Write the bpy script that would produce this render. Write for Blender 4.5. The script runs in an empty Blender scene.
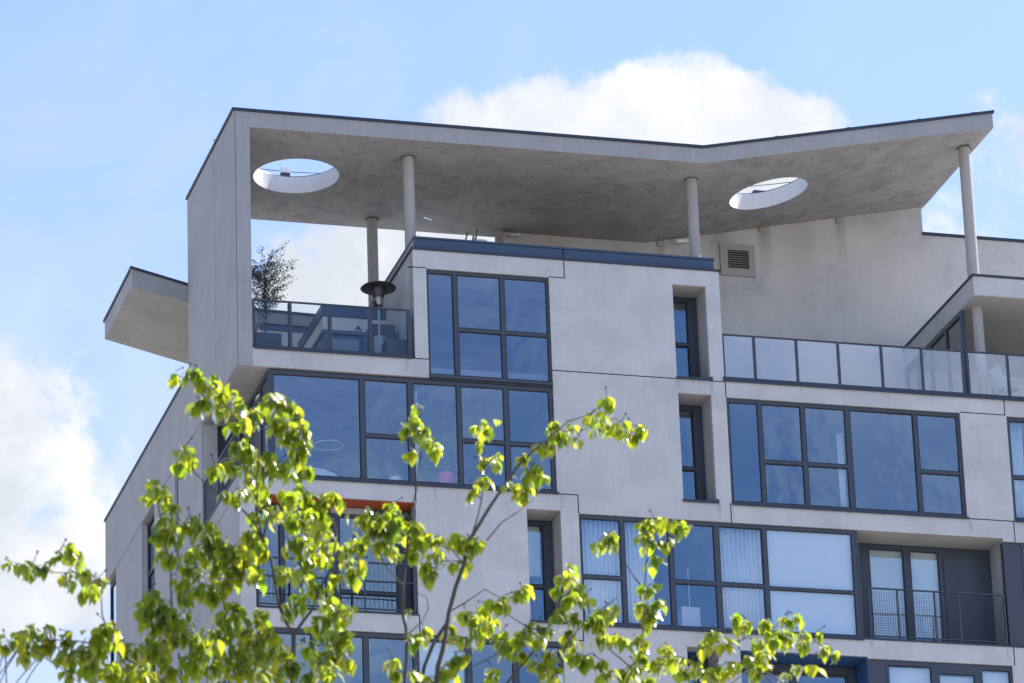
import bpy, bmesh, math, random
from mathutils import Vector, Matrix
R = math.radians
random.seed(11)
S = bpy.context.scene
COL = S.collection

# ------------------------------------------------------------------ camera, sky, sun, exposure
cam_d = bpy.data.cameras.new('camera')
cam = bpy.data.objects.new('camera', cam_d)
COL.objects.link(cam)
S.camera = cam
cam_d.sensor_width = 36.0
cam_d.lens = 4676.414 / 1024.0 * 36.0
cam_d.clip_start = 0.5
cam_d.clip_end = 6000.0
_yaw, _pit, _rol = R(16.00577541), R(21.50436288), R(-2.0634829)
_f = Vector((math.sin(_yaw) * math.cos(_pit), math.cos(_yaw) * math.cos(_pit), math.sin(_pit)))
_r = Vector((math.cos(_yaw), -math.sin(_yaw), 0.0))
_u = _r.cross(_f)
_R0 = _r * math.cos(_rol) + _u * math.sin(_rol)
_U0 = -_r * math.sin(_rol) + _u * math.cos(_rol)
cam.matrix_world = Matrix(((_R0.x, _U0.x, -_f.x, -20.8535), (_R0.y, _U0.y, -_f.y, -94.9988), (_R0.z, _U0.z, -_f.z, 1.6), (0, 0, 0, 1)))
cam_d.dof.use_dof = True
cam_d.dof.focus_distance = 104.0
cam_d.dof.aperture_fstop = 12.5

SUN_AZ, SUN_EL = 70.0, 47.0          # azimuth from +Y towards +X
w = bpy.data.worlds.new('World')
S.world = w
w.use_nodes = True
nt = w.node_tree
nt.nodes.clear()


def N(t, kind, **kw):
    n = t.nodes.new(kind)
    for k, v in kw.items():
        if k.startswith('i_'):
            n.inputs[k[2:]].default_value = v
        else:
            setattr(n, k, v)
    return n


def MATH(t, op, a, b=None, c=None, clamp=False):
    n = t.nodes.new('ShaderNodeMath')
    n.operation = op
    n.use_clamp = clamp
    for i, v in enumerate((a, b, c)):
        if v is None:
            continue
        if isinstance(v, (int, float)):
            n.inputs[i].default_value = v
        else:
            t.links.new(v, n.inputs[i])
    return n.outputs[0]


def MIXC(t, fac, a, b, mode='MIX'):
    n = t.nodes.new('ShaderNodeMix')
    n.data_type = 'RGBA'
    n.blend_type = mode
    for s, v in ((n.inputs[0], fac), (n.inputs[6], a), (n.inputs[7], b)):
        if isinstance(v, (int, float)):
            s.default_value = v
        elif isinstance(v, tuple):
            s.default_value = v if len(v) == 4 else v + (1,)
        else:
            t.links.new(v, s)
    return n.outputs[2]


def RAMP(t, fac, *stops):
    n = t.nodes.new('ShaderNodeValToRGB')
    el = n.color_ramp.elements
    while len(el) < len(stops):
        el.new(0.5)
    for e, (p, c) in zip(el, stops):
        e.position = p
        e.color = c if isinstance(c, tuple) and len(c) == 4 else ((c, c, c, 1) if not isinstance(c, tuple) else c + (1,))
    t.links.new(fac, n.inputs[0])
    return n.outputs[0]


def NOISE(t, vec, scale, detail=4.0, rough=0.55, dist=0.0):
    n = N(t, 'ShaderNodeTexNoise')
    n.inputs['Scale'].default_value = scale
    n.inputs['Detail'].default_value = detail
    n.inputs['Roughness'].default_value = rough
    n.inputs['Distortion'].default_value = dist
    if vec is not None:
        t.links.new(vec, n.inputs['Vector'])
    return n.outputs['Fac']


SKY_STRENGTH = 0.10
EXPOSURE = 1.15
sky = N(nt, 'ShaderNodeTexSky', sky_type='NISHITA', sun_disc=False)
sky.sun_elevation = R(SUN_EL)
sky.sun_rotation = R(SUN_AZ)
sky.air_density = 1.0
sky.dust_density = 0.6
sky.ozone_density = 1.6
tc = N(nt, 'ShaderNodeTexCoord')
sx = N(nt, 'ShaderNodeSeparateXYZ')
nt.links.new(tc.outputs['Generated'], sx.inputs[0])
az = MATH(nt, 'MULTIPLY', MATH(nt, 'ARCTAN2', sx.outputs[0], sx.outputs[1]), 57.2958)
elv = MATH(nt, 'MULTIPLY', MATH(nt, 'ARCSINE', sx.outputs[2]), 57.2958)
# billowing cumulus banks standing in the southern sky: centre azimuth, elevation, half width, half height (degrees)
BANKS = [(17.4, 24.0, 2.5, 0.66, 1.0), (18.5, 24.2, 1.2, 0.72, 1.0), (16.3, 24.0, 1.7, 0.7, 1.0), (19.4, 23.9, 1.1, .55, .7), (14.5, 22.3, 2.0, 0.95, 1.2), (9.0, 20.2, 2.0, 1.3, 0.7),
         (9.0, 18.9, 2.0, 1.0, .9), (22.6, 22.7, 1.0, 1.1, 0.3), (18.0, 23.0, 3.2, 0.8, 1.1), (30, 24, 4, 1.2, 1), (0, 22, 5, 1.6, 1), (-14, 25, 6, 1.5, 1), (43, 27, 6, 2, 1)]
n1 = NOISE(nt, tc.outputs['Generated'], 55.0, 10.0, 0.6, 0.2)
n2 = NOISE(nt, tc.outputs['Generated'], 16.0, 8.0, 0.6, 0.6)
cover = None
for a, e, ra, re, wt in BANKS:
    da = MATH(nt, 'POWER', MATH(nt, 'DIVIDE', MATH(nt, 'SUBTRACT', az, a), ra), 2.0)
    de = MATH(nt, 'POWER', MATH(nt, 'DIVIDE', MATH(nt, 'SUBTRACT', elv, e), re), 2.0)
    b = MATH(nt, 'MULTIPLY', MATH(nt, 'SUBTRACT', 1.0, MATH(nt, 'ADD', da, de)), wt)
    cover = b if cover is None else MATH(nt, 'SMOOTH_MAX', cover, b, 0.25)
cover = MATH(nt, 'MAXIMUM', cover, -1.2)
dens = MATH(nt, 'ADD', cover, MATH(nt, 'MULTIPLY', MATH(nt, 'SUBTRACT', n1, 0.5), 3.3))
mr = N(nt, 'ShaderNodeMapRange', interpolation_type='SMOOTHSTEP')
nt.links.new(dens, mr.inputs[0])
mr.inputs[1].default_value = -0.2
mr.inputs[2].default_value = 0.55
hz = N(nt, 'ShaderNodeMapRange', interpolation_type='SMOOTHSTEP')      # thin high veil, thicker low down
nt.links.new(MATH(nt, 'ADD', elv, MATH(nt, 'MULTIPLY', MATH(nt, 'SUBTRACT', n2, 0.5), 16.0)), hz.inputs[0])
hz.inputs[1].default_value = 27.0
hz.inputs[2].default_value = 15.0
hz.inputs[3].default_value = 0.12
hz.inputs[4].default_value = 0.8
cl_col = MIXC(nt, RAMP(nt, NOISE(nt, tc.outputs['Generated'], 34.0, 6.0, 0.6), (0.40, 0.0), (0.68, 1.0)), (3.45, 3.65, 4.05), (4.7, 4.75, 4.85))
# the veil lies towards the south (around +Y), the sky behind the camera is clear and deep blue
south = N(nt, 'ShaderNodeMapRange', interpolation_type='SMOOTHSTEP')
nt.links.new(sx.outputs[1], south.inputs[0])
south.inputs[1].default_value = 0.0
south.inputs[2].default_value = 0.7
skyt = MIXC(nt, 1.0, sky.outputs[0], (0.93, 0.97, 1.2), 'MULTIPLY')
veil = MIXC(nt, MATH(nt, 'MULTIPLY', hz.outputs[0], south.outputs[0]), skyt, (3.35, 3.85, 4.8))
# faint cirrus added over the unseen northern half to vary the pane reflections
north = N(nt, 'ShaderNodeMapRange', interpolation_type='SMOOTHSTEP')
nt.links.new(sx.outputs[1], north.inputs[0])
north.inputs[1].default_value = 0.0
north.inputs[2].default_value = -0.6
cir = MATH(nt, 'MULTIPLY', RAMP(nt, NOISE(nt, tc.outputs['Generated'], 9.0, 5.0, 0.5, 0.6), (0.46, 0.0), (0.70, 0.5)), north.outputs[0])
skyc = MIXC(nt, mr.outputs[0], MIXC(nt, cir, veil, (5.6, 5.9, 6.4)), cl_col)
bg = N(nt, 'ShaderNodeBackground')
bg.inputs['Strength'].default_value = SKY_STRENGTH
nt.links.new(skyc, bg.inputs['Color'])
wo = N(nt, 'ShaderNodeOutputWorld')
nt.links.new(bg.outputs[0], wo.inputs[0])

sun_d = bpy.data.lights.new('sun', 'SUN')
sun_d.energy = 4.8
sun_d.angle = R(0.53)
sun_d.color = (1.0, 0.95, 0.87)
sun = bpy.data.objects.new('sun', sun_d)
COL.objects.link(sun)
sd = Vector((math.sin(R(SUN_AZ)) * math.cos(R(SUN_EL)), math.cos(R(SUN_AZ)) * math.cos(R(SUN_EL)), math.sin(R(SUN_EL))))
sun.rotation_euler = sd.to_track_quat('Z', 'Y').to_euler()
sun.location = (40, 20, 90)

vs = S.view_settings
S.display_settings.display_device = 'sRGB'
vs.view_transform = 'Standard'
vs.look = 'None'
vs.exposure = EXPOSURE
vs.gamma = 1.0
vs.use_curve_mapping = False
S.cycles.max_bounces = 10
S.cycles.transparent_max_bounces = 24
S.cycles.diffuse_bounces = 4
S.cycles.glossy_bounces = 4
S.cycles.transmission_bounces = 6
S.cycles.caustics_reflective = False
S.cycles.caustics_refractive = False
S.cycles.sample_clamp_indirect = 6.0
S.cycles.use_denoising = True

# ------------------------------------------------------------------ materials


def mat(name):
    m = bpy.data.materials.new(name)
    m.use_nodes = True
    t = m.node_tree
    p = t.nodes['Principled BSDF']
    return m, t, p


def simple(name, col, rough=0.5, metal=0.0, vary=0.12, scale=6.0, spec=0.5, bump=0.0):
    m, t, p = mat(name)
    g = N(t, 'ShaderNodeNewGeometry')
    n = NOISE(t, g.outputs['Position'], scale, 5.0, 0.6)
    a = tuple(c * (1 - vary) for c in col)
    b = tuple(min(1, c * (1 + vary)) for c in col)
    t.links.new(MIXC(t, n, a, b), p.inputs['Base Color'])
    p.inputs['Roughness'].default_value = rough
    p.inputs['Metallic'].default_value = metal
    p.inputs['Specular IOR Level'].default_value = spec
    if bump:
        bp = N(t, 'ShaderNodeBump')
        bp.inputs['Strength'].default_value = bump
        bp.inputs['Distance'].default_value = 0.01
        t.links.new(NOISE(t, g.outputs['Position'], scale * 9, 4.0), bp.inputs['Height'])
        t.links.new(bp.outputs[0], p.inputs['Normal'])
    return m


def concrete(name, base, mott=0.10, streak=0.06, blotch_scale=0.9, warm=0.0, bump=0.25, panel=0.05, dark_spots=0.0, drips=None, speck=0.0):
    m, t, p = mat(name)
    g = N(t, 'ShaderNodeNewGeometry')
    pos = g.outputs['Position']
    mp = N(t, 'ShaderNodeMapping')
    t.links.new(pos, mp.inputs[0])
    mp.inputs['Scale'].default_value = (9.0, 9.0, 0.5)          # rain-washed vertical streaks
    st = NOISE(t, mp.outputs[0], 1.0, 5.0, 0.65)
    bl = NOISE(t, pos, blotch_scale, 6.0, 0.62, 0.4)
    fi = NOISE(t, pos, 14.0, 5.0, 0.7)
    f = MATH(t, 'ADD', 1.0, MATH(t, 'MULTIPLY', MATH(t, 'SUBTRACT', bl, 0.5), mott * 4))
    f = MATH(t, 'ADD', f, MATH(t, 'MULTIPLY', MATH(t, 'SUBTRACT', st, 0.5), streak * 3))
    f = MATH(t, 'ADD', f, MATH(t, 'MULTIPLY', MATH(t, 'SUBTRACT', fi, 0.5), mott * 1.2))
    oi = N(t, 'ShaderNodeObjectInfo')
    f = MATH(t, 'ADD', f, MATH(t, 'MULTIPLY', MATH(t, 'SUBTRACT', oi.outputs['Random'], 0.5), panel))
    col = MIXC(t, 1.0, tuple(base), (1, 1, 1))
    cc = N(t, 'ShaderNodeVectorMath', operation='SCALE')
    cc.inputs[0].default_value = base
    t.links.new(f, cc.inputs['Scale'])
    out = cc.outputs[0]
    if warm:
        out = MIXC(t, MATH(t, 'MULTIPLY', RAMP(t, bl, (0.45, 0.0), (0.7, 1.0)), warm), out, tuple(b * k for b, k in zip(base, (0.80, 0.70, 0.58))))
    if dark_spots:
        sp = NOISE(t, pos, 2.6, 8.0, 0.75, 1.2)
        out = MIXC(t, MATH(t, 'MULTIPLY', RAMP(t, sp, (0.52, 0.0), (0.72, 1.0)), dark_spots), out, tuple(b * 0.45 for b in base))
    if speck:
        sp = NOISE(t, pos, 5.0, 3.0, 0.6)
        out = MIXC(t, MATH(t, 'MULTIPLY', RAMP(t, sp, (0.66, 0.0), (0.74, 1.0)), speck), out, tuple(min(1, b * 1.35) for b in base))
    if drips:
        sp = N(t, 'ShaderNodeSeparateXYZ')
        t.links.new(pos, sp.inputs[0])
        wob = MATH(t, 'MULTIPLY', MATH(t, 'SUBTRACT', st, 0.5), 0.35)
        for x0, ztop, ln, wd, amt in drips:
            dx = MATH(t, 'ABSOLUTE', MATH(t, 'ADD', MATH(t, 'SUBTRACT', sp.outputs[0], x0), wob))
            ax = MATH(t, 'SUBTRACT', 1.0, MATH(t, 'DIVIDE', dx, wd), clamp=True)
            fz = MATH(t, 'SUBTRACT', 1.0, MATH(t, 'DIVIDE', MATH(t, 'SUBTRACT', ztop, sp.outputs[2]), ln), clamp=True)
            fz = MATH(t, 'MULTIPLY', fz, MATH(t, 'LESS_THAN', sp.outputs[2], ztop))
            k = MATH(t, 'MULTIPLY', MATH(t, 'MULTIPLY', MATH(t, 'MULTIPLY', ax, fz), amt), MATH(t, 'ADD', 0.4, fi))
            out = MIXC(t, k, out, (0.13, 0.105, 0.08))
    t.links.new(out, p.inputs['Base Color'])
    p.inputs['Roughness'].default_value = 0.85
    p.inputs['Specular IOR Level'].default_value = 0.25
    bp = N(t, 'ShaderNodeBump')
    bp.inputs['Strength'].default_value = bump
    bp.inputs['Distance'].default_value = 0.012
    t.links.new(MATH(t, 'ADD', fi, NOISE(t, pos, 60.0, 3.0)), bp.inputs['Height'])
    t.links.new(bp.outputs[0], p.inputs['Normal'])
    return m


def glass(name, tint, refl, refl_col, haze=0.0, wave=0.004):
    """pane: part mirror, part see-through; coated glazing mirrors the sky behind the viewer"""
    m, t, p = mat(name)
    t.nodes.remove(p)
    out = t.nodes['Material Output']
    tr = N(t, 'ShaderNodeBsdfTransparent')
    tr.inputs[0].default_value = tint + (1,)
    gl = N(t, 'ShaderNodeBsdfGlossy')
    gl.inputs['Color'].default_value = refl_col + (1,)
    gl.inputs['Roughness'].default_value = 0.015
    g = N(t, 'ShaderNodeNewGeometry')
    oi = N(t, 'ShaderNodeObjectInfo')
    off = N(t, 'ShaderNodeVectorMath', operation='ADD')
    t.links.new(g.outputs['Position'], off.inputs[0])
    t.links.new(oi.outputs['Random'], off.inputs[1])
    bp = N(t, 'ShaderNodeBump')
    bp.inputs['Strength'].default_value = 1.0
    bp.inputs['Distance'].default_value = wave
    t.links.new(NOISE(t, off.outputs[0], 1.1, 2.0), bp.inputs['Height'])
    t.links.new(bp.outputs[0], gl.inputs['Normal'])
    dt = N(t, 'ShaderNodeVectorMath', operation='DOT_PRODUCT')
    t.links.new(g.outputs['Incoming'], dt.inputs[0])
    t.links.new(g.outputs['Normal'], dt.inputs[1])
    graze = MATH(t, 'POWER', MATH(t, 'SUBTRACT', 1.0, MATH(t, 'ABSOLUTE', dt.outputs['Value']), clamp=True), 5.0)
    fac = MATH(t, 'ADD', refl, MATH(t, 'MULTIPLY', graze, 1.0 - refl), clamp=True)
    mx = N(t, 'ShaderNodeMixShader')
    t.links.new(fac, mx.inputs[0])
    t.links.new(tr.outputs[0], mx.inputs[1])
    t.links.new(gl.outputs[0], mx.inputs[2])
    res = mx.outputs[0]
    if haze:
        df = N(t, 'ShaderNodeBsdfDiffuse')
        df.inputs[0].default_value = (0.6, 0.65, 0.7, 1)
        m2 = N(t, 'ShaderNodeMixShader')
        m2.inputs[0].default_value = haze
        t.links.new(res, m2.inputs[1])
        t.links.new(df.outputs[0], m2.inputs[2])
        res = m2.outputs[0]
    t.links.new(res, out.inputs['Surface'])
    return m


M = {}
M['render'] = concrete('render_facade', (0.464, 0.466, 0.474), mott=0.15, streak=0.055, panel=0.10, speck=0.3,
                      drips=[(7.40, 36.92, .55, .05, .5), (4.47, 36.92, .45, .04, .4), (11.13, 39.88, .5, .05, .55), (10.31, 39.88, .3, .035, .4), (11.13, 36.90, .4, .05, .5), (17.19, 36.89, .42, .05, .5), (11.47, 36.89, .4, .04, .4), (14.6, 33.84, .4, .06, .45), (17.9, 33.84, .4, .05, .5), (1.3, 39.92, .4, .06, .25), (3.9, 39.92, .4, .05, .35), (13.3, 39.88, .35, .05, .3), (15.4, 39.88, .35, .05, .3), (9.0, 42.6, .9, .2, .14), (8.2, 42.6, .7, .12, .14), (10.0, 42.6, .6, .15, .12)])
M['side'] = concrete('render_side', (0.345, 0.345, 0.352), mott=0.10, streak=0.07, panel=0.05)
M['fascia'] = concrete('concrete_fascia', (0.32, 0.321, 0.334), mott=0.10, streak=0.09)
M['soffit'] = concrete('concrete_soffit', (0.315, 0.312, 0.31), mott=0.30, streak=0.0, blotch_scale=1.6, warm=0.22, dark_spots=0.75, bump=0.6)
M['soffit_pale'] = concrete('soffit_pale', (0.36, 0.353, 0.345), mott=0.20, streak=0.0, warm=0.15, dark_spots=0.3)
M['back'] = concrete('concrete_back_wall', (0.52, 0.50, 0.49), mott=0.24, streak=0.03, blotch_scale=0.9, warm=0.35,
                     drips=[(11.62, 45.6, 1.1, .18, .6), (14.3, 46.1, 1.6, .22, .6), (16.28, 46.5, 1.4, .18, .6), (13.1, 45.9, 2.6, .5, .35), (15.2, 46.3, 3.0, .6, .25), (17.4, 46.8, 2.4, .6, .22)])
M['column'] = concrete('concrete_column', (0.37, 0.355, 0.345), mott=0.07, streak=0.08, bump=0.3)
M['dark'] = simple('sealant', (0.02, 0.02, 0.022), 0.8)
M['frame'] = simple('window_metal', (0.040, 0.050, 0.072), 0.42, 0.0, 0.06)
M['flash'] = simple('flashing_metal', (0.045, 0.075, 0.125), 0.38, 0.2, 0.08)
M['cap'] = simple('cap_metal', (0.032, 0.042, 0.065), 0.42, 0.2, 0.08)
M['clad'] = simple('cladding_metal', (0.050, 0.056, 0.078), 0.45, 0.1, 0.06)
M['red'] = simple('red_paint', (0.38, 0.065, 0.025), 0.6, 0, 0.25, 3)
M['blue'] = simple('blue_paint', (0.022, 0.08, 0.21), 0.6, 0, 0.1, 3)
M['steel'] = simple('galvanised_steel', (0.30, 0.31, 0.33), 0.38, 0.8, 0.1)
M['blacksteel'] = simple('dark_steel', (0.07, 0.07, 0.075), 0.4, 0.6, 0.1)
M['white'] = simple('white_paint', (0.72, 0.73, 0.74), 0.5, 0, 0.04)
M['fabric'] = simple('curtain_fabric', (0.66, 0.72, 0.72), 0.9, 0, 0.06, 12)
M['blind'] = simple('blind_fabric', (0.66, 0.74, 0.72), 0.85, 0, 0.03, 5)
M['room'] = simple('room_paint', (0.24, 0.25, 0.28), 0.9, 0, 0.05, 2)
M['roomdark'] = simple('room_dark', (0.16, 0.17, 0.20), 0.9, 0, 0.1, 2)
M['planter'] = simple('planter_fibre', (0.05, 0.062, 0.085), 0.6, 0, 0.1)
M['pot'] = simple('pot_magenta', (0.65, 0.08, 0.22), 0.4, 0, 0.05)
M['deck'] = simple('paving_slab', (0.28, 0.27, 0.26), 0.8, 0, 0.15, 3, bump=0.3)
M['soil'] = simple('soil', (0.05, 0.035, 0.025), 0.95, 0, 0.3, 20)
M['bark'] = simple('bark_grey', (0.085, 0.068, 0.055), 0.85, 0, 0.45, 30, bump=0.6)
M['vent'] = simple('vent_metal', (0.34, 0.32, 0.29), 0.6, 0.1, 0.1)
M['stain'] = simple('damp_stain', (0.10, 0.095, 0.085), 0.9, 0, 0.4, 12)
M['glass'] = glass('coated_glass', (0.94, 0.97, 1.0), 0.28, (0.62, 0.84, 1.0), wave=0.006)
M['clearglass'] = glass('clear_balustrade_glass', (0.94, 0.975, 0.985), 0.03, (0.9, 0.95, 1.0), wave=0.002)
M['railglass'] = glass('balustrade_glass', (0.965, 0.98, 0.995), 0.19, (1.0, 0.98, 0.90), haze=0.0, wave=0.002)


def leaf_mat(name, c1, c2, t1, t2, gloss=0.35):
    m, t, p = mat(name)
    t.nodes.remove(p)
    out = t.nodes['Material Output']
    g = N(t, 'ShaderNodeNewGeometry')
    rnd = g.outputs['Random Per Island']
    n = NOISE(t, g.outputs['Position'], 9.0, 3.0)
    f = MATH(t, 'ADD', MATH(t, 'MULTIPLY', rnd, 0.75), MATH(t, 'MULTIPLY', n, 0.3), clamp=True)
    df = N(t, 'ShaderNodeBsdfDiffuse')
    t.links.new(MIXC(t, f, c1, c2), df.inputs[0])
    tl = N(t, 'ShaderNodeBsdfTranslucent')
    t.links.new(MIXC(t, f, t1, t2), tl.inputs[0])
    ad = N(t, 'ShaderNodeMixShader')
    ad.inputs[0].default_value = 0.62
    t.links.new(df.outputs[0], ad.inputs[1])
    t.links.new(tl.outputs[0], ad.inputs[2])
    gl = N(t, 'ShaderNodeBsdfGlossy')
    gl.inputs['Roughness'].default_value = gloss
    gl.inputs['Color'].default_value = (1, 1, 1, 1)
    fr = N(t, 'ShaderNodeFresnel')
    fr.inputs[0].default_value = 1.42
    mx = N(t, 'ShaderNodeMixShader')
    t.links.new(MATH(t, 'MULTIPLY', fr.outputs[0], 0.5), mx.inputs[0])
    t.links.new(ad.outputs[0], mx.inputs[1])
    t.links.new(gl.outputs[0], mx.inputs[2])
    t.links.new(mx.outputs[0], out.inputs['Surface'])
    return m


M['leaf'] = leaf_mat('spring_leaf', (0.055, 0.14, 0.006), (0.16, 0.22, 0.015), (0.27, 0.50, 0.010), (0.74, 0.70, 0.045), 0.33)
M['olive'] = leaf_mat('olive_leaf', (0.06, 0.07, 0.045), (0.11, 0.12, 0.085), (0.09, 0.11, 0.05), (0.12, 0.14, 0.07), 0.4)
M['house'] = leaf_mat('houseplant_leaf', (0.05, 0.12, 0.04), (0.1, 0.2, 0.07), (0.05, 0.12, 0.03), (0.08, 0.16, 0.04), 0.3)

# ------------------------------------------------------------------ helpers


def link(name, me, m, parent=None):
    o = bpy.data.objects.new(name, me)
    COL.objects.link(o)
    if m is not None:
        for k in (m if isinstance(m, (list, tuple)) else [m]):
            me.materials.append(k)
    if parent is not None:
        o.parent = parent
    return o


def thing(name, label, cat, loc=(0, 0, 0), group=None):
    o = bpy.data.objects.new(name, None)
    COL.objects.link(o)
    o.empty_display_size = 0.2
    o['label'] = label
    o['category'] = cat
    if group:
        o['group'] = group
    return o


def tag(o, label, cat, group=None):
    o['label'] = label
    o['category'] = cat
    if group:
        o['group'] = group
    return o


class MB:
    """collects shapes in world metres and links them as one mesh object"""

    def __init__(self):
        self.v = []
        self.f = []
        self.mi = []

    def face(self, pts, mi=0):
        b = len(self.v)
        self.v += [tuple(p) for p in pts]
        self.f.append(tuple(range(b, b + len(pts))))
        self.mi.append(mi)

    def box(self, x0, x1, y0, y1, z0, z1, mi=0):
        b = len(self.v)
        self.v += [(x0, y0, z0), (x1, y0, z0), (x1, y1, z0), (x0, y1, z0), (x0, y0, z1), (x1, y0, z1), (x1, y1, z1), (x0, y1, z1)]
        for q in ((0, 3, 2, 1), (4, 5, 6, 7), (0, 1, 5, 4), (1, 2, 6, 5), (2, 3, 7, 6), (3, 0, 4, 7)):
            self.f.append(tuple(b + i for i in q))
            self.mi.append(mi)
        return self

    def tube(self, pts, rad, n=8, caps=True, mi=0):
        pts = [Vector(p) for p in pts]
        rs = rad if isinstance(rad, (list, tuple)) else [rad] * len(pts)
        b0 = len(self.v)
        ref = None
        for i, p in enumerate(pts):
            d = (pts[min(i + 1, len(pts) - 1)] - pts[max(i - 1, 0)])
            d = d.normalized() if d.length > 1e-9 else Vector((0, 0, 1))
            if ref is None:
                ref = Vector((1, 0, 0)) if abs(d.x) < 0.8 else Vector((0, 1, 0))
            a = (ref - d * ref.dot(d)).normalized()
            c = d.cross(a)
            ref = a
            for k in range(n):
                t = 2 * math.pi * k / n
                self.v.append(tuple(p + (a * math.cos(t) + c * math.sin(t)) * rs[i]))
        for i in range(len(pts) - 1):
            for k in range(n):
                k2 = (k + 1) % n
                self.f.append((b0 + i * n + k, b0 + i * n + k2, b0 + (i + 1) * n + k2, b0 + (i + 1) * n + k))
                self.mi.append(mi)
        if caps:
            self.f.append(tuple(b0 + k for k in reversed(range(n))))
            self.f.append(tuple(b0 + (len(pts) - 1) * n + k for k in range(n)))
            self.mi += [mi, mi]
        return self

    def lathe(self, cx, cy, prof, n=24, mi=0):
        b0 = len(self.v)
        for r, z in prof:
            for k in range(n):
                t = 2 * math.pi * k / n
                self.v.append((cx + r * math.cos(t), cy + r * math.sin(t), z))
        for i in range(len(prof) - 1):
            for k in range(n):
                k2 = (k + 1) % n
                self.f.append((b0 + i * n + k, b0 + i * n + k2, b0 + (i + 1) * n + k2, b0 + (i + 1) * n + k))
                self.mi.append(mi)
        self.f.append(tuple(b0 + k for k in reversed(range(n))))
        self.f.append(tuple(b0 + (len(prof) - 1) * n + k for k in range(n)))
        self.mi += [mi, mi]
        return self

    def build(self, name, m, parent=None, smooth=False, bevel=0.0, angle=40):
        me = bpy.data.meshes.new(name)
        me.from_pydata(self.v, [], self.f)
        me.polygons.foreach_set('material_index', self.mi)
        if smooth:
            bm = bmesh.new()
            bm.from_mesh(me)
            for fc in bm.faces:
                fc.smooth = True
            for e in bm.edges:
                if len(e.link_faces) == 2 and e.calc_face_angle(0) > R(angle):
                    e.smooth = False
            bm.to_mesh(me)
            bm.free()
        o = link(name, me, m, parent)
        if bevel:
            bv = o.modifiers.new('bevel', 'BEVEL')
            bv.width = bevel
            bv.segments = 2
            bv.limit_method = 'ANGLE'
        return o


def cells(us, vs_, solid, d0, d1, axis='y', flip=False):
    """slab made of the solid cells of a grid: coordinates (u, v), thickness d0..d1 along the axis; returns list of (verts, faces), one per connected piece"""
    us = sorted(set(round(u, 4) for u in us))
    vs_ = sorted(set(round(v, 4) for v in vs_))
    nu, nv = len(us) - 1, len(vs_) - 1
    S_ = [[solid((us[i] + us[i + 1]) / 2, (vs_[j] + vs_[j + 1]) / 2) for j in range(nv)] for i in range(nu)]
    seen = [[False] * nv for _ in range(nu)]
    comps = []
    for i in range(nu):
        for j in range(nv):
            if S_[i][j] and not seen[i][j]:
                st = [(i, j)]
                seen[i][j] = True
                comp = []
                while st:
                    a, b = st.pop()
                    comp.append((a, b))
                    for da, db in ((1, 0), (-1, 0), (0, 1), (0, -1)):
                        p, q = a + da, b + db
                        if 0 <= p < nu and 0 <= q < nv and S_[p][q] and not seen[p][q]:
                            seen[p][q] = True
                            st.append((p, q))
                comps.append(set(comp))

    def P(u, v, d):
        return (u, d, v) if axis == 'y' else (d, u, v)
    res = []
    for comp in comps:
        vid = {}
        V, F = [], []

        def vv(i, j, d):
            k = (i, j, d)
            if k not in vid:
                vid[k] = len(V)
                V.append(P(us[i], vs_[j], d))
            return vid[k]
        for (i, j) in comp:
            F.append((vv(i, j, d0), vv(i + 1, j, d0), vv(i + 1, j + 1, d0), vv(i, j + 1, d0)))
            F.append((vv(i, j, d1), vv(i, j + 1, d1), vv(i + 1, j + 1, d1), vv(i + 1, j, d1)))
            if (i - 1, j) not in comp:
                F.append((vv(i, j, d0), vv(i, j + 1, d0), vv(i, j + 1, d1), vv(i, j, d1)))
            if (i + 1, j) not in comp:
                F.append((vv(i + 1, j, d0), vv(i + 1, j, d1), vv(i + 1, j + 1, d1), vv(i + 1, j + 1, d0)))
            if (i, j - 1) not in comp:
                F.append((vv(i, j, d0), vv(i, j, d1), vv(i + 1, j, d1), vv(i + 1, j, d0)))
            if (i, j + 1) not in comp:
                F.append((vv(i, j + 1, d0), vv(i + 1, j + 1, d0), vv(i + 1, j + 1, d1), vv(i, j + 1, d1)))
        res.append((V, F))
    return res


def inr(u, v, r):
    return r[0] < u < r[1] and r[2] < v < r[3]


def put(name, VF, m, parent, axis='y'):
    me = bpy.data.meshes.new(name)
    me.from_pydata(VF[0], [], VF[1])
    bm = bmesh.new()
    bm.from_mesh(me)
    bmesh.ops.recalc_face_normals(bm, faces=bm.faces)
    bmesh.ops.dissolve_limit(bm, angle_limit=R(1), verts=bm.verts, edges=bm.edges)
    bm.to_mesh(me)
    bm.free()
    return link(name, me, m, parent)


B = thing('apartment_building', 'pale concrete apartment block with blue windows under a roof slab pierced by two round holes', 'building')

# ------------------------------------------------------------------ ground
g = MB()
g.face([(-3000, -3000, 0), (3000, -3000, 0), (3000, 3000, 0), (-3000, 3000, 0)])
gm, gt, gp = mat('ground_mix')
gg = N(gt, 'ShaderNodeNewGeometry')
gt.links.new(MIXC(gt, RAMP(gt, NOISE(gt, gg.outputs['Position'], 0.05, 6.0), (0.42, 0.0), (0.58, 1.0)), (0.34, 0.32, 0.30), (0.25, 0.24, 0.19)), gp.inputs['Base Color'])
gp.inputs['Roughness'].default_value = 0.95
o = g.build('ground', gm)
o['kind'] = 'structure'
g = MB()
g.box(-60, 80, -60, -6, 0.004, 0.12)
o = g.build('pavement', simple('pavement_slabs', (0.38, 0.36, 0.34), 0.85, 0, 0.12, 1.0))
o['kind'] = 'structure'

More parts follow.
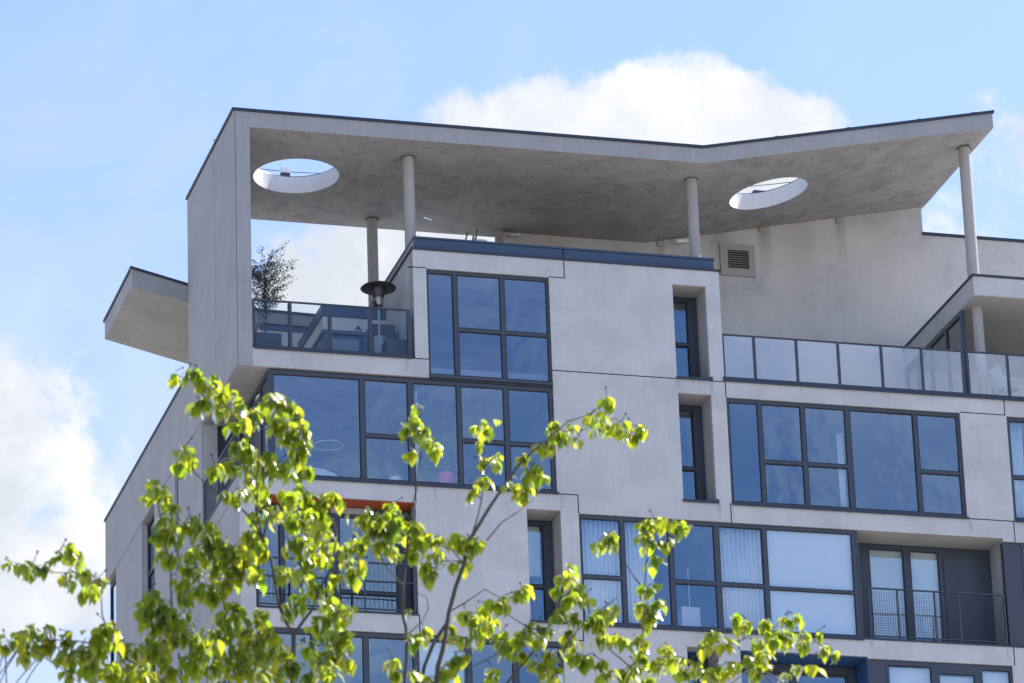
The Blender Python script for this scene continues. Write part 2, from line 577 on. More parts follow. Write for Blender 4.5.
# ------------------------------------------------------------------ front facade (plane y = 0)
XR = 24.0
OPEN = [  # x0, x1, z0, z1
    (4.43, 7.33, 39.53, 42.19), (0.72, 7.33, 36.95, 39.53), (-1, 0.72, 36.95, 39.53),
    (10.29, 11.09, 39.93, 42.24), (10.30, 11.09, 36.95, 39.56), (6.60, 7.39, 33.88, 36.53), (10.21, 10.93, 30.9, 33.48),
    (11.45, 17.15, 36.95, 39.53), (18.30, 21.6, 36.95, 39.52),
    (7.81, 17.98, 33.88, 36.49), (17.98, 21.6, 33.88, 36.42), (0.37, 4.03, 33.90, 36.52),
    (0.37, 7.33, 30.86, 33.44), (11.46, 14.49, 30.9, 33.46), (14.49, 17.98, 30.86, 33.42), (18.3, 21.6, 30.86, 33.42),
]
for zz in (27.85, 24.82, 21.8, 18.78, 15.76, 12.74, 9.7, 6.7):
    OPEN += [(0.9, 3.9, zz, zz + 2.58), (7.9, 13.9, zz, zz + 2.58), (18.3, 21.6, zz, zz + 2.58)]
J = 0.014   # half width of a panel joint
JOINTS = []


def jh(x0, x1, z):
    JOINTS.append((x0, x1, z - J, z + J))


def jv(x, z0, z1):
    JOINTS.append((x - J, x + J, z0, z1))


jh(-1, 0.372, 39.97); jh(3.99, 4.43, 39.97)
jh(4.0, 4.43, 42.2); jh(7.33, 7.7, 42.2); jv(7.7, 42.2 - J, 43)
jh(7.33, 10.29, 39.905); jh(11.09, 11.46, 39.905); jv(11.45, 39.53, 39.905)
jh(7.33, 7.82, 36.925); jv(7.81, 36.49, 36.925); jv(11.42, 36.49, 36.95)
jh(17.15, 18.28, 39.545); jv(18.27, 39.545, 40); jh(17.15, 18.3, 36.925); jv(18.28, 36.42, 36.925)
jv(4.04, 36.52, 36.95); jv(4.05, 33.44, 33.9); jh(7.33, 7.82, 33.485); jv(7.805, 33.485, 33.88)
jv(11.44, 33.46, 33.88); jv(18.04, 33.42, 33.88)
jh(0, XR, 30.5); jh(0, XR, 24.4); jh(0, XR, 18.4); jh(0, XR, 12.4)


def wall_region(x, z):
    if z > 42.63:
        return False
    if z > 39.97 and x < 4.12:
        return False
    if z > 39.93 and x > 11.43:
        return False
    return True


def in_any(u, v, L):
    return any(inr(u, v, r) for r in L)


us = [0.37, XR, 4.12, 11.43] + [c for r in OPEN + JOINTS for c in r[:2] if 0.37 <= c <= XR]
zs = [0, 42.63, 39.97, 39.93] + [c for r in OPEN + JOINTS for c in r[2:] if c <= 42.63]
skin = cells(us, zs, lambda u, v: wall_region(u, v) and not in_any(u, v, OPEN) and not in_any(u, v, JOINTS), 0.0, 0.03)
for VF in skin:
    put('wall_panel', VF, M['render'], B)
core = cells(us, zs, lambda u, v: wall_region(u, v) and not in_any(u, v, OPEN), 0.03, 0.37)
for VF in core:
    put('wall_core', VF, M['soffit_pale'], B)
for x0, x1, z0, z1 in JOINTS:
    if z0 > 30 and x1 > 0.5:
        mb = MB()
        mb.box(max(x0, 0.38), x1, 0.018, 0.029, z0, z1)
        mb.build('joint_seal', M['dark'], B)

# left facade (plane x = 0); y runs away from the street
OPL = [(-1, 3.85, 36.95, 39.53), (9.45, 11.0, 36.93, 39.58), (6.56, 6.95, 36.95, 39.62), (5.22, 5.52, 33.9, 36.5), (14.37, 16, 30.0, 39.62),
       (0.9, 3.6, 31.0, 33.6), (9.45, 11.0, 33.9, 36.5), (9.45, 11.0, 30.9, 33.5)]
JL = []


def jhl(y0, y1, z):
    JL.append((y0, y1, z - J, z + J))


def jvl(y, z0, z1):
    JL.append((y - J, y + J, z0, z1))


jhl(3.85, 14.37, 39.6); jvl(14.37, 39.6, 41.3); jvl(2.2, 39.53, 46); jhl(-1, 14.37, 36.55); jvl(9.0, 36.55, 36.93); jhl(-1, 14.37, 33.55)
jvl(12.6, 33.55, 36.55); jvl(4.6, 36.55, 39.53); jvl(1.9, 33.55, 36.55)


def left_region(y, z):
    if z > 41.3 and y > 5.25:
        return False
    return True


ul = [0, 5.25, 15.8] + [c for r in OPL + JL for c in r[:2] if 0 <= c <= 15.8]
zl = [0, 39.97, 41.3, 45.8] + [c for r in OPL + JL for c in r[2:] if 0 <= c <= 45.8]
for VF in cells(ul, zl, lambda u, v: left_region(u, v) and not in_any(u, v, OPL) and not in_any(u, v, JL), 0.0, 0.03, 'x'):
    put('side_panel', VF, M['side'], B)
# the pier and the wall behind it, with the front beam end
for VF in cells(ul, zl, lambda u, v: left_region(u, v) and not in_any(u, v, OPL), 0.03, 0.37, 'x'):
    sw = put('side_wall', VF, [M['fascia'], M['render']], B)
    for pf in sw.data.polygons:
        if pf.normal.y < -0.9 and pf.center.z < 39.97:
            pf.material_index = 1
for y0, y1, z0, z1 in JL:
    if z0 > 30:
        mb = MB()
        mb.box(0.018, 0.029, max(y0, 0.03), y1, z0, z1)
        mb.build('joint_seal', M['dark'], B)
mb = MB()
mb.box(0.025, 0.034, -0.003, -0.0005, 39.53, 45.70)
mb.build('joint_seal', M['dark'], B)
# rear and hidden faces, floors
mb = MB()
mb.box(0.37, XR, 15.5, 15.8, 0, 41.3)
mb.box(XR - 0.3, XR, 0.37, 15.5, 0, 39.9)
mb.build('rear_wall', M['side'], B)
for i, z in enumerate((39.62, 36.58, 33.54, 30.5, 24.4, 18.4, 12.4, 6.4)):
    mb = MB()
    if i == 0:
        mb.box(0.372, XR - 0.3, 0.372, 15.49, z, z + 0.30)
    elif i == 1:
        mb.box(0.372, XR - 0.3, 0.372, 15.49, z, z + 0.35)
    else:
        mb.box(0.372, XR - 0.3, 1.0 if i == 3 else 0.372, 15.49, z, z + 0.30)
    mb.build('floor_slab', M['room'], B)
mb = MB()
mb.box(0.38, XR - 0.31, 6.2, 6.35, 30.81, 33.53)
mb.box(0.38, XR - 0.31, 6.2, 6.35, 33.85, 36.57)
mb.box(3.9, XR - 0.31, 6.2, 6.35, 36.94, 39.61)
for x in (7.6, 11.2, 17.7):
    mb.box(x, x + 0.14, 1.2, 6.19, 36.94, 39.61)
for x in (4.3, 7.55, 14.42, 18.1):
    mb.box(x, x + 0.06, 0.95, 6.19, 33.85, 36.57)
for x in (4.6, 7.55, 11.1, 14.6, 18.1):
    mb.box(x, x + 0.06, 1.2, 6.19, 30.81, 33.53)
mb.build('room_wall', M['room'], B)

# blue terrace flashing, parapets and sills
mb = MB()
mb.box(0.40, 4.06, -0.035, 0.34, 39.972, 40.03)
mb.box(0.40, 4.06, -0.045, -0.035, 39.935, 40.03)
mb.build('terrace_sill', M['cap'], B, bevel=0.004)
mb = MB()
mb.box(11.40, XR, -0.035, 0.34, 39.932, 40.02)
mb.box(11.40, XR, -0.045, -0.035, 39.90, 40.02)
mb.build('terrace_sill', M['cap'], B, bevel=0.004)
# deck of both terraces
mb = MB()
mb.box(0.372, 4.118, 0.372, 15.4, 39.93, 39.97)
mb.box(11.44, XR - 0.3, 0.372, 4.84, 39.93, 39.96)
mb.build('terrace_floor', M['deck'], B)


# ------------------------------------------------------------------ windows
def window(x0, x1, z0, z1, holes, y=0.05, axis='y', depth=0.09, sill=True, gm='glass', name='window', fm='frame', sill_out=0.035):
    """frame with rectangular lights; holes: list of (x0, x1, z0, z1) panes"""
    A = [x0, x1] + [c for h in holes for c in h[:2]]
    Z = [z0, z1] + [c for h in holes for c in h[2:]]
    VF = cells(A, Z, lambda u, v: not in_any(u, v, holes), y, y + depth, axis)
    V, F = [], []
    for a, b in VF:
        k = len(V)
        V += a
        F += [tuple(i + k for i in q) for q in b]
    w_ = put(name, (V, F), M[fm], B)
    bv = w_.modifiers.new('bevel', 'BEVEL')
    bv.width = 0.008
    bv.segments = 1
    for h in holes:
        d = y + depth * 0.45
        e = 0.012
        a0, a1, c0, c1 = h[0] - e, h[1] + e, h[2] - e, h[3] + e
        tx, tz = random.uniform(-.004, .004), random.uniform(-.004, .004)
        m_ = MB()
        q = [(a0, d - tx - tz, c0), (a1, d + tx - tz, c0), (a1, d + tx + tz, c1), (a0, d - tx + tz, c1)]
        if axis == 'x':
            q = [(b, a, c) for a, b, c in q][::-1]
        m_.face(q)
        m_.build('pane', M[gm], w_)
        # thin inner bead round each light
        fb = cells([h[0], h[1], h[0] + .018, h[1] - .018], [h[2], h[3], h[2] + .018, h[3] - .018],
                   lambda u, v, h=h: not inr(u, v, (h[0] + .018, h[1] - .018, h[2] + .018, h[3] - .018)), y + depth * 0.2, y + depth * 0.42, axis)
        put('glazing_bead', fb[0], M['dark'], w_)
    if sill and axis == 'y':
        m_ = MB()
        m_.box(x0 - 0.01, x1 + 0.03, -sill_out, y + depth, z0 - 0.028, z0 - 0.003)
        m_.box(x0 - 0.01, x1 + 0.03, -sill_out - 0.006, -sill_out, z0 - 0.06, z0 - 0.003)
        m_.build('sill', M['cap'], w_)
    return w_


# corner window (storey below the terrace)
window(0.72, 7.33, 36.955, 39.49, [(0.84, 2.82, 37.03, 39.40), (2.93, 3.93, 37.03, 38.03), (2.93, 3.93, 38.11, 39.40),
       (4.06, 5.07, 37.03, 39.40), (5.17, 6.17, 37.03, 38.05), (5.17, 6.17, 38.13, 39.40), (6.28, 7.24, 37.03, 38.05), (6.28, 7.24, 38.13, 39.40)])
# tall window of the box above
window(4.435, 7.325, 39.505, 42.185, [(4.47, 5.06, 39.64, 42.11), (5.16, 6.17, 39.64, 40.73), (5.16, 6.17, 40.81, 42.11),
       (6.27, 7.27, 39.64, 40.73), (6.27, 7.27, 40.81, 42.11)], sill=False)
mb = MB()
mb.box(4.44, 7.32, -0.03, 0.045, 39.535, 39.60)
mb.build('transom_ledge', M['clad'], B, bevel=0.004)
# terrace storey, right of the slot windows
window(11.46, 17.14, 36.955, 39.525, [(11.52, 12.21, 37.03, 39.44), (12.31, 13.25, 37.03, 38.0), (12.31, 13.25, 38.08, 39.44), (13.35, 14.33, 37.03, 38.0), (13.35, 14.33, 38.08, 39.44),
       (14.45, 16.0, 37.03, 39.44), (16.1, 17.07, 37.03, 38.0), (16.1, 17.07, 38.08, 39.44)])
window(18.31, 21.59, 36.955, 39.515, [(18.37, 19.2, 37.03, 38.0), (18.37, 19.2, 38.08, 39.43), (19.3, 20.4, 37.03, 39.43), (20.5, 21.5, 37.03, 39.43)])
# third row
window(7.82, 14.40, 33.885, 36.485, [(7.87, 8.78, 33.96, 34.98), (7.87, 8.78, 35.06, 36.40), (8.88, 9.92, 33.96, 36.40), (10.02, 11.0, 33.96, 34.98), (10.02, 11.0, 35.06, 36.40),
       (11.12, 12.15, 33.96, 34.98), (11.12, 12.15, 35.06, 36.40), (12.25, 14.30, 33.96, 34.96), (12.25, 14.30, 35.02, 36.40)])
mb = MB()
mb.box(14.402, 14.45, 0.05, 0.84, 33.89, 36.48)
mb.build('window_end_panel', M['clad'], B)
window(18.42, 21.58, 33.885, 36.415, [(18.48, 19.3, 33.96, 35.0), (18.48, 19.3, 35.08, 36.33), (19.4, 20.4, 33.96, 36.33), (20.5, 21.5, 33.96, 36.33)])
mb = MB()
mb.box(17.985, 18.41, 0.05, 0.20, 33.90, 36.415)
mb.build('cladding_panel', M['clad'], B)
mb = MB()
mb.box(17.99, XR, -0.035, 0.04, 33.86, 33.89)
mb.build('ledge', M['cap'], B)
# fourth row
window(0.38, 7.32, 30.87, 33.435, [(0.45, 1.6, 30.95, 33.33), (1.7, 2.77, 30.95, 33.33), (2.88, 3.9, 30.95, 33.33), (4.02, 5.1, 30.95, 33.33), (5.22, 6.17, 30.95, 33.33), (6.29, 7.24, 30.95, 33.33)])
window(14.93, 17.97, 30.87, 33.415, [(14.99, 16.02, 30.95, 33.31), (16.2, 17.06, 30.95, 33.17), (17.24, 17.92, 30.95, 33.31)])
mb = MB()
mb.box(14.495, 14.92, 0.05, 0.20, 30.9, 33.41)
mb.build('cladding_panel', M['clad'], B)
window(18.31, 21.59, 30.87, 33.415, [(18.37, 19.2, 30.95, 33.33), (19.3, 20.4, 30.95, 33.33), (20.5, 21.5, 30.95, 33.33)])
# lower storeys
for zz in (27.85, 24.82, 21.8, 18.78, 15.76, 12.74, 9.7, 6.7):
    window(0.91, 3.89, zz + 0.005, zz + 2.57, [(0.98, 2.35, zz + .08, zz + 2.49), (2.45, 3.82, zz + .08, zz + 2.49)])
    window(7.91, 13.89, zz + 0.005, zz + 2.57, [(7.98, 9.8, zz + .08, zz + 2.49), (9.9, 11.8, zz + .08, zz + 2.49), (11.9, 13.82, zz + .08, zz + 2.49)])
    window(18.31, 21.59, zz + 0.005, zz + 2.57, [(18.38, 19.9, zz + .08, zz + 2.49), (20.0, 21.52, zz + .08, zz + 2.49)])


# slot windows, set deep in their reveals
def slot(x0, x1, z0, z1, tr, ceil=None):
    w_ = window(x0 + .003, x1 - .003, z0 + .002, z1 - .002, [(x0 + .05, x0 + .56, z0 + .10, tr - .04), (x0 + .05, x0 + .56, tr + .04, z1 - .12)], y=0.72, depth=0.10, sill=False, name='window')
    m_ = MB()
    m_.box(x0 - 0.02, x1 + 0.05, -0.04, 0.71, z0 - 0.002, z0 + 0.02)
    m_.box(x0 - 0.02, x1 + 0.05, -0.048, -0.04, z0 - 0.045, z0 + 0.02)
    m_.box(x1 - 0.02, x1 + 0.05, -0.04, -0.003, z0 + 0.021, z0 + 0.06)
    m_.build('sill', M['cap'], w_)
    m_ = MB()
    m_.box(x0 + .58, x1 - .01, 0.70, 0.718, z0 + .03, z1 - .04)
    m_.build('vent_panel', M['frame'], w_)
    # reveal lining behind the wall thickness
    m_ = MB()
    m_.box(x0 - .05, x0, 0.371, 0.86, z0, z1)
    m_.box(x1, x1 + .05, 0.371, 0.86, z0, z1)
    m_.build('reveal', M['render'], w_)
    m_ = MB()
    m_.box(x0 - .05, x1 + .05, 0.371, 0.86, z1, z1 + .04)
    m_.build('reveal_soffit', M[ceil or 'soffit_pale'], w_)
    return w_


slot(10.29, 11.09, 39.93, 42.24, 41.05)
slot(10.30, 11.09, 36.95, 39.56, 38.0)
slot(6.60, 7.39, 33.88, 36.53, 34.95)
slot(10.21, 10.93, 30.9, 33.48, 32.0, 'blue')

# recessed balcony, right
mb = MB()
mb.box(14.46, 17.975, 0.372, 0.95, 36.49, 36.55)
mb.build('balcony_soffit', M['soffit_pale'], B)
mb = MB()
mb.box(17.98, 18.09, 0.372, 0.95, 33.86, 36.49)
mb.build('balcony_reveal', M['side'], B)
mb = MB()
mb.box(14.46, 17.975, -0.035, 0.95, 33.862, 33.90)
mb.build('balcony_floor', M['cap'], B)
window(14.47, 17.97, 33.905, 36.485, [(15.00, 15.83, 34.02, 36.36), (16.00, 16.69, 34.02, 36.36), ], y=0.85, depth=0.09, sill=False, name='balcony_door')
# recessed balcony, left, with red soffit
mb = MB()
mb.box(0.38, 4.02, 0.372, 0.62, 36.52, 36.57)
mb.box(0.38, 4.02, 0.06, 0.371, 36.505, 36.518)
mb.build('balcony_soffit', M['red'], B)
mb = MB()
mb.box(0.372, 4.02, -0.035, 0.6, 33.862, 33.90)
mb.build('balcony_floor', M['cap'], B)
mb = MB()
mb.box(4.03, 4.13, 0.372, 0.62, 33.86, 36.52)
mb.build('balcony_reveal', M['frame'], B)
window(0.39, 4.02, 33.905, 36.515, [(0.55, 1.05, 34.02, 36.30), (1.15, 2.24, 34.02, 36.30), (2.42, 3.72, 34.02, 34.50), (2.42, 3.72, 34.58, 36.30)], y=0.6, depth=0.09, sill=False, name='balcony_door')
mb = MB()
mb.box(2.2, 3.1, 0.55, 0.597, 36.36, 36.50)
mb.build('vent_strip', M['fascia'], B)
# recess with blue lining, lowest row right
mb = MB()
mb.box(11.47, 14.48, 0.372, 0.85, 33.46, 33.52)
mb.box(11.47, 14.48, 0.06, 0.371, 33.445, 33.457)
mb.box(14.49, 14.56, 0.372, 0.85, 30.9, 33.459)
mb.box(14.478, 14.489, 0.06, 0.371, 30.9, 33.444)
mb.build('recess_lining', M['blue'], B)
window(11.48, 14.47, 30.87, 33.44, [(11.7, 12.9, 30.95, 33.26), (13.05, 14.28, 30.95, 33.26)], y=0.8, depth=0.09, sill=False)

# side windows of the left facade
wl = window(9.46, 10.99, 36.935, 39.575, [(9.52, 9.95, 37.0, 39.5), (10.05, 10.93, 37.0, 38.2), (10.05, 10.93, 38.28, 39.5)], y=0.13, axis='x', sill=False)
mb = MB()
mb.box(-0.03, 0.13, 9.44, 11.03, 36.90, 36.93)
mb.build('sill', M['cap'], wl)
window(6.565, 6.945, 36.955, 39.615, [(6.62, 6.88, 37.05, 39.5)], y=0.05, axis='x', sill=False)
window(5.225, 5.515, 33.905, 36.495, [(5.28, 5.46, 34.0, 36.4)], y=0.05, axis='x', sill=False)
for z in (33.905, 30.905):
    window(9.46, 10.99, z, z + 2.59, [(9.52, 9.95, z + .06, z + 2.5), (10.05, 10.93, z + .06, z + 2.5)], y=0.22, axis='x', sill=False)
window(14.38, 15.79, 30.01, 39.61, [(14.46, 15.72, 30.1, 33.4), (14.46, 15.72, 33.5, 36.5), (14.46, 15.72, 36.6, 39.5)], y=0.12, axis='x', sill=False)
window(0.91, 3.59, 31.005, 33.595, [(1.0, 2.2, 31.1, 33.5), (2.3, 3.5, 31.1, 33.5)], y=0.2, axis='x', sill=False)

# corner loggia: end wall, door, side glazing, soffit under the beam
mb = MB()
mb.box(0.371, 0.74, 0.371, 3.84, 39.50, 39.55)
mb.build('loggia_soffit', M['soffit_pale'], B)
mb = MB()
mb.box(0.371, 0.715, 0.371, 3.84, 36.935, 36.95)
mb.build('loggia_floor', M['render'], B)
mb = MB()
mb.box(0.371, 0.79, 3.90, 3.95, 36.95, 39.52)
mb.build('loggia_door', M['frame'], B)
window(0.15, 3.84, 36.955, 39.495, [(0.22, 0.9, 37.03, 39.4), (1.0, 2.3, 37.03, 39.4), (2.4, 3.75, 37.03, 39.4)], y=0.72, axis='x', sill=False, fm='clad')

# ------------------------------------------------------------------ box on the terrace: sides, roof, blue parapet
mb = MB()
mb.box(4.12, 4.43, 0.371, 4.84, 39.975, 42.63)
mb.box(11.13, 11.43, 0.371, 4.84, 39.97, 42.63)
mb.box(4.431, 11.129, 0.371, 4.84, 42.40, 42.629)
mb.build('box_wall', M['render'], B)
mb = MB()
mb.box(4.44, 11.12, 0.9, 4.82, 39.93, 39.96)
mb.box(4.44, 11.12, 4.6, 4.80, 39.961, 42.39)
mb.box(7.6, 7.7, 0.4, 4.59, 39.961, 42.39)
mb.build('room_wall', M['room'], B)
mb = MB()
mb.box(4.07, 11.48, -0.04, 0.10, 42.632, 42.68)
mb.box(4.07, 4.30, 0.101, 4.84, 42.632, 42.67)
mb.build('parapet_lip', M['cap'], B, bevel=0.004)
mb = MB()
mb.box(4.17, 11.33, 0.03, 0.14, 42.682, 42.925)
mb.build('parapet', M['flash'], B, bevel=0.004)
mb = MB()
mb.box(4.17, 4.28, 0.142, 4.84, 42.672, 42.925)
mb.build('parapet', M['side'], B)
mb = MB()
mb.box(4.15, 11.35, 0.0, 0.19, 42.927, 42.97)
mb.box(4.15, 4.33, 0.191, 4.84, 42.927, 42.97)
mb.build('parapet_cap', M['flash'], B, bevel=0.004)
mb = MB()
mb.box(4.3, 11.4, 0.2, 4.84, 42.631, 42.64)
mb.build('box_roof', M['deck'], B)

# ------------------------------------------------------------------ great roof with two round holes
XB, XE, SL = 11.22, 18.54, 0.2095
HOLES = [(2.03, 2.52, 1.0), (13.67, 2.55, 0.95)]


def ztop(x):
    return 45.74 + max(0.0, x - XB) * SL


def zbot(x):
    return 45.36 + max(0.0, x - XB) * SL


Y0R, Y1R = 0.0, 5.22


def roof_sheet(zf, up, name, m):
    bm = bmesh.new()
    # x breaks: strips with the holes cut as ring quads to a square around each hole
    def V(x, y):
        return bm.verts.new((x, y, zf(x)))
    sq = [(hx - hr - .25, hx + hr + .25, hy - hr - .25, hy + hr + .25) for hx, hy, hr in HOLES]
    x0 = 0.37 if not up else 0.0
    xs = [x0, sq[0][0], sq[0][1], XB, sq[1][0], sq[1][1], XE]
    for a, b in zip(xs, xs[1:]):
        hit = [s for s in sq if abs(s[0] - a) < 1e-6]
        bands = [(Y0R, Y1R)] if not hit else [(Y0R, hit[0][2]), (hit[0][3], Y1R)]
        for c, d in bands:
            bm.faces.new([V(a, c), V(b, c), V(b, d), V(a, d)])
    for (hx, hy, hr), s in zip(HOLES, sq):
        n = 96
        ring, outer = [], []
        for k in range(n):
            t = 2 * math.pi * (k + 0.5) / n
            c_, s_ = math.cos(t), math.sin(t)
            q = (hr + .25) / max(abs(c_), abs(s_))
            ring.append(V(hx + hr * c_, hy + hr * s_))
            outer.append(V(hx + q * c_, hy + q * s_))
        for k in range(n):
            k2 = (k + 1) % n
            bm.faces.new([ring[k], outer[k], outer[k2], ring[k2]])
        # square corners
        for cx, cy in ((1, 1), (-1, 1), (-1, -1), (1, -1)):
            near = sorted(range(n), key=lambda k: (outer[k].co.x - hx - cx * (hr + .25)) ** 2 + (outer[k].co.y - hy - cy * (hr + .25)) ** 2)[:2]
            bm.faces.new([outer[near[0]], V(hx + cx * (hr + .25), hy + cy * (hr + .25)), outer[near[1]]])
    bmesh.ops.remove_doubles(bm, verts=bm.verts, dist=1e-4)
    bmesh.ops.recalc_face_normals(bm, faces=bm.faces)
    if (sum(f.normal.z for f in bm.faces) > 0) != up:
        bmesh.ops.reverse_faces(bm, faces=bm.faces)
    me = bpy.data.meshes.new(name)
    bm.to_mesh(me)
    bm.free()
    return link(name, me, m, B)


roof_sheet(zbot, False, 'roof_soffit', M['soffit'])
roof_sheet(ztop, True, 'roof', M['fascia'])
bm = bmesh.new()
for a, b in ((0.37, XB), (XB, XE)):
    for y in (Y0R, Y1R):
        q = [bm.verts.new((a, y, zbot(a))), bm.verts.new((b, y, zbot(b))), bm.verts.new((b, y, ztop(b))), bm.verts.new((a, y, ztop(a)))]
        bm.faces.new(q if y == Y0R else q[::-1])
bm.faces.new([bm.verts.new(p) for p in ((XE, Y0R, zbot(XE)), (XE, Y1R, zbot(XE)), (XE, Y1R, ztop(XE)), (XE, Y0R, ztop(XE)))])
bmesh.ops.remove_doubles(bm, verts=bm.verts, dist=1e-4)
me = bpy.data.meshes.new('roof_fascia')
bm.to_mesh(me)
bm.free()
link('roof_fascia', me, M['fascia'], B)
M['rim'] = concrete('hole_rim_paint', (0.64, 0.64, 0.64), mott=0.06, streak=0.08, bump=0.1)
for hx, hy, hr in HOLES:
    bm = bmesh.new()
    n = 96
    lo, hi = [], []
    for k in range(n):
        t = 2 * math.pi * (k + 0.5) / n
        x, y = hx + hr * math.cos(t), hy + hr * math.sin(t)
        lo.append(bm.verts.new((x, y, zbot(x))))
        hi.append(bm.verts.new((x, y, ztop(x) + 0.03)))
    for k in range(n):
        k2 = (k + 1) % n
        f = bm.faces.new([lo[k2], lo[k], hi[k], hi[k2]])
        f.smooth = True
    me = bpy.data.meshes.new('hole_rim')
    bm.to_mesh(me)
    bm.free()
    link('hole_rim', me, M['rim'], B)
    mb = MB()
    pts = [(hx + (hr + .02) * math.cos(2 * math.pi * k / 64), hy + (hr + .02) * math.sin(2 * math.pi * k / 64)) for k in range(65)]
    mb.tube([(x, y, ztop(x) + .035) for x, y in pts], 0.02, 6)
    mb.build('hole_trim', M['cap'], B, smooth=True)
# cap metal along the edges
mb = MB()


def beam(a, b, y0, y1, h, lift=0.002):
    za, zb = ztop(a) + lift, ztop(b) + lift
    k = len(mb.v)
    mb.v += [(a, y0, za), (b, y0, zb), (b, y1, zb), (a, y1, za), (a, y0, za + h), (b, y0, zb + h), (b, y1, zb + h), (a, y1, za + h)]
    for q in ((0, 3, 2, 1), (4, 5, 6, 7), (0, 1, 5, 4), (1, 2, 6, 5), (2, 3, 7, 6), (3, 0, 4, 7)):
        mb.f.append(tuple(k + i for i in q))
        mb.mi.append(0)


beam(-0.04, XB, -0.04, 0.16, 0.065)
beam(XB, XE + .04, -0.04, 0.16, 0.065)
beam(-0.04, 0.16, 0.161, 5.26, 0.065)
beam(XE - 0.12, XE + 0.04, 0.161, 5.26, 0.065)
beam(0.161, XB, 5.06, 5.26, 0.065)
beam(XB, XE - .121, 5.06, 5.26, 0.065)
for x in (13.0, 14.8, 16.6, 18.0):
    beam(x, x + 0.08, -0.043, 0.05, 0.010, 0.068)
mb.build('roof_cap', M['cap'], B)
mb = MB()
mb.box(10.965, 10.98, -0.003, 0.0, 45.365, 45.74)
mb.build('roof_joint', M['render'], B)

# columns
for cx, cy, zb_, r in ((4.335, 0.97, 42.64, .13), (4.37, 4.68, 39.97, .13), (11.20, 0.95, 42.64, .13), (18.16, 1.02, 43.06, .14)):
    z1 = zbot(cx) - 0.002
    mb = MB()
    mb.lathe(cx, cy, [(r, zb_), (r, zb_ + (z1 - zb_) * .5), (r, z1 - SL * (r if cx > XB else 0))], 28)
    mb.build('column', M['column'], B, smooth=True)
    mb = MB()
    mb.lathe(cx, cy, [(r + .03, z1 - .02 - SL * (r if cx > XB else 0)), (r + .03, z1 - .004 - SL * (r if cx > XB else 0))], 28)
    mb.build('column_collar', M['stain'], B, smooth=True)

# ------------------------------------------------------------------ wall behind under the roof, going on lower to the right
bm = bmesh.new()
prof = [(7.55, 39.96), (XR - .3, 39.96), (XR - .3, 46.12), (18.46, 46.12), (18.46, zbot(18.46) - .003), (XB, 45.355), (7.55, 45.355)]
fr = [bm.verts.new((x, 4.85, z)) for x, z in prof]
bk = [bm.verts.new((x, 5.15, z)) for x, z in prof]
bm.faces.new(fr)
bm.faces.new(bk[::-1])
for k in range(len(prof)):
    k2 = (k + 1) % len(prof)
    bm.faces.new([fr[k2], fr[k], bk[k], bk[k2]])
bmesh.ops.recalc_face_normals(bm, faces=bm.faces)
me = bpy.data.meshes.new('back_wall')
bm.to_mesh(me)
bm.free()
link('back_wall', me, M['back'], B)
mb = MB()
mb.box(18.44, XR - .28, 4.80, 5.2, 46.122, 46.19)
mb.build('back_wall_cap', M['cap'], B)
mb = MB()
mb.box(7.45, 7.62, 4.72, 4.848, 42.65, 45.35)
mb.build('pilaster', M['fascia'], B)
for x in (11.55, 14.2, 16.2):
    mb = MB()
    mb.box(x, x + .17, 4.80, 4.848, zbot(x) - .16, zbot(x) - .01)
    mb.build('bearing_pad', M['back'], B)
# louvred vent
mb = MB()
fx0, fx1, fz0, fz1 = 13.13, 14.02, 44.64, 45.47
vent = put('air_vent', cells([fx0, fx1, 13.32, 13.86], [fz0, fz1, 44.83, 45.32], lambda u, v: not inr(u, v, (13.32, 13.86, 44.83, 45.32)), 4.80, 4.848)[0], M['vent'], B)
mb = MB()
for k in range(8):
    z = 44.845 + k * .06
    mb.face([(13.325, 4.803, z), (13.855, 4.803, z), (13.855, 4.838, z + .035), (13.325, 4.838, z + .035)])
    mb.face([(13.325, 4.803, z - .004), (13.855, 4.803, z - .004), (13.855, 4.803, z), (13.325, 4.803, z)])
mb.build('louvre', M['vent'], vent)
mb = MB()
mb.box(13.322, 13.858, 4.840, 4.847, 44.832, 45.318)
mb.build('vent_back', M['dark'], vent)

# ------------------------------------------------------------------ right canopy, its column and glass screen
mb = MB()
mb.box(17.73, XR - .3, 0.0, 4.84, 42.53, 43.0)
cano = mb.build('canopy', M['render'], B)
mb = MB()
mb.box(17.75, XR - .31, 0.02, 4.83, 42.515, 42.528)
mb.build('canopy_soffit', M['soffit_pale'], cano)
mb = MB()
mb.box(17.70, XR - .3, -0.03, 0.16, 43.002, 43.06)
mb.box(17.70, 17.88, 0.161, 4.84, 43.002, 43.06)
mb.build('canopy_cap', M['cap'], cano, bevel=0.004)
mb = MB()
for y in (1.4, 2.4, 3.4):
    mb.lathe(17.95, y, [(.035, 42.50), (.04, 42.513)], 14)
mb.build('canopy_spotlights', M['white'], cano)
mb = MB()
mb.lathe(18.06, 0.72, [(.125, 39.962), (.125, 42.513)], 28)
mb.build('column', M['column'], B, smooth=True)
scr = window(0.95, 4.84, 39.965, 42.51, [(1.06, 2.0, 40.05, 42.40), (2.1, 3.1, 40.05, 42.40), (3.2, 4.0, 40.05, 42.40), (4.1, 4.78, 40.05, 42.40)], y=17.74, axis='x', sill=False, name='glass_screen', fm='flash', gm='clearglass')

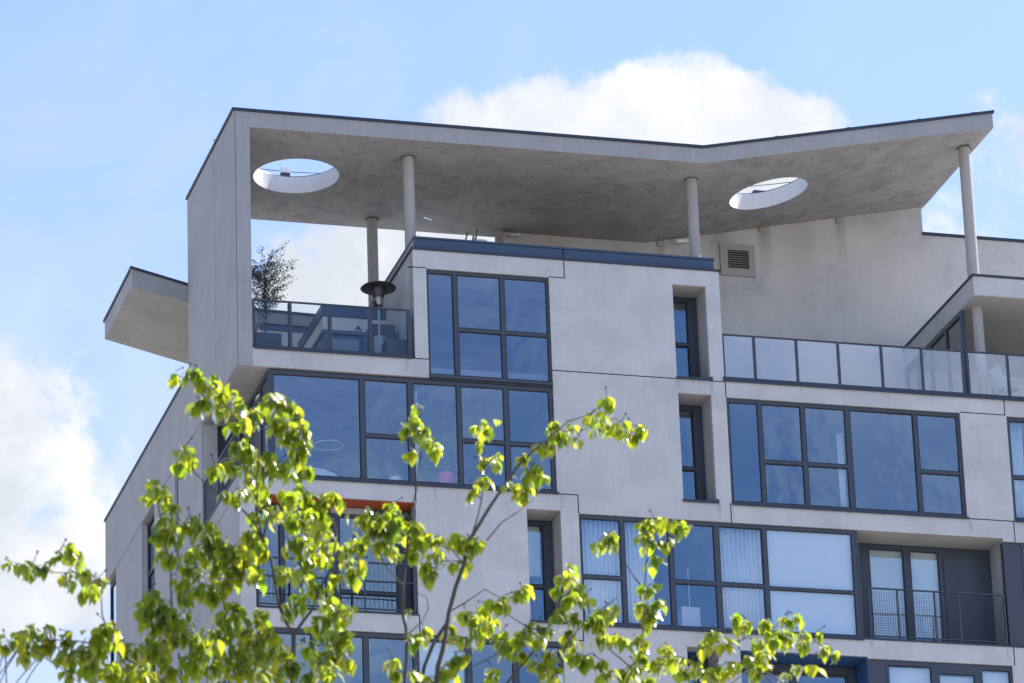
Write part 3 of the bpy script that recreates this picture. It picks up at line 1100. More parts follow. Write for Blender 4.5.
# ------------------------------------------------------------------ left cantilevered slab behind the pier and rear block
mb = MB()
k0 = [(-1.335, 43.45, 43.89), (0.9, 42.90, 43.34), (1.7, 42.76, 43.04), (3.9, 42.72, 42.98)]
for (xa, a0, a1), (xb, b0, b1) in zip(k0, k0[1:]):
    y0, y1 = 5.30, 8.74
    for q, mi in (((( xa, y0, a0), (xb, y0, b0), (xb, y0, b1), (xa, y0, a1)), 0), (((xa, y1, a0), (xa, y1, a1), (xb, y1, b1), (xb, y1, b0)), 0),
                  (((xa, y0, a0), (xa, y1, a0), (xb, y1, b0), (xb, y0, b0)), 1), (((xa, y0, a1), (xb, y0, b1), (xb, y1, b1), (xa, y1, a1)), 0)):
        mb.face(q, mi)
mb.face([(-1.335, 5.3, 43.45), (-1.335, 5.3, 43.89), (-1.335, 8.74, 43.89), (-1.335, 8.74, 43.45)], 2)
mb.face([(3.9, 5.3, 42.72), (3.9, 8.74, 42.72), (3.9, 8.74, 42.98), (3.9, 5.3, 42.98)], 0)
wing = mb.build('roof_wing', [M['fascia'], M['soffit_pale'], M['side']], B)
mb = MB()
for (xa, a0, a1), (xb, b0, b1) in zip(k0, k0[1:]):
    for y0, y1 in ((5.26, 5.46), (8.6, 8.78)):
        e = 0.04 if xa < -1 else 0
        sl = (b1 - a1) / (xb - xa)
        k = len(mb.v)
        za, zb = a1 + .002 - e * sl, b1 + .002
        mb.v += [(xa - e, y0, za), (xb, y0, zb), (xb, y1, zb), (xa - e, y1, za), (xa - e, y0, za + .055), (xb, y0, zb + .055), (xb, y1, zb + .055), (xa - e, y1, za + .055)]
        for q in ((0, 3, 2, 1), (4, 5, 6, 7), (0, 1, 5, 4), (1, 2, 6, 5), (2, 3, 7, 6), (3, 0, 4, 7)):
            mb.f.append(tuple(k + i for i in q))
            mb.mi.append(0)
mb.box(-1.375, -1.25, 5.461, 8.599, 43.892, 43.95)
mb.build('wing_cap', M['cap'], wing)
mb = MB()
mb.box(1.75, 3.88, 5.34, 8.6, 39.975, 42.70)
mb.build('stair_block', M['rim'], B)
mb = MB()
mb.box(1.72, 3.9, 5.31, 5.339, 42.58, 42.70)
mb.build('stair_block_band', M['flash'], B)
# rooflight box in front with slanting blue edge
mb = MB()
mb.box(2.62, 4.117, 2.62, 5.0, 39.975, 41.92)
mb.build('plant_box', M['rim'], B)
mb = MB()
mb.box(2.58, 4.117, 2.58, 5.04, 41.922, 42.19)
mb.build('plant_box_cap', M['flash'], B, bevel=0.004)
# parapet cap of the low block on the left
mb = MB()
mb.box(-0.035, 0.40, 5.27, 15.84, 41.302, 41.36)
mb.box(0.401, XR, 15.45, 15.84, 41.302, 41.36)
mb.build('parapet_cap', M['cap'], B)


# ------------------------------------------------------------------ balustrades
def balustrade(xs, y, z0, z1, end_return=None, post_w=0.05, post_d=0.07, gm='railglass', name='glass_balustrade'):
    m_ = MB()
    m_.box(xs[0] - .02, xs[-1] + .02, y - .025, y + .025, z1 - .035, z1)
    r_ = m_.build(name, M['frame'], B, bevel=0.004)
    for x in xs:
        p_ = MB()
        p_.box(x - post_w / 2, x + post_w / 2, y - .022, y + post_d, z0, z1 - .036)
        p_.box(x - post_w / 2 - .008, x + post_w / 2 + .008, y - .03, y - .023, z0 + .3, z0 + .33)
        p_.box(x - post_w / 2 - .012, x + post_w / 2 + .012, y - .03, y - .023, z1 - .3, z1 - .27)
        p_.build('post', M['frame'], r_)
    for a, b in zip(xs, xs[1:]):
        if b - a < 0.2:
            continue
        p_ = MB()
        p_.box(a + post_w / 2 + .012, b - post_w / 2 - .012, y - .006, y + .006, z0 + .02, z1 - .045)
        p_.build('glass_panel', M[gm], r_)
    return r_


balustrade([0.40, 1.25, 2.17, 3.10, 4.00], 0.05, 40.03, 41.16, post_w=0.07, post_d=0.10, gm='clearglass')
balustrade([11.45, 12.21, 13.24, 14.26, 15.32, 16.31, 17.33, 17.45, 18.45, 19.45, 20.45, 21.45, 22.45, 23.45], 0.05, 40.02, 41.11)
# loggia corner balustrade
m_ = MB()
m_.box(0.02, 0.06, 0.03, 3.82, 38.03, 38.07)
m_.box(0.061, 0.70, 0.03, 0.07, 38.03, 38.07)
lg = m_.build('loggia_balustrade', M['frame'], B)
m_ = MB()
y_ = 0.12
while y_ < 3.78:
    m_.box(0.035, 0.045, y_ - .005, y_ + .005, 36.98, 38.028)
    y_ += 0.1
for k in range(5):
    m_.box(0.12 + k * .1, 0.13 + k * .1, 0.045, 0.055, 36.98, 38.028)
m_.build('baluster', M['frame'], lg)
m_ = MB()
for x, y in ((0.04, 0.05), (0.62, 0.05), (0.04, 1.9), (0.04, 3.78)):
    m_.box(x - .018, x + .018, y - .018, y + .018, 36.955, 38.028)
m_.box(-0.03, 0.1, -0.03, 3.84, 36.947, 36.975)
m_.build('post', M['frame'], lg)


def bar_rail(x0, x1, posts, y, z0, z1, mid, step):
    m_ = MB()
    m_.box(x0, x1, y - .025, y + .025, z1 - .03, z1)
    r_ = m_.build('balcony_railing', M['clad'], B)
    m_ = MB()
    m_.box(x0, x1, y - .015, y + .015, z0 + .05, z0 + .08)
    if mid:
        m_.box(x0, x1, y - .008, y + .008, mid - .012, mid + .012)
    m_.build('rail_bar', M['frame'], r_)
    for x in posts:
        m_ = MB()
        m_.box(x - .02, x + .02, y - .02, y + .02, z0, z1 - .031)
        m_.build('post', M['clad'], r_)
    m_ = MB()
    x = x0 + .05
    while x < x1 - .03:
        bw = .0026 if step < .08 else .003
        m_.box(x - bw, x + bw, y + .004, y + .012, z0 + .081, z1 - .031)
        x += step
    m_.build('baluster', M['frame'], r_)
    m_ = MB()
    z = z0 + .14
    while z < z1 - .06 and step < .08:
        m_.box(x0 + .02, x1 - .02, y - .002, y + .003, z - .0018, z + .0018)
        z += .06
    if m_.v:
        m_.build('mesh_wire', M['frame'], r_)
    return r_


bar_rail(14.58, 17.93, (14.62, 15.30, 16.20, 16.80, 17.90), 0.02, 33.905, 35.12, None, 0.06)
bar_rail(0.40, 3.99, (0.43, 1.4, 2.24, 2.83, 3.96), 0.03, 33.905, 35.06, 34.62, 0.10)

# ------------------------------------------------------------------ things hanging or standing on the building
# roof safety cable
t_ = thing('lifeline_cable', 'thin safety cable strung along the roof edge above both round holes', 'cable')
m_ = MB()
pts = [(1.2, 4.25, 46.26)] + [(1.2 + k * 0.6, 4.25, 46.26 - .03 * math.sin(k * .9) ** 2 + max(0, 1.2 + k * .6 - XB) * SL) for k in range(1, 29)]
m_.tube(pts, 0.009, 6)
m_.build('cable', M['blacksteel'], t_)
for x in (2.16, 7.0, 11.2, 16.6):
    z = ztop(x)
    m_ = MB()
    m_.tube([(x, 4.25, z), (x, 4.25, z + .42)], .018, 8)
    m_.box(x - .09, x + .09, 4.18, 4.32, z + .002, z + .02)
    m_.build('post', M['steel'], t_)
t_ = thing('roof_floodlight', 'small silver floodlight seen on the roof through the left round hole', 'floodlight')
m_ = MB()
m_.box(2.02, 2.22, 4.02, 4.16, 46.10, 46.25)
m_.build('lamp_housing', M['white'], t_, bevel=.01)
m_ = MB()
m_.box(2.01, 2.23, 4.0, 4.16, 46.0, 46.095)
m_.tube([(2.12, 4.1, 45.74), (2.12, 4.1, 45.94)], .03, 8)
m_.build('bracket', M['blacksteel'], t_)
t_ = thing('roof_hatch', 'dark capped hatch box seen on the roof through the right round hole', 'roof hatch')
m_ = MB()
m_.box(13.96, 14.9, 4.3, 5.0, 46.36, 46.62)
m_.build('box', M['fascia'], t_)
m_ = MB()
m_.box(13.88, 14.98, 4.22, 5.06, 46.622, 46.70)
m_.build('lid', M['flash'], t_)
m_ = MB()
m_.box(13.94, 14.25, 4.25, 4.295, 46.42, 46.618)
m_.build('grille', M['dark'], t_)


def floodlight(label, base, tip, w=.05):
    t = thing('floodlight', label, 'floodlight', group='floodlights under the roof')
    m = MB()
    m.tube([base, (Vector(base) + (Vector(tip) - Vector(base)) * .35)], .012, 8)
    m.build('bracket', M['steel'], t)
    m = MB()
    a = Vector(base) + (Vector(tip) - Vector(base)) * .3
    m.tube([a, tip], w, 12)
    m.build('lamp_housing', M['white'], t, smooth=True)
    return t


floodlight('small tube floodlight fixed to the roof column above the left parapet corner', (4.585, 0.92, 43.87), (4.80, 0.80, 43.74), .022)
floodlight('white tube floodlight fixed left of the roof column beside the louvred vent', (12.45, 4.78, 45.48), (11.93, 4.55, 45.33), .05)
floodlight('small bent pipe floodlight on the wall above the middle of the blue parapet', (7.75, 4.84, 45.25), (8.0, 4.6, 45.22), .035)
t_ = thing('access_ladder', 'small steel access ladder leaning under the roof behind the blue parapet', 'ladder')
for yy in (0, .35):
    m_ = MB()
    m_.tube([(6.72, 4.7 + yy, 44.0), (6.98, 4.7 + yy, 45.30)], .022, 8)
    m_.tube([(6.50, 4.7 + yy, 44.0), (6.83, 4.7 + yy, 45.36)], .022, 8) if yy else None
    m_.build('side_rail', M['steel'], t_)
m_ = MB()
for k in range(5):
    z = 44.1 + k * .26
    m_.tube([(6.74 + k * .052, 4.7, z), (6.74 + k * .052, 5.05, z)], .014, 6)
m_.build('rung', M['steel'], t_)
t_ = thing('solar_panel', 'tilted pale glass panel behind the ladder under the roof', 'solar panel')
m_ = MB()
m_.face([(7.05, 5.0, 44.7), (7.42, 5.0, 44.7), (7.46, 5.6, 45.45), (7.12, 5.6, 45.45)])
m_.face([(7.05, 5.02, 44.66), (7.12, 5.62, 45.41), (7.46, 5.62, 45.41), (7.42, 5.02, 44.66)])
m_.build('panel', simple('pale_panel', (.25, .27, .33), .2, .2), t_)
m_ = MB()
m_.tube([(7.1, 5.1, 42.64), (7.1, 5.1, 44.78)], .02, 8)
m_.tube([(7.38, 5.1, 42.64), (7.38, 5.1, 44.78)], .02, 8)
m_.build('support', M['steel'], t_)

# patio heater
t_ = thing('patio_heater', 'dark mushroom patio heater with silver gas cylinder on the glazed terrace', 'patio heater')
hx, hy = 3.55, 1.0
m_ = MB()
m_.lathe(hx, hy, [(.405, 42.02), (.412, 42.03), (.37, 42.07), (.20, 42.13), (.03, 42.155)], 40)
m_.build('reflector', M['blacksteel'], t_, smooth=True, angle=60)
m_ = MB()
m_.lathe(hx, hy, [(.11, 41.78), (.145, 41.86), (.165, 42.0), (.165, 42.05)], 24)
m_.build('burner', M['blacksteel'], t_, smooth=True)
m_ = MB()
m_.lathe(hx, hy, [(.10, 41.60), (.112, 41.62), (.112, 41.77), (.12, 41.78)], 24)
m_.build('control_head', M['steel'], t_, smooth=True)
m_ = MB()
m_.box(hx - .15, hx - .10, hy - .13, hy - .08, 41.50, 41.66)
m_.build('valve_knob', M['dark'], t_, bevel=.01)
m_ = MB()
m_.tube([(hx, hy, 40.80), (hx, hy, 41.62)], .03, 12)
m_.build('pole', M['steel'], t_, smooth=True)
m_ = MB()
m_.lathe(hx, hy, [(.22, 39.972), (.24, 40.0), (.235, 40.03), (.17, 40.06), (.17, 40.78), (.15, 40.82)], 28)
m_.build('gas_cylinder_housing', M['steel'], t_, smooth=True)


def planter(label, x0, x1, y0, y1, z1, group='planters on the glazed terrace'):
    t = thing('planter', label, 'planter', group=group)
    m = MB()
    V = cells([x0, x1, x0 + .04, x1 - .04], [y0, y1, y0 + .04, y1 - .04], lambda u, v: not inr(u, v, (x0 + .04, x1 - .04, y0 + .04, y1 - .04)), 0, 1)
    for a, b in V:
        vs2 = [(p[0], p[2], 39.972 + p[1] * (z1 - 39.972)) for p in a]
        put('tub', (vs2, b), M['planter'], t)
    m.box(x0 + .041, x1 - .041, y0 + .041, y1 - .041, z1 - .08, z1 - .04)
    m.build('soil', M['soil'], t)
    return t


planter('square dark planter holding the sparse tree beside the pier', .54, 1.14, .45, 1.05, 40.53)
planter('low dark planter box at the right end of the glazed terrace', 3.56, 4.03, .40, .95, 40.575)
planter('tall dark planter box behind the patio heater', 3.45, 4.02, 1.35, 1.95, 41.30)

# outdoor counter and lantern
t_ = thing('terrace_counter', 'blue grey outdoor counter behind the middle glass panels of the left terrace', 'counter')
m_ = MB()
m_.box(2.27, 3.35, 1.2, 2.3, 40.93, 41.02)
m_.build('worktop', M['flash'], t_, bevel=.005)
m_ = MB()
m_.box(2.30, 2.40, 1.22, 2.28, 39.975, 40.928)
m_.box(3.22, 3.32, 1.22, 2.28, 39.975, 40.928)
m_.box(2.401, 3.219, 1.26, 1.30, 39.975, 40.928)
m_.build('side_panel', M['flash'], t_)
m_ = MB()
m_.box(2.50, 3.12, 1.245, 1.258, 40.1, 40.82)
m_.build('front_panel', simple('panel_grey', (.16, .20, .26), .3), t_)
t_ = thing('lantern', 'small dark lantern standing on the terrace counter', 'lantern')
m_ = MB()
m_.lathe(3.18, 1.5, [(.075, 41.022), (.08, 41.05), (.05, 41.055)], 12)
m_.build('base', M['blacksteel'], t_, smooth=True)
m_ = MB()
for k in range(6):
    a = k * math.pi / 3
    m_.tube([(3.18 + .07 * math.cos(a), 1.5 + .07 * math.sin(a), 41.05), (3.18 + .075 * math.cos(a), 1.5 + .075 * math.sin(a), 41.17), (3.18 + .03 * math.cos(a), 1.5 + .03 * math.sin(a), 41.24)], .007, 5)
m_.lathe(3.18, 1.5, [(.05, 41.21), (.02, 41.25), (.012, 41.28)], 10)
m_.build('cage', M['blacksteel'], t_)


# deck chairs on the right terrace
def deck_chair(label, x, y, rz):
    t = thing('deck_chair', label, 'chair', group='chairs on the right terrace')
    t.location = (x, y, 39.962)
    t.rotation_euler = (0, 0, rz)
    for s in (-.25, .25):
        m = MB()
        m.tube([(s, -.28, 0), (s, -.22, .45), (s, .22, .42), (s, .30, 0)], .014, 8)
        m.tube([(s, .20, .42), (s, .38, .95)], .014, 8)
        m.tube([(s, -.22, .45), (s, -.20, .62), (s, .27, .64)], .014, 8)
        m.build('side_frame', M['white'], t)
    m = MB()
    m.box(-.24, .24, -.22, .22, .425, .44)
    m.build('seat', M['white'], t)
    m = MB()
    m.face([(-.24, .21, .45), (.24, .21, .45), (.24, .375, .93), (-.24, .375, .93)])
    m.face([(-.24, .222, .447), (-.24, .387, .927), (.24, .387, .927), (.24, .222, .447)])
    m.build('backrest', M['fabric'], t)
    return t


deck_chair('white framed chair behind the balustrade beside the canopy column', 18.62, 0.55, R(100))
deck_chair('white framed chair behind the balustrade at the right edge of the photo', 19.35, 0.6, R(-95))
t_ = tag(MB().box(18.42, 18.52, 1.0, 1.12, 39.962, 40.62).build('outdoor_heater_box', M['flash']), 'narrow blue post box standing beside the canopy column', 'box')


# curtains and blinds
def curtain(label, x0, x1, z0, z1, y=0.22, folds=9):
    m = MB()
    n = folds * 8
    for k in range(n):
        a, b = k / n, (k + 1) / n
        ya = y + .035 * math.sin(a * folds * 2 * math.pi + .6 * math.sin(a * 9))
        yb = y + .035 * math.sin(b * folds * 2 * math.pi + .6 * math.sin(b * 9))
        xa, xb = x0 + (x1 - x0) * a, x0 + (x1 - x0) * b
        m.face([(xa, ya, z0), (xb, yb, z0), (xb, yb, z1), (xa, ya, z1)])
    me_o = m.build('curtain', M['fabric'], None, smooth=False)
    sm = me_o.modifiers.new('cloth_thickness', 'SOLIDIFY')
    sm.thickness = 0.006
    bm = bmesh.new()
    bm.from_mesh(me_o.data)
    bmesh.ops.remove_doubles(bm, verts=bm.verts, dist=1e-4)
    for f in bm.faces:
        f.smooth = True
    bm.to_mesh(me_o.data)
    bm.free()
    return tag(me_o, label, 'curtain', 'pale curtains behind the windows')


curtain('pale curtain filling the leftmost light of the long third row window', 7.86, 8.80, 33.9, 36.45)
curtain('pale curtain drawn halfway across the tall second light of the third row window', 8.87, 9.58, 33.9, 36.45, folds=7)
curtain('pale curtain in the middle light of the third row window, left of the roller blind', 11.10, 12.17, 33.9, 36.45, folds=10)
curtain('pale curtain bunched at the left of the window at the right edge, below the balustrade', 18.36, 18.74, 36.97, 39.45, folds=5)
curtain('narrow pale curtain in the middle of the window below the right balustrade', 14.16, 14.30, 36.97, 38.9, folds=3)
curtain('narrow pale partition edge behind the corner window beside the potted plant', 4.07, 4.2, 36.97, 39.42, y=.26, folds=2)  # folded strip standing in for a white partition edge


def blind(label, x0, x1, z0, z1, y, slats=False, group='pale window blinds'):
    m = MB()
    if slats:
        z = z0
        while z < z1:
            m.box(x0, x1, y, y + .004, z, z + .045)
            z += .05
        m.box(x0, x1, y - .01, y + .02, z1, z1 + .03)
    else:
        m.box(x0, x1, y, y + .006, z0, z1)
        m.tube([(x0, y + .02, z0 - .01), (x1, y + .02, z0 - .01)], .012, 8)
    return tag(m.build('window_blind', M['blind']), label, 'blind', group)


blind('wide plain roller blind pulled down in the last light of the third row window', 12.23, 14.32, 33.95, 36.42, .145)
blind('slatted blind behind the left pane of the right balcony door', 14.99, 15.85, 34.3, 36.34, .97, True)
blind('slatted blind behind the middle pane of the right balcony door', 15.99, 16.71, 34.3, 36.34, .97, True)
blind('pale blind half lowered in the narrow slot window above the tree', 6.66, 7.12, 35.25, 36.42, .86)
blind('pale blind in the bottom row window right of the dark cladding panel', 14.98, 16.04, 31.2, 33.3, .22)
blind('pale blind in the middle light of the bottom row window', 16.19, 17.08, 31.2, 33.15, .22)
blind('pale blind in the last light of the bottom row window', 17.23, 17.93, 31.2, 33.3, .22)
blind('pale blind in the bottom row window beneath the left balcony, behind branches', 4.05, 5.08, 31.2, 33.32, .22)
# dark panel standing in for the door's dark third pane, which mirrors nothing
m_ = MB()
m_.box(16.80, 17.70, .825, .845, 34.0, 36.22)
tag(m_.build('dark_door_panel', M['frame']), 'dark sliding panel at the right of the right balcony door', 'screen')


# indoor things by the glass
def leafy(label, x, y, z, pot_r, pot_h, height, nl, pot_m, ll=.16, lw=.045, spread=.35):
    t = thing('potted_plant', label, 'plant', group='house plants in the corner window')
    m = MB()
    m.lathe(x, y, [(pot_r * .75, z), (pot_r, z + pot_h), (pot_r * .9, z + pot_h)], 20)
    m.build('pot', pot_m, t, smooth=True)
    m = MB()
    m.tube([(x, y, z + pot_h * .9), (x + .02, y, z + pot_h + height * .7)], .012, 6)
    m.build('stem', M['bark'], t)
    m = MB()
    for k in range(nl):
        h = z + pot_h + height * (.15 + .85 * random.random())
        a = random.uniform(0, 6.283)
        r0 = random.uniform(0, spread * .5)
        c = Vector((x + r0 * math.cos(a), y + r0 * math.sin(a) * .6, h))
        d = Vector((math.cos(a), math.sin(a) * .6, random.uniform(-.5, .9))).normalized() * ll * random.uniform(.6, 1.2)
        s = d.cross(Vector((0, 0, 1)))
        s = s.normalized() * lw if s.length > 1e-4 else Vector((lw, 0, 0))
        m.face([c, c + d * .5 + s, c + d + Vector((0, 0, -.03)), c + d * .5 - s])
    m.build('foliage', M['house'], t)
    return t


leafy('bushy house plant in a magenta pot behind the corner window', 4.88, 0.48, 36.95, .19, .46, .85, 130, M['pot'])
leafy('spiky pale house plant behind the corner window left of the magenta pot', 3.72, 0.5, 36.95, .15, .3, .95, 70, M['white'], .34, .02, .3)
t_ = thing('pendant_ring', 'glowing-white ring pendant hanging behind the large pane of the corner window', 'ceiling light')
t_['label'] = 'white ring pendant hanging behind the large pane of the corner window'
m_ = MB()
m_.tube([(2.62 + .33 * math.cos(k * math.pi / 20), 2.3 + .33 * math.sin(k * math.pi / 20), 38.62) for k in range(41)], .015, 8)
m_.build('ring', M['white'], t_, smooth=True)
m_ = MB()
m_.tube([(2.62, 2.3, 38.95), (2.62, 2.3, 39.6)], .006, 5)
for k in range(3):
    a = k * 2.094
    m_.tube([(2.62, 2.3, 38.95), (2.62 + .33 * math.cos(a), 2.3 + .33 * math.sin(a), 38.62)], .004, 4)
m_.build('wire', M['steel'], t_)
t_ = thing('sofa', 'pale curved sofa back behind the bottom of the corner window', 'sofa')
m_ = MB()
for k in range(20):
    a, b = k / 20, (k + 1) / 20
    za, zb = 37.2 + .26 * math.sin(math.pi * a) ** .7, 37.2 + .26 * math.sin(math.pi * b) ** .7
    xa, xb = 1.2 + 1.35 * a, 1.2 + 1.35 * b
    m_.face([(xa, .7, 36.95), (xb, .7, 36.95), (xb, .7, zb), (xa, .7, za)])
    m_.face([(xa, .7, za), (xb, .7, zb), (xb, .85, zb), (xa, .85, za)])
    m_.face([(xa, .85, 36.95), (xa, .85, za), (xb, .85, zb), (xb, .85, 36.95)])
m_.build('backrest', M['fabric'], t_)
m_ = MB()
m_.box(1.25, 2.5, .86, 1.5, 36.95, 37.3)
m_.build('seat', M['fabric'], t_, bevel=.04)
t_ = tag(MB().lathe(6.97, .55, [(.05, 36.95), (.17, 37.03), (.21, 37.18), (.17, 37.32), (.04, 37.38)], 24).build('globe_lamp', M['white'], smooth=True), 'white globe lamp at the bottom right of the corner window', 'lamp')
t_ = tag(MB().lathe(11.68, .45, [(.03, 36.95), (.09, 36.99), (.11, 37.08), (.08, 37.17), (.02, 37.2)], 20).build('glass_vase', M['white'], smooth=True), 'small round white vase in the lower left corner of the window below the right balustrade', 'vase')
t_ = thing('armchair', 'pale curved chair back behind the window right of the slot windows', 'chair')
m_ = MB()
m_.tube([(12.0 + .12 * k, .6, 36.98 + .24 * math.sin(k * math.pi / 9)) for k in range(10)], .035, 8)
m_.build('backrest', M['white'], t_, smooth=True)
m_ = MB()
m_.box(12.1, 12.98, .66, 1.2, 36.95, 37.12)
m_.build('seat', M['fabric'], t_, bevel=.03)
t_ = thing('white_cabinet', 'white cabinet with two slim candlesticks in the third row window', 'cabinet')
m_ = MB()
m_.box(10.33, 10.76, .6, .95, 33.86, 34.62)
m_.build('carcass', M['white'], t_, bevel=.004)
for x, h in ((10.22, .75), (10.55, .95)):
    m_ = MB()
    m_.lathe(x, .7, [(.05, 34.622), (.012, 34.65), (.012, 34.62 + h)], 10) if x > 10.3 else m_.lathe(x, .7, [(.06, 33.86), (.012, 33.9), (.012, 35.5)], 10)
    m_.build('candlestick', M['white'], t_, smooth=True)

# sparse terrace tree in the square planter
t_ = thing('olive_tree', 'small sparse dark leaved tree in the planter beside the concrete pier', 'tree')
rng = random.Random(3)
m_ = MB()
bx, by = .84, .75
m_.tube([(bx, by, 40.45), (bx + .01, by, 41.0), (bx - .02, by, 41.5), (bx + .02, by, 42.1), (bx, by, 42.55)], [.022, .018, .014, .009, .004], 8)
m_.build('trunk', M['bark'], t_, smooth=True)
mt, ml = MB(), MB()
for k in range(95):
    z = rng.uniform(40.85, 42.25)
    prof_ = .85 * min(1, (42.85 - z) / .7) * (1 if z > 41.2 else .6)
    a = rng.uniform(0, 6.283)
    L = prof_ * rng.uniform(.35, 1.0)
    p0 = Vector((bx, by, z))
    p2 = p0 + Vector((L * math.cos(a), L * math.sin(a) * .8, rng.uniform(.18, .6)))
    p1 = (p0 + p2) / 2 + Vector((0, 0, .05))
    mt.tube([p0, p1, p2], [.006, .004, .0025], 5)
    for j in range(rng.randint(24, 42)):
        u = rng.uniform(.25, 1.05)
        c = p0.lerp(p1, u * 2) if u < .5 else p1.lerp(p2, u * 2 - 1)
        c = c + Vector((rng.gauss(0, .03), rng.gauss(0, .03), rng.gauss(0, .03)))
        d = Vector((rng.uniform(-1, 1), rng.uniform(-1, 1), rng.uniform(-.3, 1.2))).normalized() * rng.uniform(.045, .08)
        s = d.cross(Vector((rng.uniform(-1, 1), rng.uniform(-1, 1), .3))).normalized() * .012
        ml.face([c, c + d * .5 + s, c + d, c + d * .5 - s])
mt.build('branches', M['bark'], t_)
ml.build('crown', M['olive'], t_)

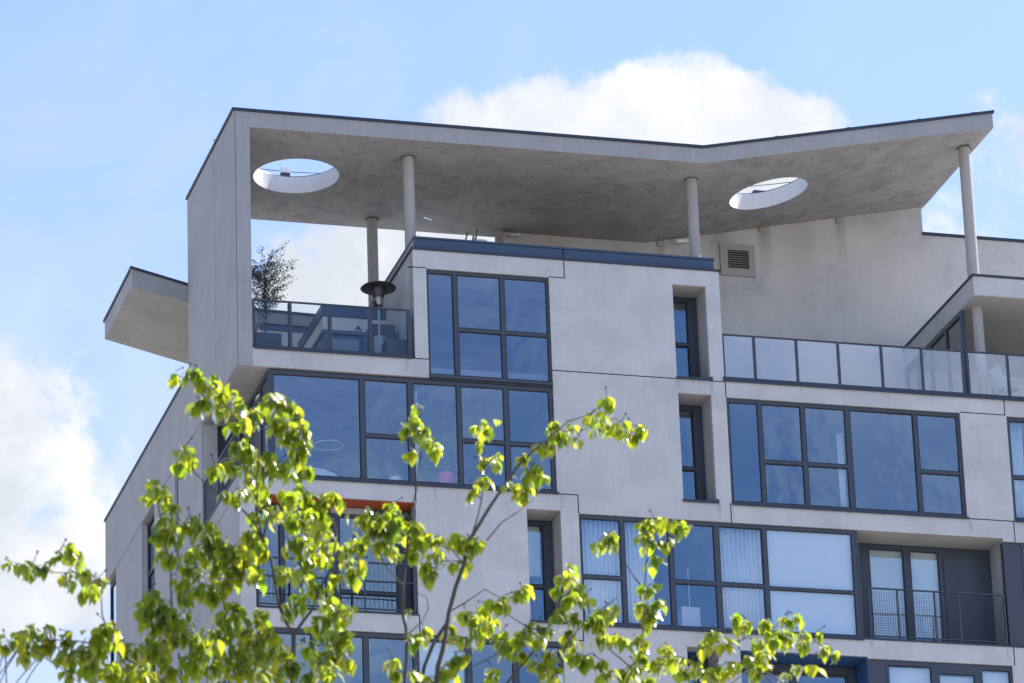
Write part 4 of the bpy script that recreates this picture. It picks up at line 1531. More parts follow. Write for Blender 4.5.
TREE_BASE=(-15.873,-75.500,0.0)
TRUNK=[(0.000,0.000,0.000,0.130),(0.020,0.010,0.500,0.105),(-0.020,0.030,1.600,0.090),(0.030,0.000,3.000,0.080),(0.000,0.020,4.500,0.065),(-0.027,0.000,5.800,0.055),(-0.045,0.000,7.030,0.045)]
LIMBS=[
[(-0.045,0.000,6.880,0.030),(-0.093,-0.050,6.997,0.025),(-0.142,-0.100,7.045,0.020)],
[(-0.045,0.000,6.880,0.033),(0.007,0.050,7.028,0.027),(0.060,0.100,7.107,0.022)],
[(-0.045,0.000,6.880,0.024),(0.060,0.050,7.262,0.020),(0.165,0.100,7.574,0.016)],
[(-0.045,0.000,6.880,0.022),(-0.020,-0.025,7.144,0.019),(0.005,-0.050,7.339,0.015)],
[(-0.045,0.000,6.880,0.021),(0.043,0.100,7.043,0.018),(0.132,0.200,7.137,0.014)],
[(-0.045,0.000,6.880,0.018),(0.078,0.100,7.045,0.015),(0.201,0.200,7.139,0.012)],
[(-0.045,0.000,6.880,0.019),(0.078,0.150,7.012,0.016),(0.202,0.300,7.074,0.013)],
[(-0.045,0.000,6.880,0.017),(0.114,0.150,7.036,0.014),(0.273,0.300,7.123,0.011)],
[(-0.045,0.000,6.880,0.021),(-0.121,-0.100,6.983,0.018),(-0.198,-0.200,7.015,0.014)],
[(-0.045,0.000,6.880,0.018),(-0.110,-0.100,7.006,0.015),(-0.175,-0.200,7.061,0.012)],
[(-0.045,0.000,6.880,0.015),(-0.131,-0.100,7.050,0.013),(-0.218,-0.200,7.150,0.010)],
[(-0.045,0.000,6.880,0.011),(0.157,0.150,7.296,0.009),(0.358,0.300,7.642,0.007)],
[(-0.045,0.000,6.880,0.013),(-0.184,-0.050,7.222,0.011),(-0.323,-0.100,7.494,0.009)],
[(-0.142,-0.100,7.045,0.020),(-0.162,-0.090,7.107,0.020),(-0.186,-0.081,7.173,0.019),(-0.217,-0.071,7.245,0.019),(-0.231,-0.062,7.311,0.019),(-0.254,-0.052,7.384,0.019),(-0.283,-0.042,7.449,0.018),(-0.306,-0.033,7.513,0.018),(-0.343,-0.024,7.576,0.018),(-0.371,-0.015,7.628,0.018),(-0.396,-0.006,7.696,0.017),(-0.427,0.003,7.755,0.017),(-0.444,0.012,7.820,0.017),(-0.467,0.021,7.876,0.017),(-0.450,0.035,7.997,0.016),(-0.444,0.050,8.112,0.016)],
[(-0.444,0.050,8.112,0.013),(-0.494,-0.004,8.165,0.012),(-0.536,-0.057,8.223,0.011),(-0.560,-0.112,8.288,0.010),(-0.596,-0.187,8.386,0.009),(-0.645,-0.250,8.454,0.008)],
[(-0.645,-0.250,8.454,0.008),(-0.691,-0.289,8.517,0.007),(-0.746,-0.321,8.558,0.007),(-0.824,-0.362,8.599,0.006),(-0.903,-0.402,8.621,0.005),(-1.000,-0.454,8.681,0.004),(-1.052,-0.500,8.755,0.003)],
[(-0.645,-0.250,8.454,0.007),(-0.618,-0.232,8.576,0.006),(-0.627,-0.218,8.676,0.006),(-0.631,-0.201,8.803,0.005),(-0.606,-0.183,8.937,0.004),(-0.543,-0.166,9.033,0.004),(-0.553,-0.150,9.156,0.003)],
[(-0.444,0.050,8.112,0.012),(-0.394,0.076,8.191,0.011),(-0.344,0.101,8.258,0.010),(-0.302,0.134,8.367,0.009),(-0.257,0.157,8.441,0.009),(-0.228,0.180,8.514,0.008),(-0.191,0.223,8.669,0.006),(-0.211,0.263,8.796,0.005),(-0.296,0.300,8.873,0.004)],
[(-0.615,-0.250,8.361,0.007),(-0.650,-0.282,8.446,0.007),(-0.685,-0.313,8.528,0.006),(-0.688,-0.340,8.591,0.006),(-0.703,-0.367,8.674,0.006),(-0.692,-0.393,8.743,0.005),(-0.697,-0.420,8.819,0.005),(-0.743,-0.460,8.913,0.005),(-0.794,-0.485,8.965,0.004),(-0.849,-0.509,9.006,0.004),(-0.910,-0.531,9.034,0.004),(-0.962,-0.553,9.061,0.004),(-1.034,-0.577,9.062,0.003),(-1.106,-0.600,9.077,0.003)],
[(0.060,0.100,7.107,0.022),(0.077,0.109,7.172,0.022),(0.101,0.117,7.245,0.021),(0.130,0.126,7.310,0.021),(0.152,0.134,7.384,0.020),(0.169,0.143,7.451,0.020),(0.191,0.151,7.526,0.020),(0.212,0.160,7.598,0.019),(0.218,0.168,7.662,0.019),(0.231,0.177,7.740,0.019),(0.233,0.185,7.816,0.018),(0.235,0.194,7.891,0.018),(0.257,0.204,7.969,0.017),(0.266,0.214,8.055,0.017),(0.291,0.222,8.127,0.017),(0.309,0.230,8.197,0.016),(0.335,0.245,8.329,0.015),(0.375,0.260,8.460,0.015),(0.421,0.274,8.576,0.014),(0.446,0.287,8.687,0.014),(0.513,0.300,8.794,0.013)],
[(0.513,0.300,8.794,0.013),(0.560,0.323,8.871,0.012),(0.612,0.346,8.949,0.011),(0.670,0.370,9.029,0.010),(0.722,0.395,9.112,0.009),(0.818,0.429,9.216,0.008),(0.923,0.464,9.314,0.006),(1.018,0.494,9.404,0.005),(1.128,0.524,9.455,0.004),(1.208,0.550,9.522,0.003)],
[(0.473,0.300,8.733,0.006),(0.499,0.280,8.826,0.005),(0.514,0.265,8.898,0.005),(0.520,0.250,8.976,0.004),(0.526,0.235,9.043,0.004),(0.521,0.218,9.130,0.003),(0.514,0.200,9.214,0.003)],
[(0.544,0.300,8.712,0.006),(0.645,0.393,8.838,0.005),(0.772,0.488,8.943,0.003),(0.863,0.564,9.040,0.002),(0.898,0.600,9.097,0.002)],
[(0.165,0.100,7.574,0.016),(0.161,0.120,7.650,0.016),(0.165,0.140,7.721,0.015),(0.165,0.159,7.795,0.015),(0.170,0.179,7.863,0.014),(0.173,0.199,7.933,0.014),(0.209,0.235,8.062,0.013),(0.267,0.270,8.192,0.013),(0.335,0.300,8.291,0.012)],
[(0.005,-0.050,7.339,0.015),(0.012,-0.041,7.420,0.015),(0.022,-0.033,7.496,0.014),(0.029,-0.024,7.571,0.014),(0.037,-0.016,7.641,0.013),(0.048,-0.007,7.725,0.013),(0.052,0.000,7.792,0.013),(0.052,0.008,7.867,0.012),(0.059,0.016,7.933,0.012),(0.071,0.025,8.009,0.012),(0.076,0.033,8.098,0.011),(0.077,0.041,8.173,0.011),(0.065,0.049,8.237,0.010),(0.072,0.057,8.317,0.010),(0.074,0.065,8.383,0.010),(0.096,0.079,8.514,0.009),(0.108,0.089,8.617,0.009),(0.125,0.100,8.716,0.008)],
[(0.125,0.100,8.716,0.006),(0.139,0.085,8.797,0.005),(0.155,0.069,8.873,0.005),(0.157,0.056,8.941,0.004),(0.171,0.043,9.006,0.004),(0.171,0.029,9.075,0.004),(0.177,0.016,9.142,0.003),(0.156,0.000,9.220,0.003)],
[(0.056,0.000,8.365,0.006),(-0.006,-0.034,8.412,0.005),(-0.046,-0.060,8.444,0.005),(-0.107,-0.111,8.536,0.004),(-0.150,-0.150,8.603,0.003)],
[(0.056,0.000,8.113,0.006),(0.149,0.038,8.206,0.004),(0.190,0.062,8.277,0.004),(0.188,0.080,8.341,0.003),(0.139,0.100,8.369,0.002)],
[(0.132,0.200,7.137,0.014),(0.162,0.211,7.202,0.014),(0.197,0.222,7.270,0.013),(0.233,0.234,7.335,0.013),(0.259,0.245,7.405,0.012),(0.297,0.256,7.465,0.012),(0.335,0.267,7.536,0.012),(0.359,0.278,7.601,0.011),(0.397,0.289,7.671,0.011),(0.434,0.301,7.739,0.010),(0.481,0.314,7.809,0.010),(0.530,0.327,7.890,0.009),(0.585,0.340,7.967,0.009),(0.629,0.353,8.034,0.009),(0.696,0.368,8.118,0.008),(0.773,0.384,8.208,0.007),(0.851,0.405,8.330,0.007),(0.894,0.417,8.412,0.006),(0.924,0.428,8.481,0.006),(0.945,0.439,8.557,0.005),(0.965,0.450,8.629,0.005)],
[(0.201,0.200,7.139,0.012),(0.245,0.214,7.197,0.012),(0.299,0.228,7.260,0.011),(0.337,0.241,7.321,0.011),(0.395,0.255,7.380,0.010),(0.440,0.269,7.453,0.010),(0.490,0.283,7.514,0.010),(0.536,0.296,7.568,0.009),(0.585,0.310,7.640,0.009),(0.629,0.324,7.694,0.008),(0.676,0.338,7.761,0.008),(0.722,0.353,7.841,0.007),(0.767,0.367,7.917,0.007),(0.803,0.382,7.988,0.007),(0.846,0.397,8.068,0.006),(0.908,0.414,8.146,0.006),(0.940,0.432,8.253,0.005),(1.013,0.453,8.349,0.004),(1.074,0.467,8.404,0.004),(1.139,0.480,8.463,0.004),(1.226,0.500,8.537,0.003)],
[(0.202,0.300,7.074,0.013),(0.258,0.310,7.120,0.013),(0.315,0.319,7.175,0.012),(0.368,0.329,7.227,0.012),(0.425,0.338,7.276,0.012),(0.485,0.348,7.335,0.011),(0.539,0.358,7.384,0.011),(0.602,0.367,7.439,0.011),(0.660,0.377,7.486,0.010),(0.710,0.387,7.538,0.010),(0.769,0.396,7.597,0.010),(0.833,0.406,7.649,0.009),(0.895,0.415,7.700,0.009),(0.943,0.425,7.757,0.009),(0.995,0.435,7.820,0.008),(1.050,0.445,7.888,0.008),(1.116,0.455,7.945,0.008),(1.163,0.465,8.013,0.007),(1.228,0.475,8.070,0.007),(1.285,0.491,8.191,0.007),(1.335,0.503,8.284,0.006),(1.356,0.520,8.414,0.006),(1.367,0.529,8.491,0.005),(1.370,0.539,8.572,0.005),(1.384,0.548,8.644,0.005),(1.393,0.558,8.726,0.004),(1.420,0.574,8.857,0.004),(1.483,0.585,8.930,0.003),(1.602,0.600,8.948,0.003)],
[(0.273,0.300,7.123,0.011),(0.329,0.317,7.174,0.011),(0.395,0.333,7.217,0.010),(0.453,0.350,7.269,0.010),(0.510,0.367,7.306,0.010),(0.571,0.384,7.359,0.010),(0.630,0.400,7.410,0.009),(0.687,0.417,7.457,0.009),(0.750,0.434,7.502,0.009),(0.817,0.450,7.553,0.009),(0.871,0.467,7.600,0.008),(0.931,0.484,7.648,0.008),(0.994,0.500,7.695,0.008),(1.053,0.517,7.739,0.008),(1.119,0.534,7.788,0.007),(1.188,0.551,7.839,0.007),(1.251,0.568,7.885,0.007),(1.313,0.585,7.937,0.006),(1.381,0.602,7.986,0.006),(1.453,0.619,8.041,0.006),(1.514,0.636,8.092,0.006),(1.578,0.653,8.142,0.005),(1.645,0.670,8.181,0.005),(1.744,0.699,8.293,0.005),(1.851,0.730,8.408,0.004),(1.930,0.748,8.446,0.004),(1.999,0.765,8.493,0.004),(2.083,0.783,8.520,0.003),(2.160,0.800,8.560,0.003)],
[(1.712,0.500,8.093,0.007),(1.809,0.562,8.173,0.006),(1.918,0.623,8.266,0.005),(2.025,0.681,8.323,0.005),(2.131,0.739,8.400,0.004),(2.220,0.787,8.443,0.003),(2.324,0.835,8.479,0.003),(2.432,0.900,8.450,0.002)],
[(1.867,0.400,8.188,0.007),(1.959,0.473,8.181,0.006),(2.050,0.545,8.165,0.005),(2.165,0.644,8.285,0.003),(2.249,0.700,8.317,0.002)],
[(-0.198,-0.200,7.015,0.014),(-0.249,-0.217,7.058,0.014),(-0.303,-0.234,7.102,0.013),(-0.353,-0.251,7.142,0.013),(-0.394,-0.269,7.184,0.012),(-0.445,-0.286,7.231,0.012),(-0.504,-0.303,7.269,0.012),(-0.549,-0.320,7.311,0.011),(-0.600,-0.337,7.353,0.011),(-0.646,-0.354,7.392,0.011),(-0.700,-0.372,7.439,0.010),(-0.744,-0.389,7.484,0.010),(-0.810,-0.406,7.512,0.009),(-0.869,-0.423,7.537,0.009),(-0.920,-0.440,7.572,0.009),(-0.986,-0.457,7.604,0.008),(-1.043,-0.474,7.633,0.008),(-1.099,-0.491,7.658,0.008),(-1.183,-0.515,7.701,0.007),(-1.259,-0.538,7.740,0.007),(-1.320,-0.554,7.764,0.006),(-1.373,-0.571,7.793,0.006),(-1.428,-0.587,7.817,0.005),(-1.502,-0.606,7.815,0.005),(-1.578,-0.626,7.815,0.005),(-1.652,-0.644,7.807,0.004),(-1.727,-0.662,7.794,0.004),(-1.799,-0.681,7.772,0.003),(-1.875,-0.700,7.755,0.003)],
[(-1.395,-0.600,7.790,0.006),(-1.425,-0.647,7.856,0.005),(-1.456,-0.694,7.918,0.005),(-1.466,-0.733,7.967,0.004),(-1.477,-0.771,8.027,0.004),(-1.492,-0.788,8.038,0.003),(-1.560,-0.832,8.079,0.003),(-1.614,-0.874,8.112,0.002),(-1.641,-0.900,8.136,0.002)],
[(-1.527,-0.750,8.090,0.004),(-1.596,-0.791,8.067,0.004),(-1.665,-0.833,8.046,0.003),(-1.758,-0.893,8.030,0.003),(-1.843,-0.947,8.033,0.002),(-1.927,-1.000,8.032,0.002)],
[(-0.175,-0.200,7.061,0.012),(-0.224,-0.208,7.095,0.012),(-0.287,-0.217,7.137,0.011),(-0.333,-0.225,7.172,0.011),(-0.393,-0.233,7.208,0.011),(-0.443,-0.242,7.240,0.011),(-0.500,-0.250,7.276,0.010),(-0.554,-0.258,7.322,0.010),(-0.605,-0.266,7.355,0.010),(-0.668,-0.275,7.385,0.010),(-0.722,-0.283,7.425,0.009),(-0.771,-0.291,7.459,0.009),(-0.825,-0.300,7.511,0.009),(-0.879,-0.309,7.556,0.009),(-0.929,-0.318,7.599,0.008),(-0.980,-0.327,7.645,0.008),(-1.038,-0.336,7.689,0.008),(-1.038,-0.344,7.749,0.007),(-1.047,-0.353,7.817,0.007),(-1.058,-0.361,7.887,0.007),(-1.064,-0.370,7.949,0.007),(-1.083,-0.378,8.018,0.006),(-1.093,-0.392,8.122,0.006),(-1.095,-0.402,8.205,0.006),(-1.106,-0.412,8.280,0.005),(-1.120,-0.420,8.340,0.005),(-1.133,-0.428,8.407,0.005),(-1.153,-0.439,8.499,0.004),(-1.169,-0.450,8.578,0.004)],
[(-0.218,-0.200,7.150,0.010),(-0.262,-0.204,7.208,0.010),(-0.305,-0.209,7.256,0.009),(-0.345,-0.213,7.305,0.009),(-0.389,-0.217,7.355,0.009),(-0.427,-0.222,7.408,0.008),(-0.471,-0.226,7.464,0.008),(-0.515,-0.230,7.515,0.008),(-0.559,-0.235,7.569,0.008),(-0.599,-0.239,7.623,0.007),(-0.637,-0.243,7.680,0.007),(-0.673,-0.247,7.729,0.007),(-0.701,-0.251,7.777,0.006),(-0.734,-0.255,7.834,0.006),(-0.770,-0.260,7.905,0.006),(-0.811,-0.265,7.978,0.005),(-0.824,-0.270,8.061,0.005),(-0.835,-0.276,8.149,0.005),(-0.854,-0.282,8.240,0.004),(-0.870,-0.287,8.333,0.004),(-0.944,-0.295,8.430,0.003),(-1.004,-0.300,8.481,0.003)],
[(0.351,0.300,8.350,0.006),(0.430,0.310,8.402,0.005),(0.532,0.323,8.478,0.004),(0.633,0.336,8.431,0.003),(0.748,0.350,8.505,0.002)],
[(0.398,0.200,8.552,0.006),(0.360,0.241,8.632,0.004),(0.304,0.275,8.666,0.003),(0.261,0.300,8.696,0.002)],
[(0.808,0.300,8.277,0.006),(0.724,0.334,8.313,0.005),(0.635,0.371,8.387,0.003),(0.573,0.400,8.346,0.002)],
[(-0.402,0.100,8.111,0.006),(-0.307,0.136,8.099,0.005),(-0.236,0.164,8.141,0.003),(-0.200,0.200,8.240,0.002)],
[(1.334,0.400,8.544,0.006),(1.299,0.447,8.619,0.005),(1.276,0.493,8.700,0.004),(1.226,0.563,8.822,0.003),(1.185,0.600,8.848,0.002)],
[(1.253,0.400,8.157,0.006),(1.209,0.423,8.204,0.005),(1.165,0.445,8.252,0.004),(1.124,0.480,8.362,0.003),(1.152,0.500,8.429,0.002)],
[(0.358,0.300,7.642,0.007),(0.370,0.300,7.708,0.007),(0.376,0.300,7.783,0.006),(0.393,0.300,7.857,0.006),(0.396,0.300,7.932,0.005),(0.418,0.300,8.011,0.005),(0.439,0.300,8.083,0.004),(0.511,0.300,8.123,0.004),(0.613,0.300,8.180,0.003)],
[(-0.323,-0.100,7.494,0.009),(-0.324,-0.100,7.565,0.008),(-0.333,-0.100,7.642,0.007),(-0.345,-0.100,7.728,0.007),(-0.360,-0.100,7.796,0.006),(-0.371,-0.100,7.862,0.005),(-0.348,-0.100,7.953,0.004),(-0.243,-0.100,8.018,0.003)]]
TWIGS=[
[(-1.475,-0.771,8.023),(-1.478,-0.759,8.051),(-1.476,-0.746,8.072)],
[(0.156,0.000,9.220),(0.155,0.010,9.244),(0.165,0.015,9.260)],
[(1.390,0.616,8.546),(1.381,0.580,8.552),(1.363,0.574,8.551)],
[(-0.200,0.200,8.240),(-0.215,0.209,8.271),(-0.210,0.197,8.294)],
[(1.152,0.500,8.429),(1.158,0.504,8.457),(1.160,0.485,8.476)],
[(0.851,0.397,8.063),(0.826,0.352,8.076),(0.820,0.317,8.080)],
[(1.281,0.491,8.187),(1.276,0.475,8.198),(1.279,0.463,8.201)],
[(1.365,0.529,8.490),(1.376,0.544,8.503),(1.393,0.557,8.508)],
[(-1.759,-0.893,8.033),(-1.735,-0.854,8.059),(-1.728,-0.854,8.075)],
[(-0.621,-0.218,8.679),(-0.629,-0.253,8.693),(-0.653,-0.254,8.697)],
[(-1.078,-0.378,8.014),(-1.085,-0.387,8.040),(-1.093,-0.387,8.055)],
[(1.185,0.600,8.848),(1.195,0.651,8.869),(1.204,0.676,8.881)],
[(-1.169,-0.450,8.578),(-1.179,-0.480,8.597),(-1.189,-0.515,8.607)],
[(-1.004,-0.300,8.481),(-1.010,-0.343,8.499),(-0.998,-0.353,8.507)],
[(-1.801,-0.681,7.777),(-1.805,-0.705,7.800),(-1.827,-0.709,7.814)],
[(0.965,0.450,8.629),(0.977,0.420,8.648),(0.980,0.410,8.656)],
[(0.600,0.263,8.207),(0.598,0.298,8.243),(0.600,0.323,8.268)],
[(-0.702,-0.251,7.780),(-0.696,-0.276,7.813),(-0.704,-0.296,7.836)],
[(-1.727,-0.662,7.798),(-1.731,-0.644,7.821),(-1.720,-0.591,7.832)],
[(-0.844,-0.509,9.011),(-0.837,-0.506,9.046),(-0.810,-0.466,9.069)],
[(-0.744,-0.460,8.917),(-0.730,-0.450,8.962),(-0.730,-0.402,8.995)],
[(-0.730,-0.402,8.995),(-0.721,-0.390,9.013),(-0.720,-0.386,9.022)],
[(-0.553,-0.150,9.156),(-0.535,-0.155,9.181),(-0.534,-0.130,9.194)],
[(-0.827,-0.270,8.063),(-0.841,-0.327,8.068),(-0.840,-0.349,8.062)],
[(0.301,0.275,8.665),(0.310,0.280,8.698),(0.304,0.267,8.720)],
[(0.174,0.029,9.075),(0.184,-0.025,9.083),(0.181,-0.048,9.080)],
[(0.181,-0.048,9.080),(0.172,-0.045,9.117),(0.172,-0.002,9.142)],
[(0.945,0.439,8.555),(0.953,0.461,8.574),(0.945,0.486,8.581)],
[(1.129,0.480,8.362),(1.113,0.467,8.387),(1.107,0.418,8.399)],
[(2.081,0.783,8.525),(2.056,0.739,8.542),(2.037,0.730,8.547)],
[(1.867,0.400,8.188),(1.878,0.380,8.217),(1.883,0.387,8.234)],
[(-1.036,-0.577,9.067),(-1.039,-0.579,9.104),(-1.028,-0.564,9.128)],
[(-0.700,-0.367,8.669),(-0.694,-0.365,8.683),(-0.704,-0.368,8.684)],
[(-0.297,0.134,8.370),(-0.300,0.162,8.398),(-0.314,0.163,8.414)],
[(1.333,0.503,8.282),(1.316,0.479,8.282),(1.309,0.466,8.270)],
[(2.225,0.787,8.438),(2.251,0.828,8.473),(2.272,0.857,8.495)],
[(2.272,0.857,8.495),(2.287,0.892,8.536),(2.291,0.939,8.568)],
[(-1.395,-0.600,7.790),(-1.398,-0.632,7.813),(-1.415,-0.671,7.822)],
[(1.208,0.550,9.522),(1.211,0.515,9.532),(1.219,0.469,9.529)],
[(1.482,0.585,8.931),(1.473,0.599,8.968),(1.467,0.626,8.992)],
[(1.482,0.585,8.931),(1.484,0.545,8.946),(1.477,0.513,8.949)],
[(1.415,0.574,8.857),(1.423,0.594,8.878),(1.438,0.641,8.886)],
[(0.069,0.049,8.238),(0.101,0.089,8.275),(0.117,0.129,8.299)],
[(-0.822,-0.362,8.597),(-0.845,-0.417,8.612),(-0.857,-0.433,8.614)],
[(1.232,0.563,8.818),(1.215,0.569,8.853),(1.214,0.575,8.875)],
[(1.870,0.322,8.256),(1.879,0.345,8.301),(1.889,0.399,8.332)],
[(-1.134,-0.428,8.410),(-1.139,-0.421,8.431),(-1.145,-0.380,8.438)],
[(0.514,0.200,9.214),(0.514,0.235,9.256),(0.517,0.288,9.284)],
[(-1.610,-0.874,8.111),(-1.594,-0.881,8.129),(-1.574,-0.865,8.133)],
[(-1.527,-0.750,8.090),(-1.525,-0.743,8.100),(-1.519,-0.747,8.095)],
[(-0.700,-0.367,8.669),(-0.700,-0.328,8.704),(-0.713,-0.291,8.724)],
[(-0.941,-0.295,8.430),(-0.942,-0.329,8.463),(-0.962,-0.360,8.481)],
[(1.851,0.730,8.406),(1.841,0.725,8.428),(1.828,0.720,8.435)],
[(0.889,0.417,8.407),(0.896,0.396,8.427),(0.913,0.378,8.431)],
[(0.097,0.079,8.513),(0.106,0.090,8.554),(0.130,0.125,8.581)],
[(0.523,0.235,9.044),(0.518,0.273,9.084),(0.529,0.270,9.109)],
[(0.945,0.439,8.555),(0.930,0.404,8.587),(0.931,0.373,8.603)],
[(-1.655,-0.644,7.807),(-1.665,-0.625,7.824),(-1.662,-0.622,7.825)],
[(-1.427,-0.587,7.815),(-1.447,-0.628,7.816),(-1.457,-0.658,7.802)],
[(-1.457,-0.658,7.802),(-1.481,-0.687,7.819),(-1.491,-0.738,7.823)],
[(-1.067,-0.370,7.949),(-1.058,-0.385,7.963),(-1.054,-0.399,7.962)],
[(0.519,0.218,9.129),(0.515,0.245,9.169),(0.520,0.285,9.193)],
[(-1.169,-0.450,8.578),(-1.180,-0.419,8.604),(-1.189,-0.382,8.615)],
[(0.449,0.287,8.692),(0.446,0.340,8.731),(0.437,0.373,8.754)],
[(0.936,0.432,8.248),(0.961,0.445,8.286),(0.969,0.473,8.307)],
[(0.969,0.473,8.307),(0.979,0.518,8.346),(0.993,0.537,8.374)],
[(0.254,0.204,7.973),(0.247,0.220,8.005),(0.232,0.236,8.021)],
[(0.925,0.464,9.318),(0.954,0.470,9.343),(0.971,0.502,9.352)],
[(1.214,0.575,8.875),(1.232,0.585,8.891),(1.238,0.574,8.891)],
[(-1.759,-0.893,8.033),(-1.772,-0.863,8.065),(-1.787,-0.832,8.079)],
[(-1.261,-0.538,7.735),(-1.261,-0.558,7.737),(-1.280,-0.607,7.722)],
[(-0.966,-0.553,9.057),(-0.949,-0.582,9.077),(-0.938,-0.601,9.080)],
[(-1.927,-1.000,8.032),(-1.921,-1.007,8.045),(-1.906,-0.974,8.040)],
[(-1.109,-0.412,8.278),(-1.112,-0.397,8.317),(-1.124,-0.383,8.338)],
[(-0.844,-0.509,9.011),(-0.853,-0.520,9.048),(-0.872,-0.521,9.067)],
[(2.081,0.783,8.525),(2.083,0.799,8.534),(2.087,0.800,8.526)],
[(0.517,0.250,8.972),(0.498,0.196,8.963),(0.464,0.171,8.937)],
[(0.514,0.200,9.214),(0.515,0.144,9.239),(0.504,0.120,9.247)],
[(0.748,0.350,8.505),(0.738,0.345,8.515),(0.716,0.342,8.507)],
[(0.335,0.300,8.291),(0.346,0.313,8.299),(0.346,0.304,8.289)],
[(0.437,0.373,8.754),(0.432,0.393,8.771),(0.423,0.395,8.771)],
[(1.919,0.623,8.261),(1.926,0.670,8.278),(1.953,0.687,8.277)],
[(1.160,0.485,8.476),(1.179,0.523,8.508),(1.216,0.574,8.522)],
[(-1.180,-0.515,7.697),(-1.213,-0.562,7.713),(-1.229,-0.587,7.710)],
[(0.668,0.370,9.033),(0.664,0.335,9.030),(0.668,0.281,9.008)],
[(0.449,0.287,8.692),(0.469,0.293,8.706),(0.471,0.267,8.701)],
[(2.053,0.545,8.164),(2.063,0.560,8.207),(2.077,0.579,8.233)],
[(-1.505,-0.606,7.816),(-1.516,-0.604,7.820),(-1.525,-0.623,7.806)],
[(1.919,0.623,8.261),(1.921,0.651,8.305),(1.916,0.658,8.331)],
[(-0.698,-0.393,8.743),(-0.686,-0.363,8.797),(-0.686,-0.327,8.832)],
[(-0.296,0.300,8.873),(-0.284,0.323,8.892),(-0.286,0.329,8.892)],
[(-0.621,-0.232,8.579),(-0.610,-0.247,8.608),(-0.592,-0.242,8.617)],
[(-0.243,-0.100,8.018),(-0.242,-0.082,8.073),(-0.229,-0.067,8.109)],
[(-0.370,-0.100,7.862),(-0.390,-0.065,7.901),(-0.394,-0.039,7.922)],
[(0.125,0.100,8.716),(0.096,0.068,8.736),(0.075,0.075,8.737)],
[(0.075,0.075,8.737),(0.046,0.024,8.760),(0.032,0.012,8.768)],
[(1.415,0.574,8.857),(1.409,0.572,8.879),(1.389,0.583,8.881)],
[(1.389,0.583,8.881),(1.399,0.601,8.938),(1.423,0.659,8.979)],
[(0.924,0.428,8.482),(0.939,0.388,8.497),(0.943,0.349,8.493)],
[(0.943,0.349,8.493),(0.976,0.380,8.533),(0.992,0.403,8.556)],
[(0.907,0.414,8.149),(0.904,0.415,8.156),(0.903,0.421,8.144)],
[(0.925,0.464,9.318),(0.927,0.506,9.374),(0.937,0.523,9.411)],
[(-1.610,-0.874,8.111),(-1.614,-0.906,8.100),(-1.606,-0.951,8.071)],
[(1.602,0.600,8.948),(1.586,0.605,8.972),(1.561,0.617,8.977)],
[(1.333,0.503,8.282),(1.339,0.480,8.278),(1.334,0.471,8.254)],
[(-0.856,-0.282,8.243),(-0.841,-0.282,8.274),(-0.827,-0.250,8.285)],
[(-0.553,-0.150,9.156),(-0.562,-0.156,9.193),(-0.576,-0.125,9.210)],
[(-0.223,0.180,8.520),(-0.242,0.167,8.552),(-0.259,0.183,8.564)],
[(0.449,0.287,8.692),(0.439,0.274,8.696),(0.446,0.247,8.680)],
[(0.971,0.502,9.352),(0.970,0.472,9.354),(0.986,0.456,9.336)],
[(1.013,0.494,9.406),(1.030,0.527,9.427),(1.062,0.572,9.427)],
[(0.166,0.043,9.006),(0.151,0.071,9.052),(0.142,0.123,9.077)],
[(2.319,0.835,8.479),(2.326,0.866,8.525),(2.349,0.868,8.551)],
[(-0.966,-0.553,9.057),(-0.979,-0.554,9.097),(-0.991,-0.584,9.116)],
[(-0.370,-0.100,7.862),(-0.370,-0.149,7.896),(-0.361,-0.180,7.910)],
[(0.631,0.336,8.435),(0.619,0.365,8.455),(0.614,0.394,8.455)],
[(1.333,0.503,8.282),(1.356,0.541,8.332),(1.382,0.566,8.361)],
[(-1.720,-0.591,7.832),(-1.735,-0.595,7.876),(-1.748,-0.570,7.899)],
[(0.815,0.429,9.220),(0.799,0.418,9.224),(0.790,0.418,9.208)],
[(0.602,0.485,8.401),(0.586,0.493,8.451),(0.583,0.504,8.479)],
[(0.254,0.204,7.973),(0.257,0.235,8.023),(0.277,0.246,8.051)],
[(0.147,0.038,8.206),(0.154,0.079,8.222),(0.177,0.111,8.218)],
[(0.130,0.125,8.581),(0.136,0.104,8.613),(0.160,0.086,8.625)],
[(-0.447,0.035,7.994),(-0.472,0.005,8.015),(-0.505,-0.026,8.014)],
[(-0.259,0.183,8.564),(-0.233,0.228,8.624),(-0.212,0.246,8.661)],
[(-0.210,0.197,8.294),(-0.199,0.173,8.313),(-0.181,0.139,8.310)],
[(-1.662,-0.622,7.825),(-1.679,-0.646,7.854),(-1.691,-0.692,7.861)],
[(-0.840,-0.349,8.062),(-0.808,-0.295,8.111),(-0.772,-0.269,8.138)],
[(-0.827,-0.250,8.285),(-0.834,-0.196,8.342),(-0.852,-0.160,8.377)],
[(-0.774,-0.260,7.902),(-0.765,-0.267,7.930),(-0.741,-0.267,7.935)],
[(-0.110,-0.111,8.533),(-0.087,-0.067,8.567),(-0.054,-0.033,8.578)],
[(-0.054,-0.033,8.578),(-0.065,-0.047,8.625),(-0.075,-0.044,8.653)],
[(-0.075,-0.044,8.653),(-0.068,-0.096,8.661),(-0.068,-0.128,8.658)],
[(1.359,0.520,8.412),(1.381,0.536,8.457),(1.403,0.519,8.480)],
[(1.403,0.519,8.480),(1.421,0.549,8.530),(1.446,0.570,8.558)],
[(1.446,0.570,8.558),(1.431,0.539,8.553),(1.434,0.509,8.540)],
[(0.808,0.300,8.277),(0.781,0.269,8.276),(0.772,0.259,8.253)],
[(0.772,0.259,8.253),(0.773,0.301,8.305),(0.786,0.347,8.340)],
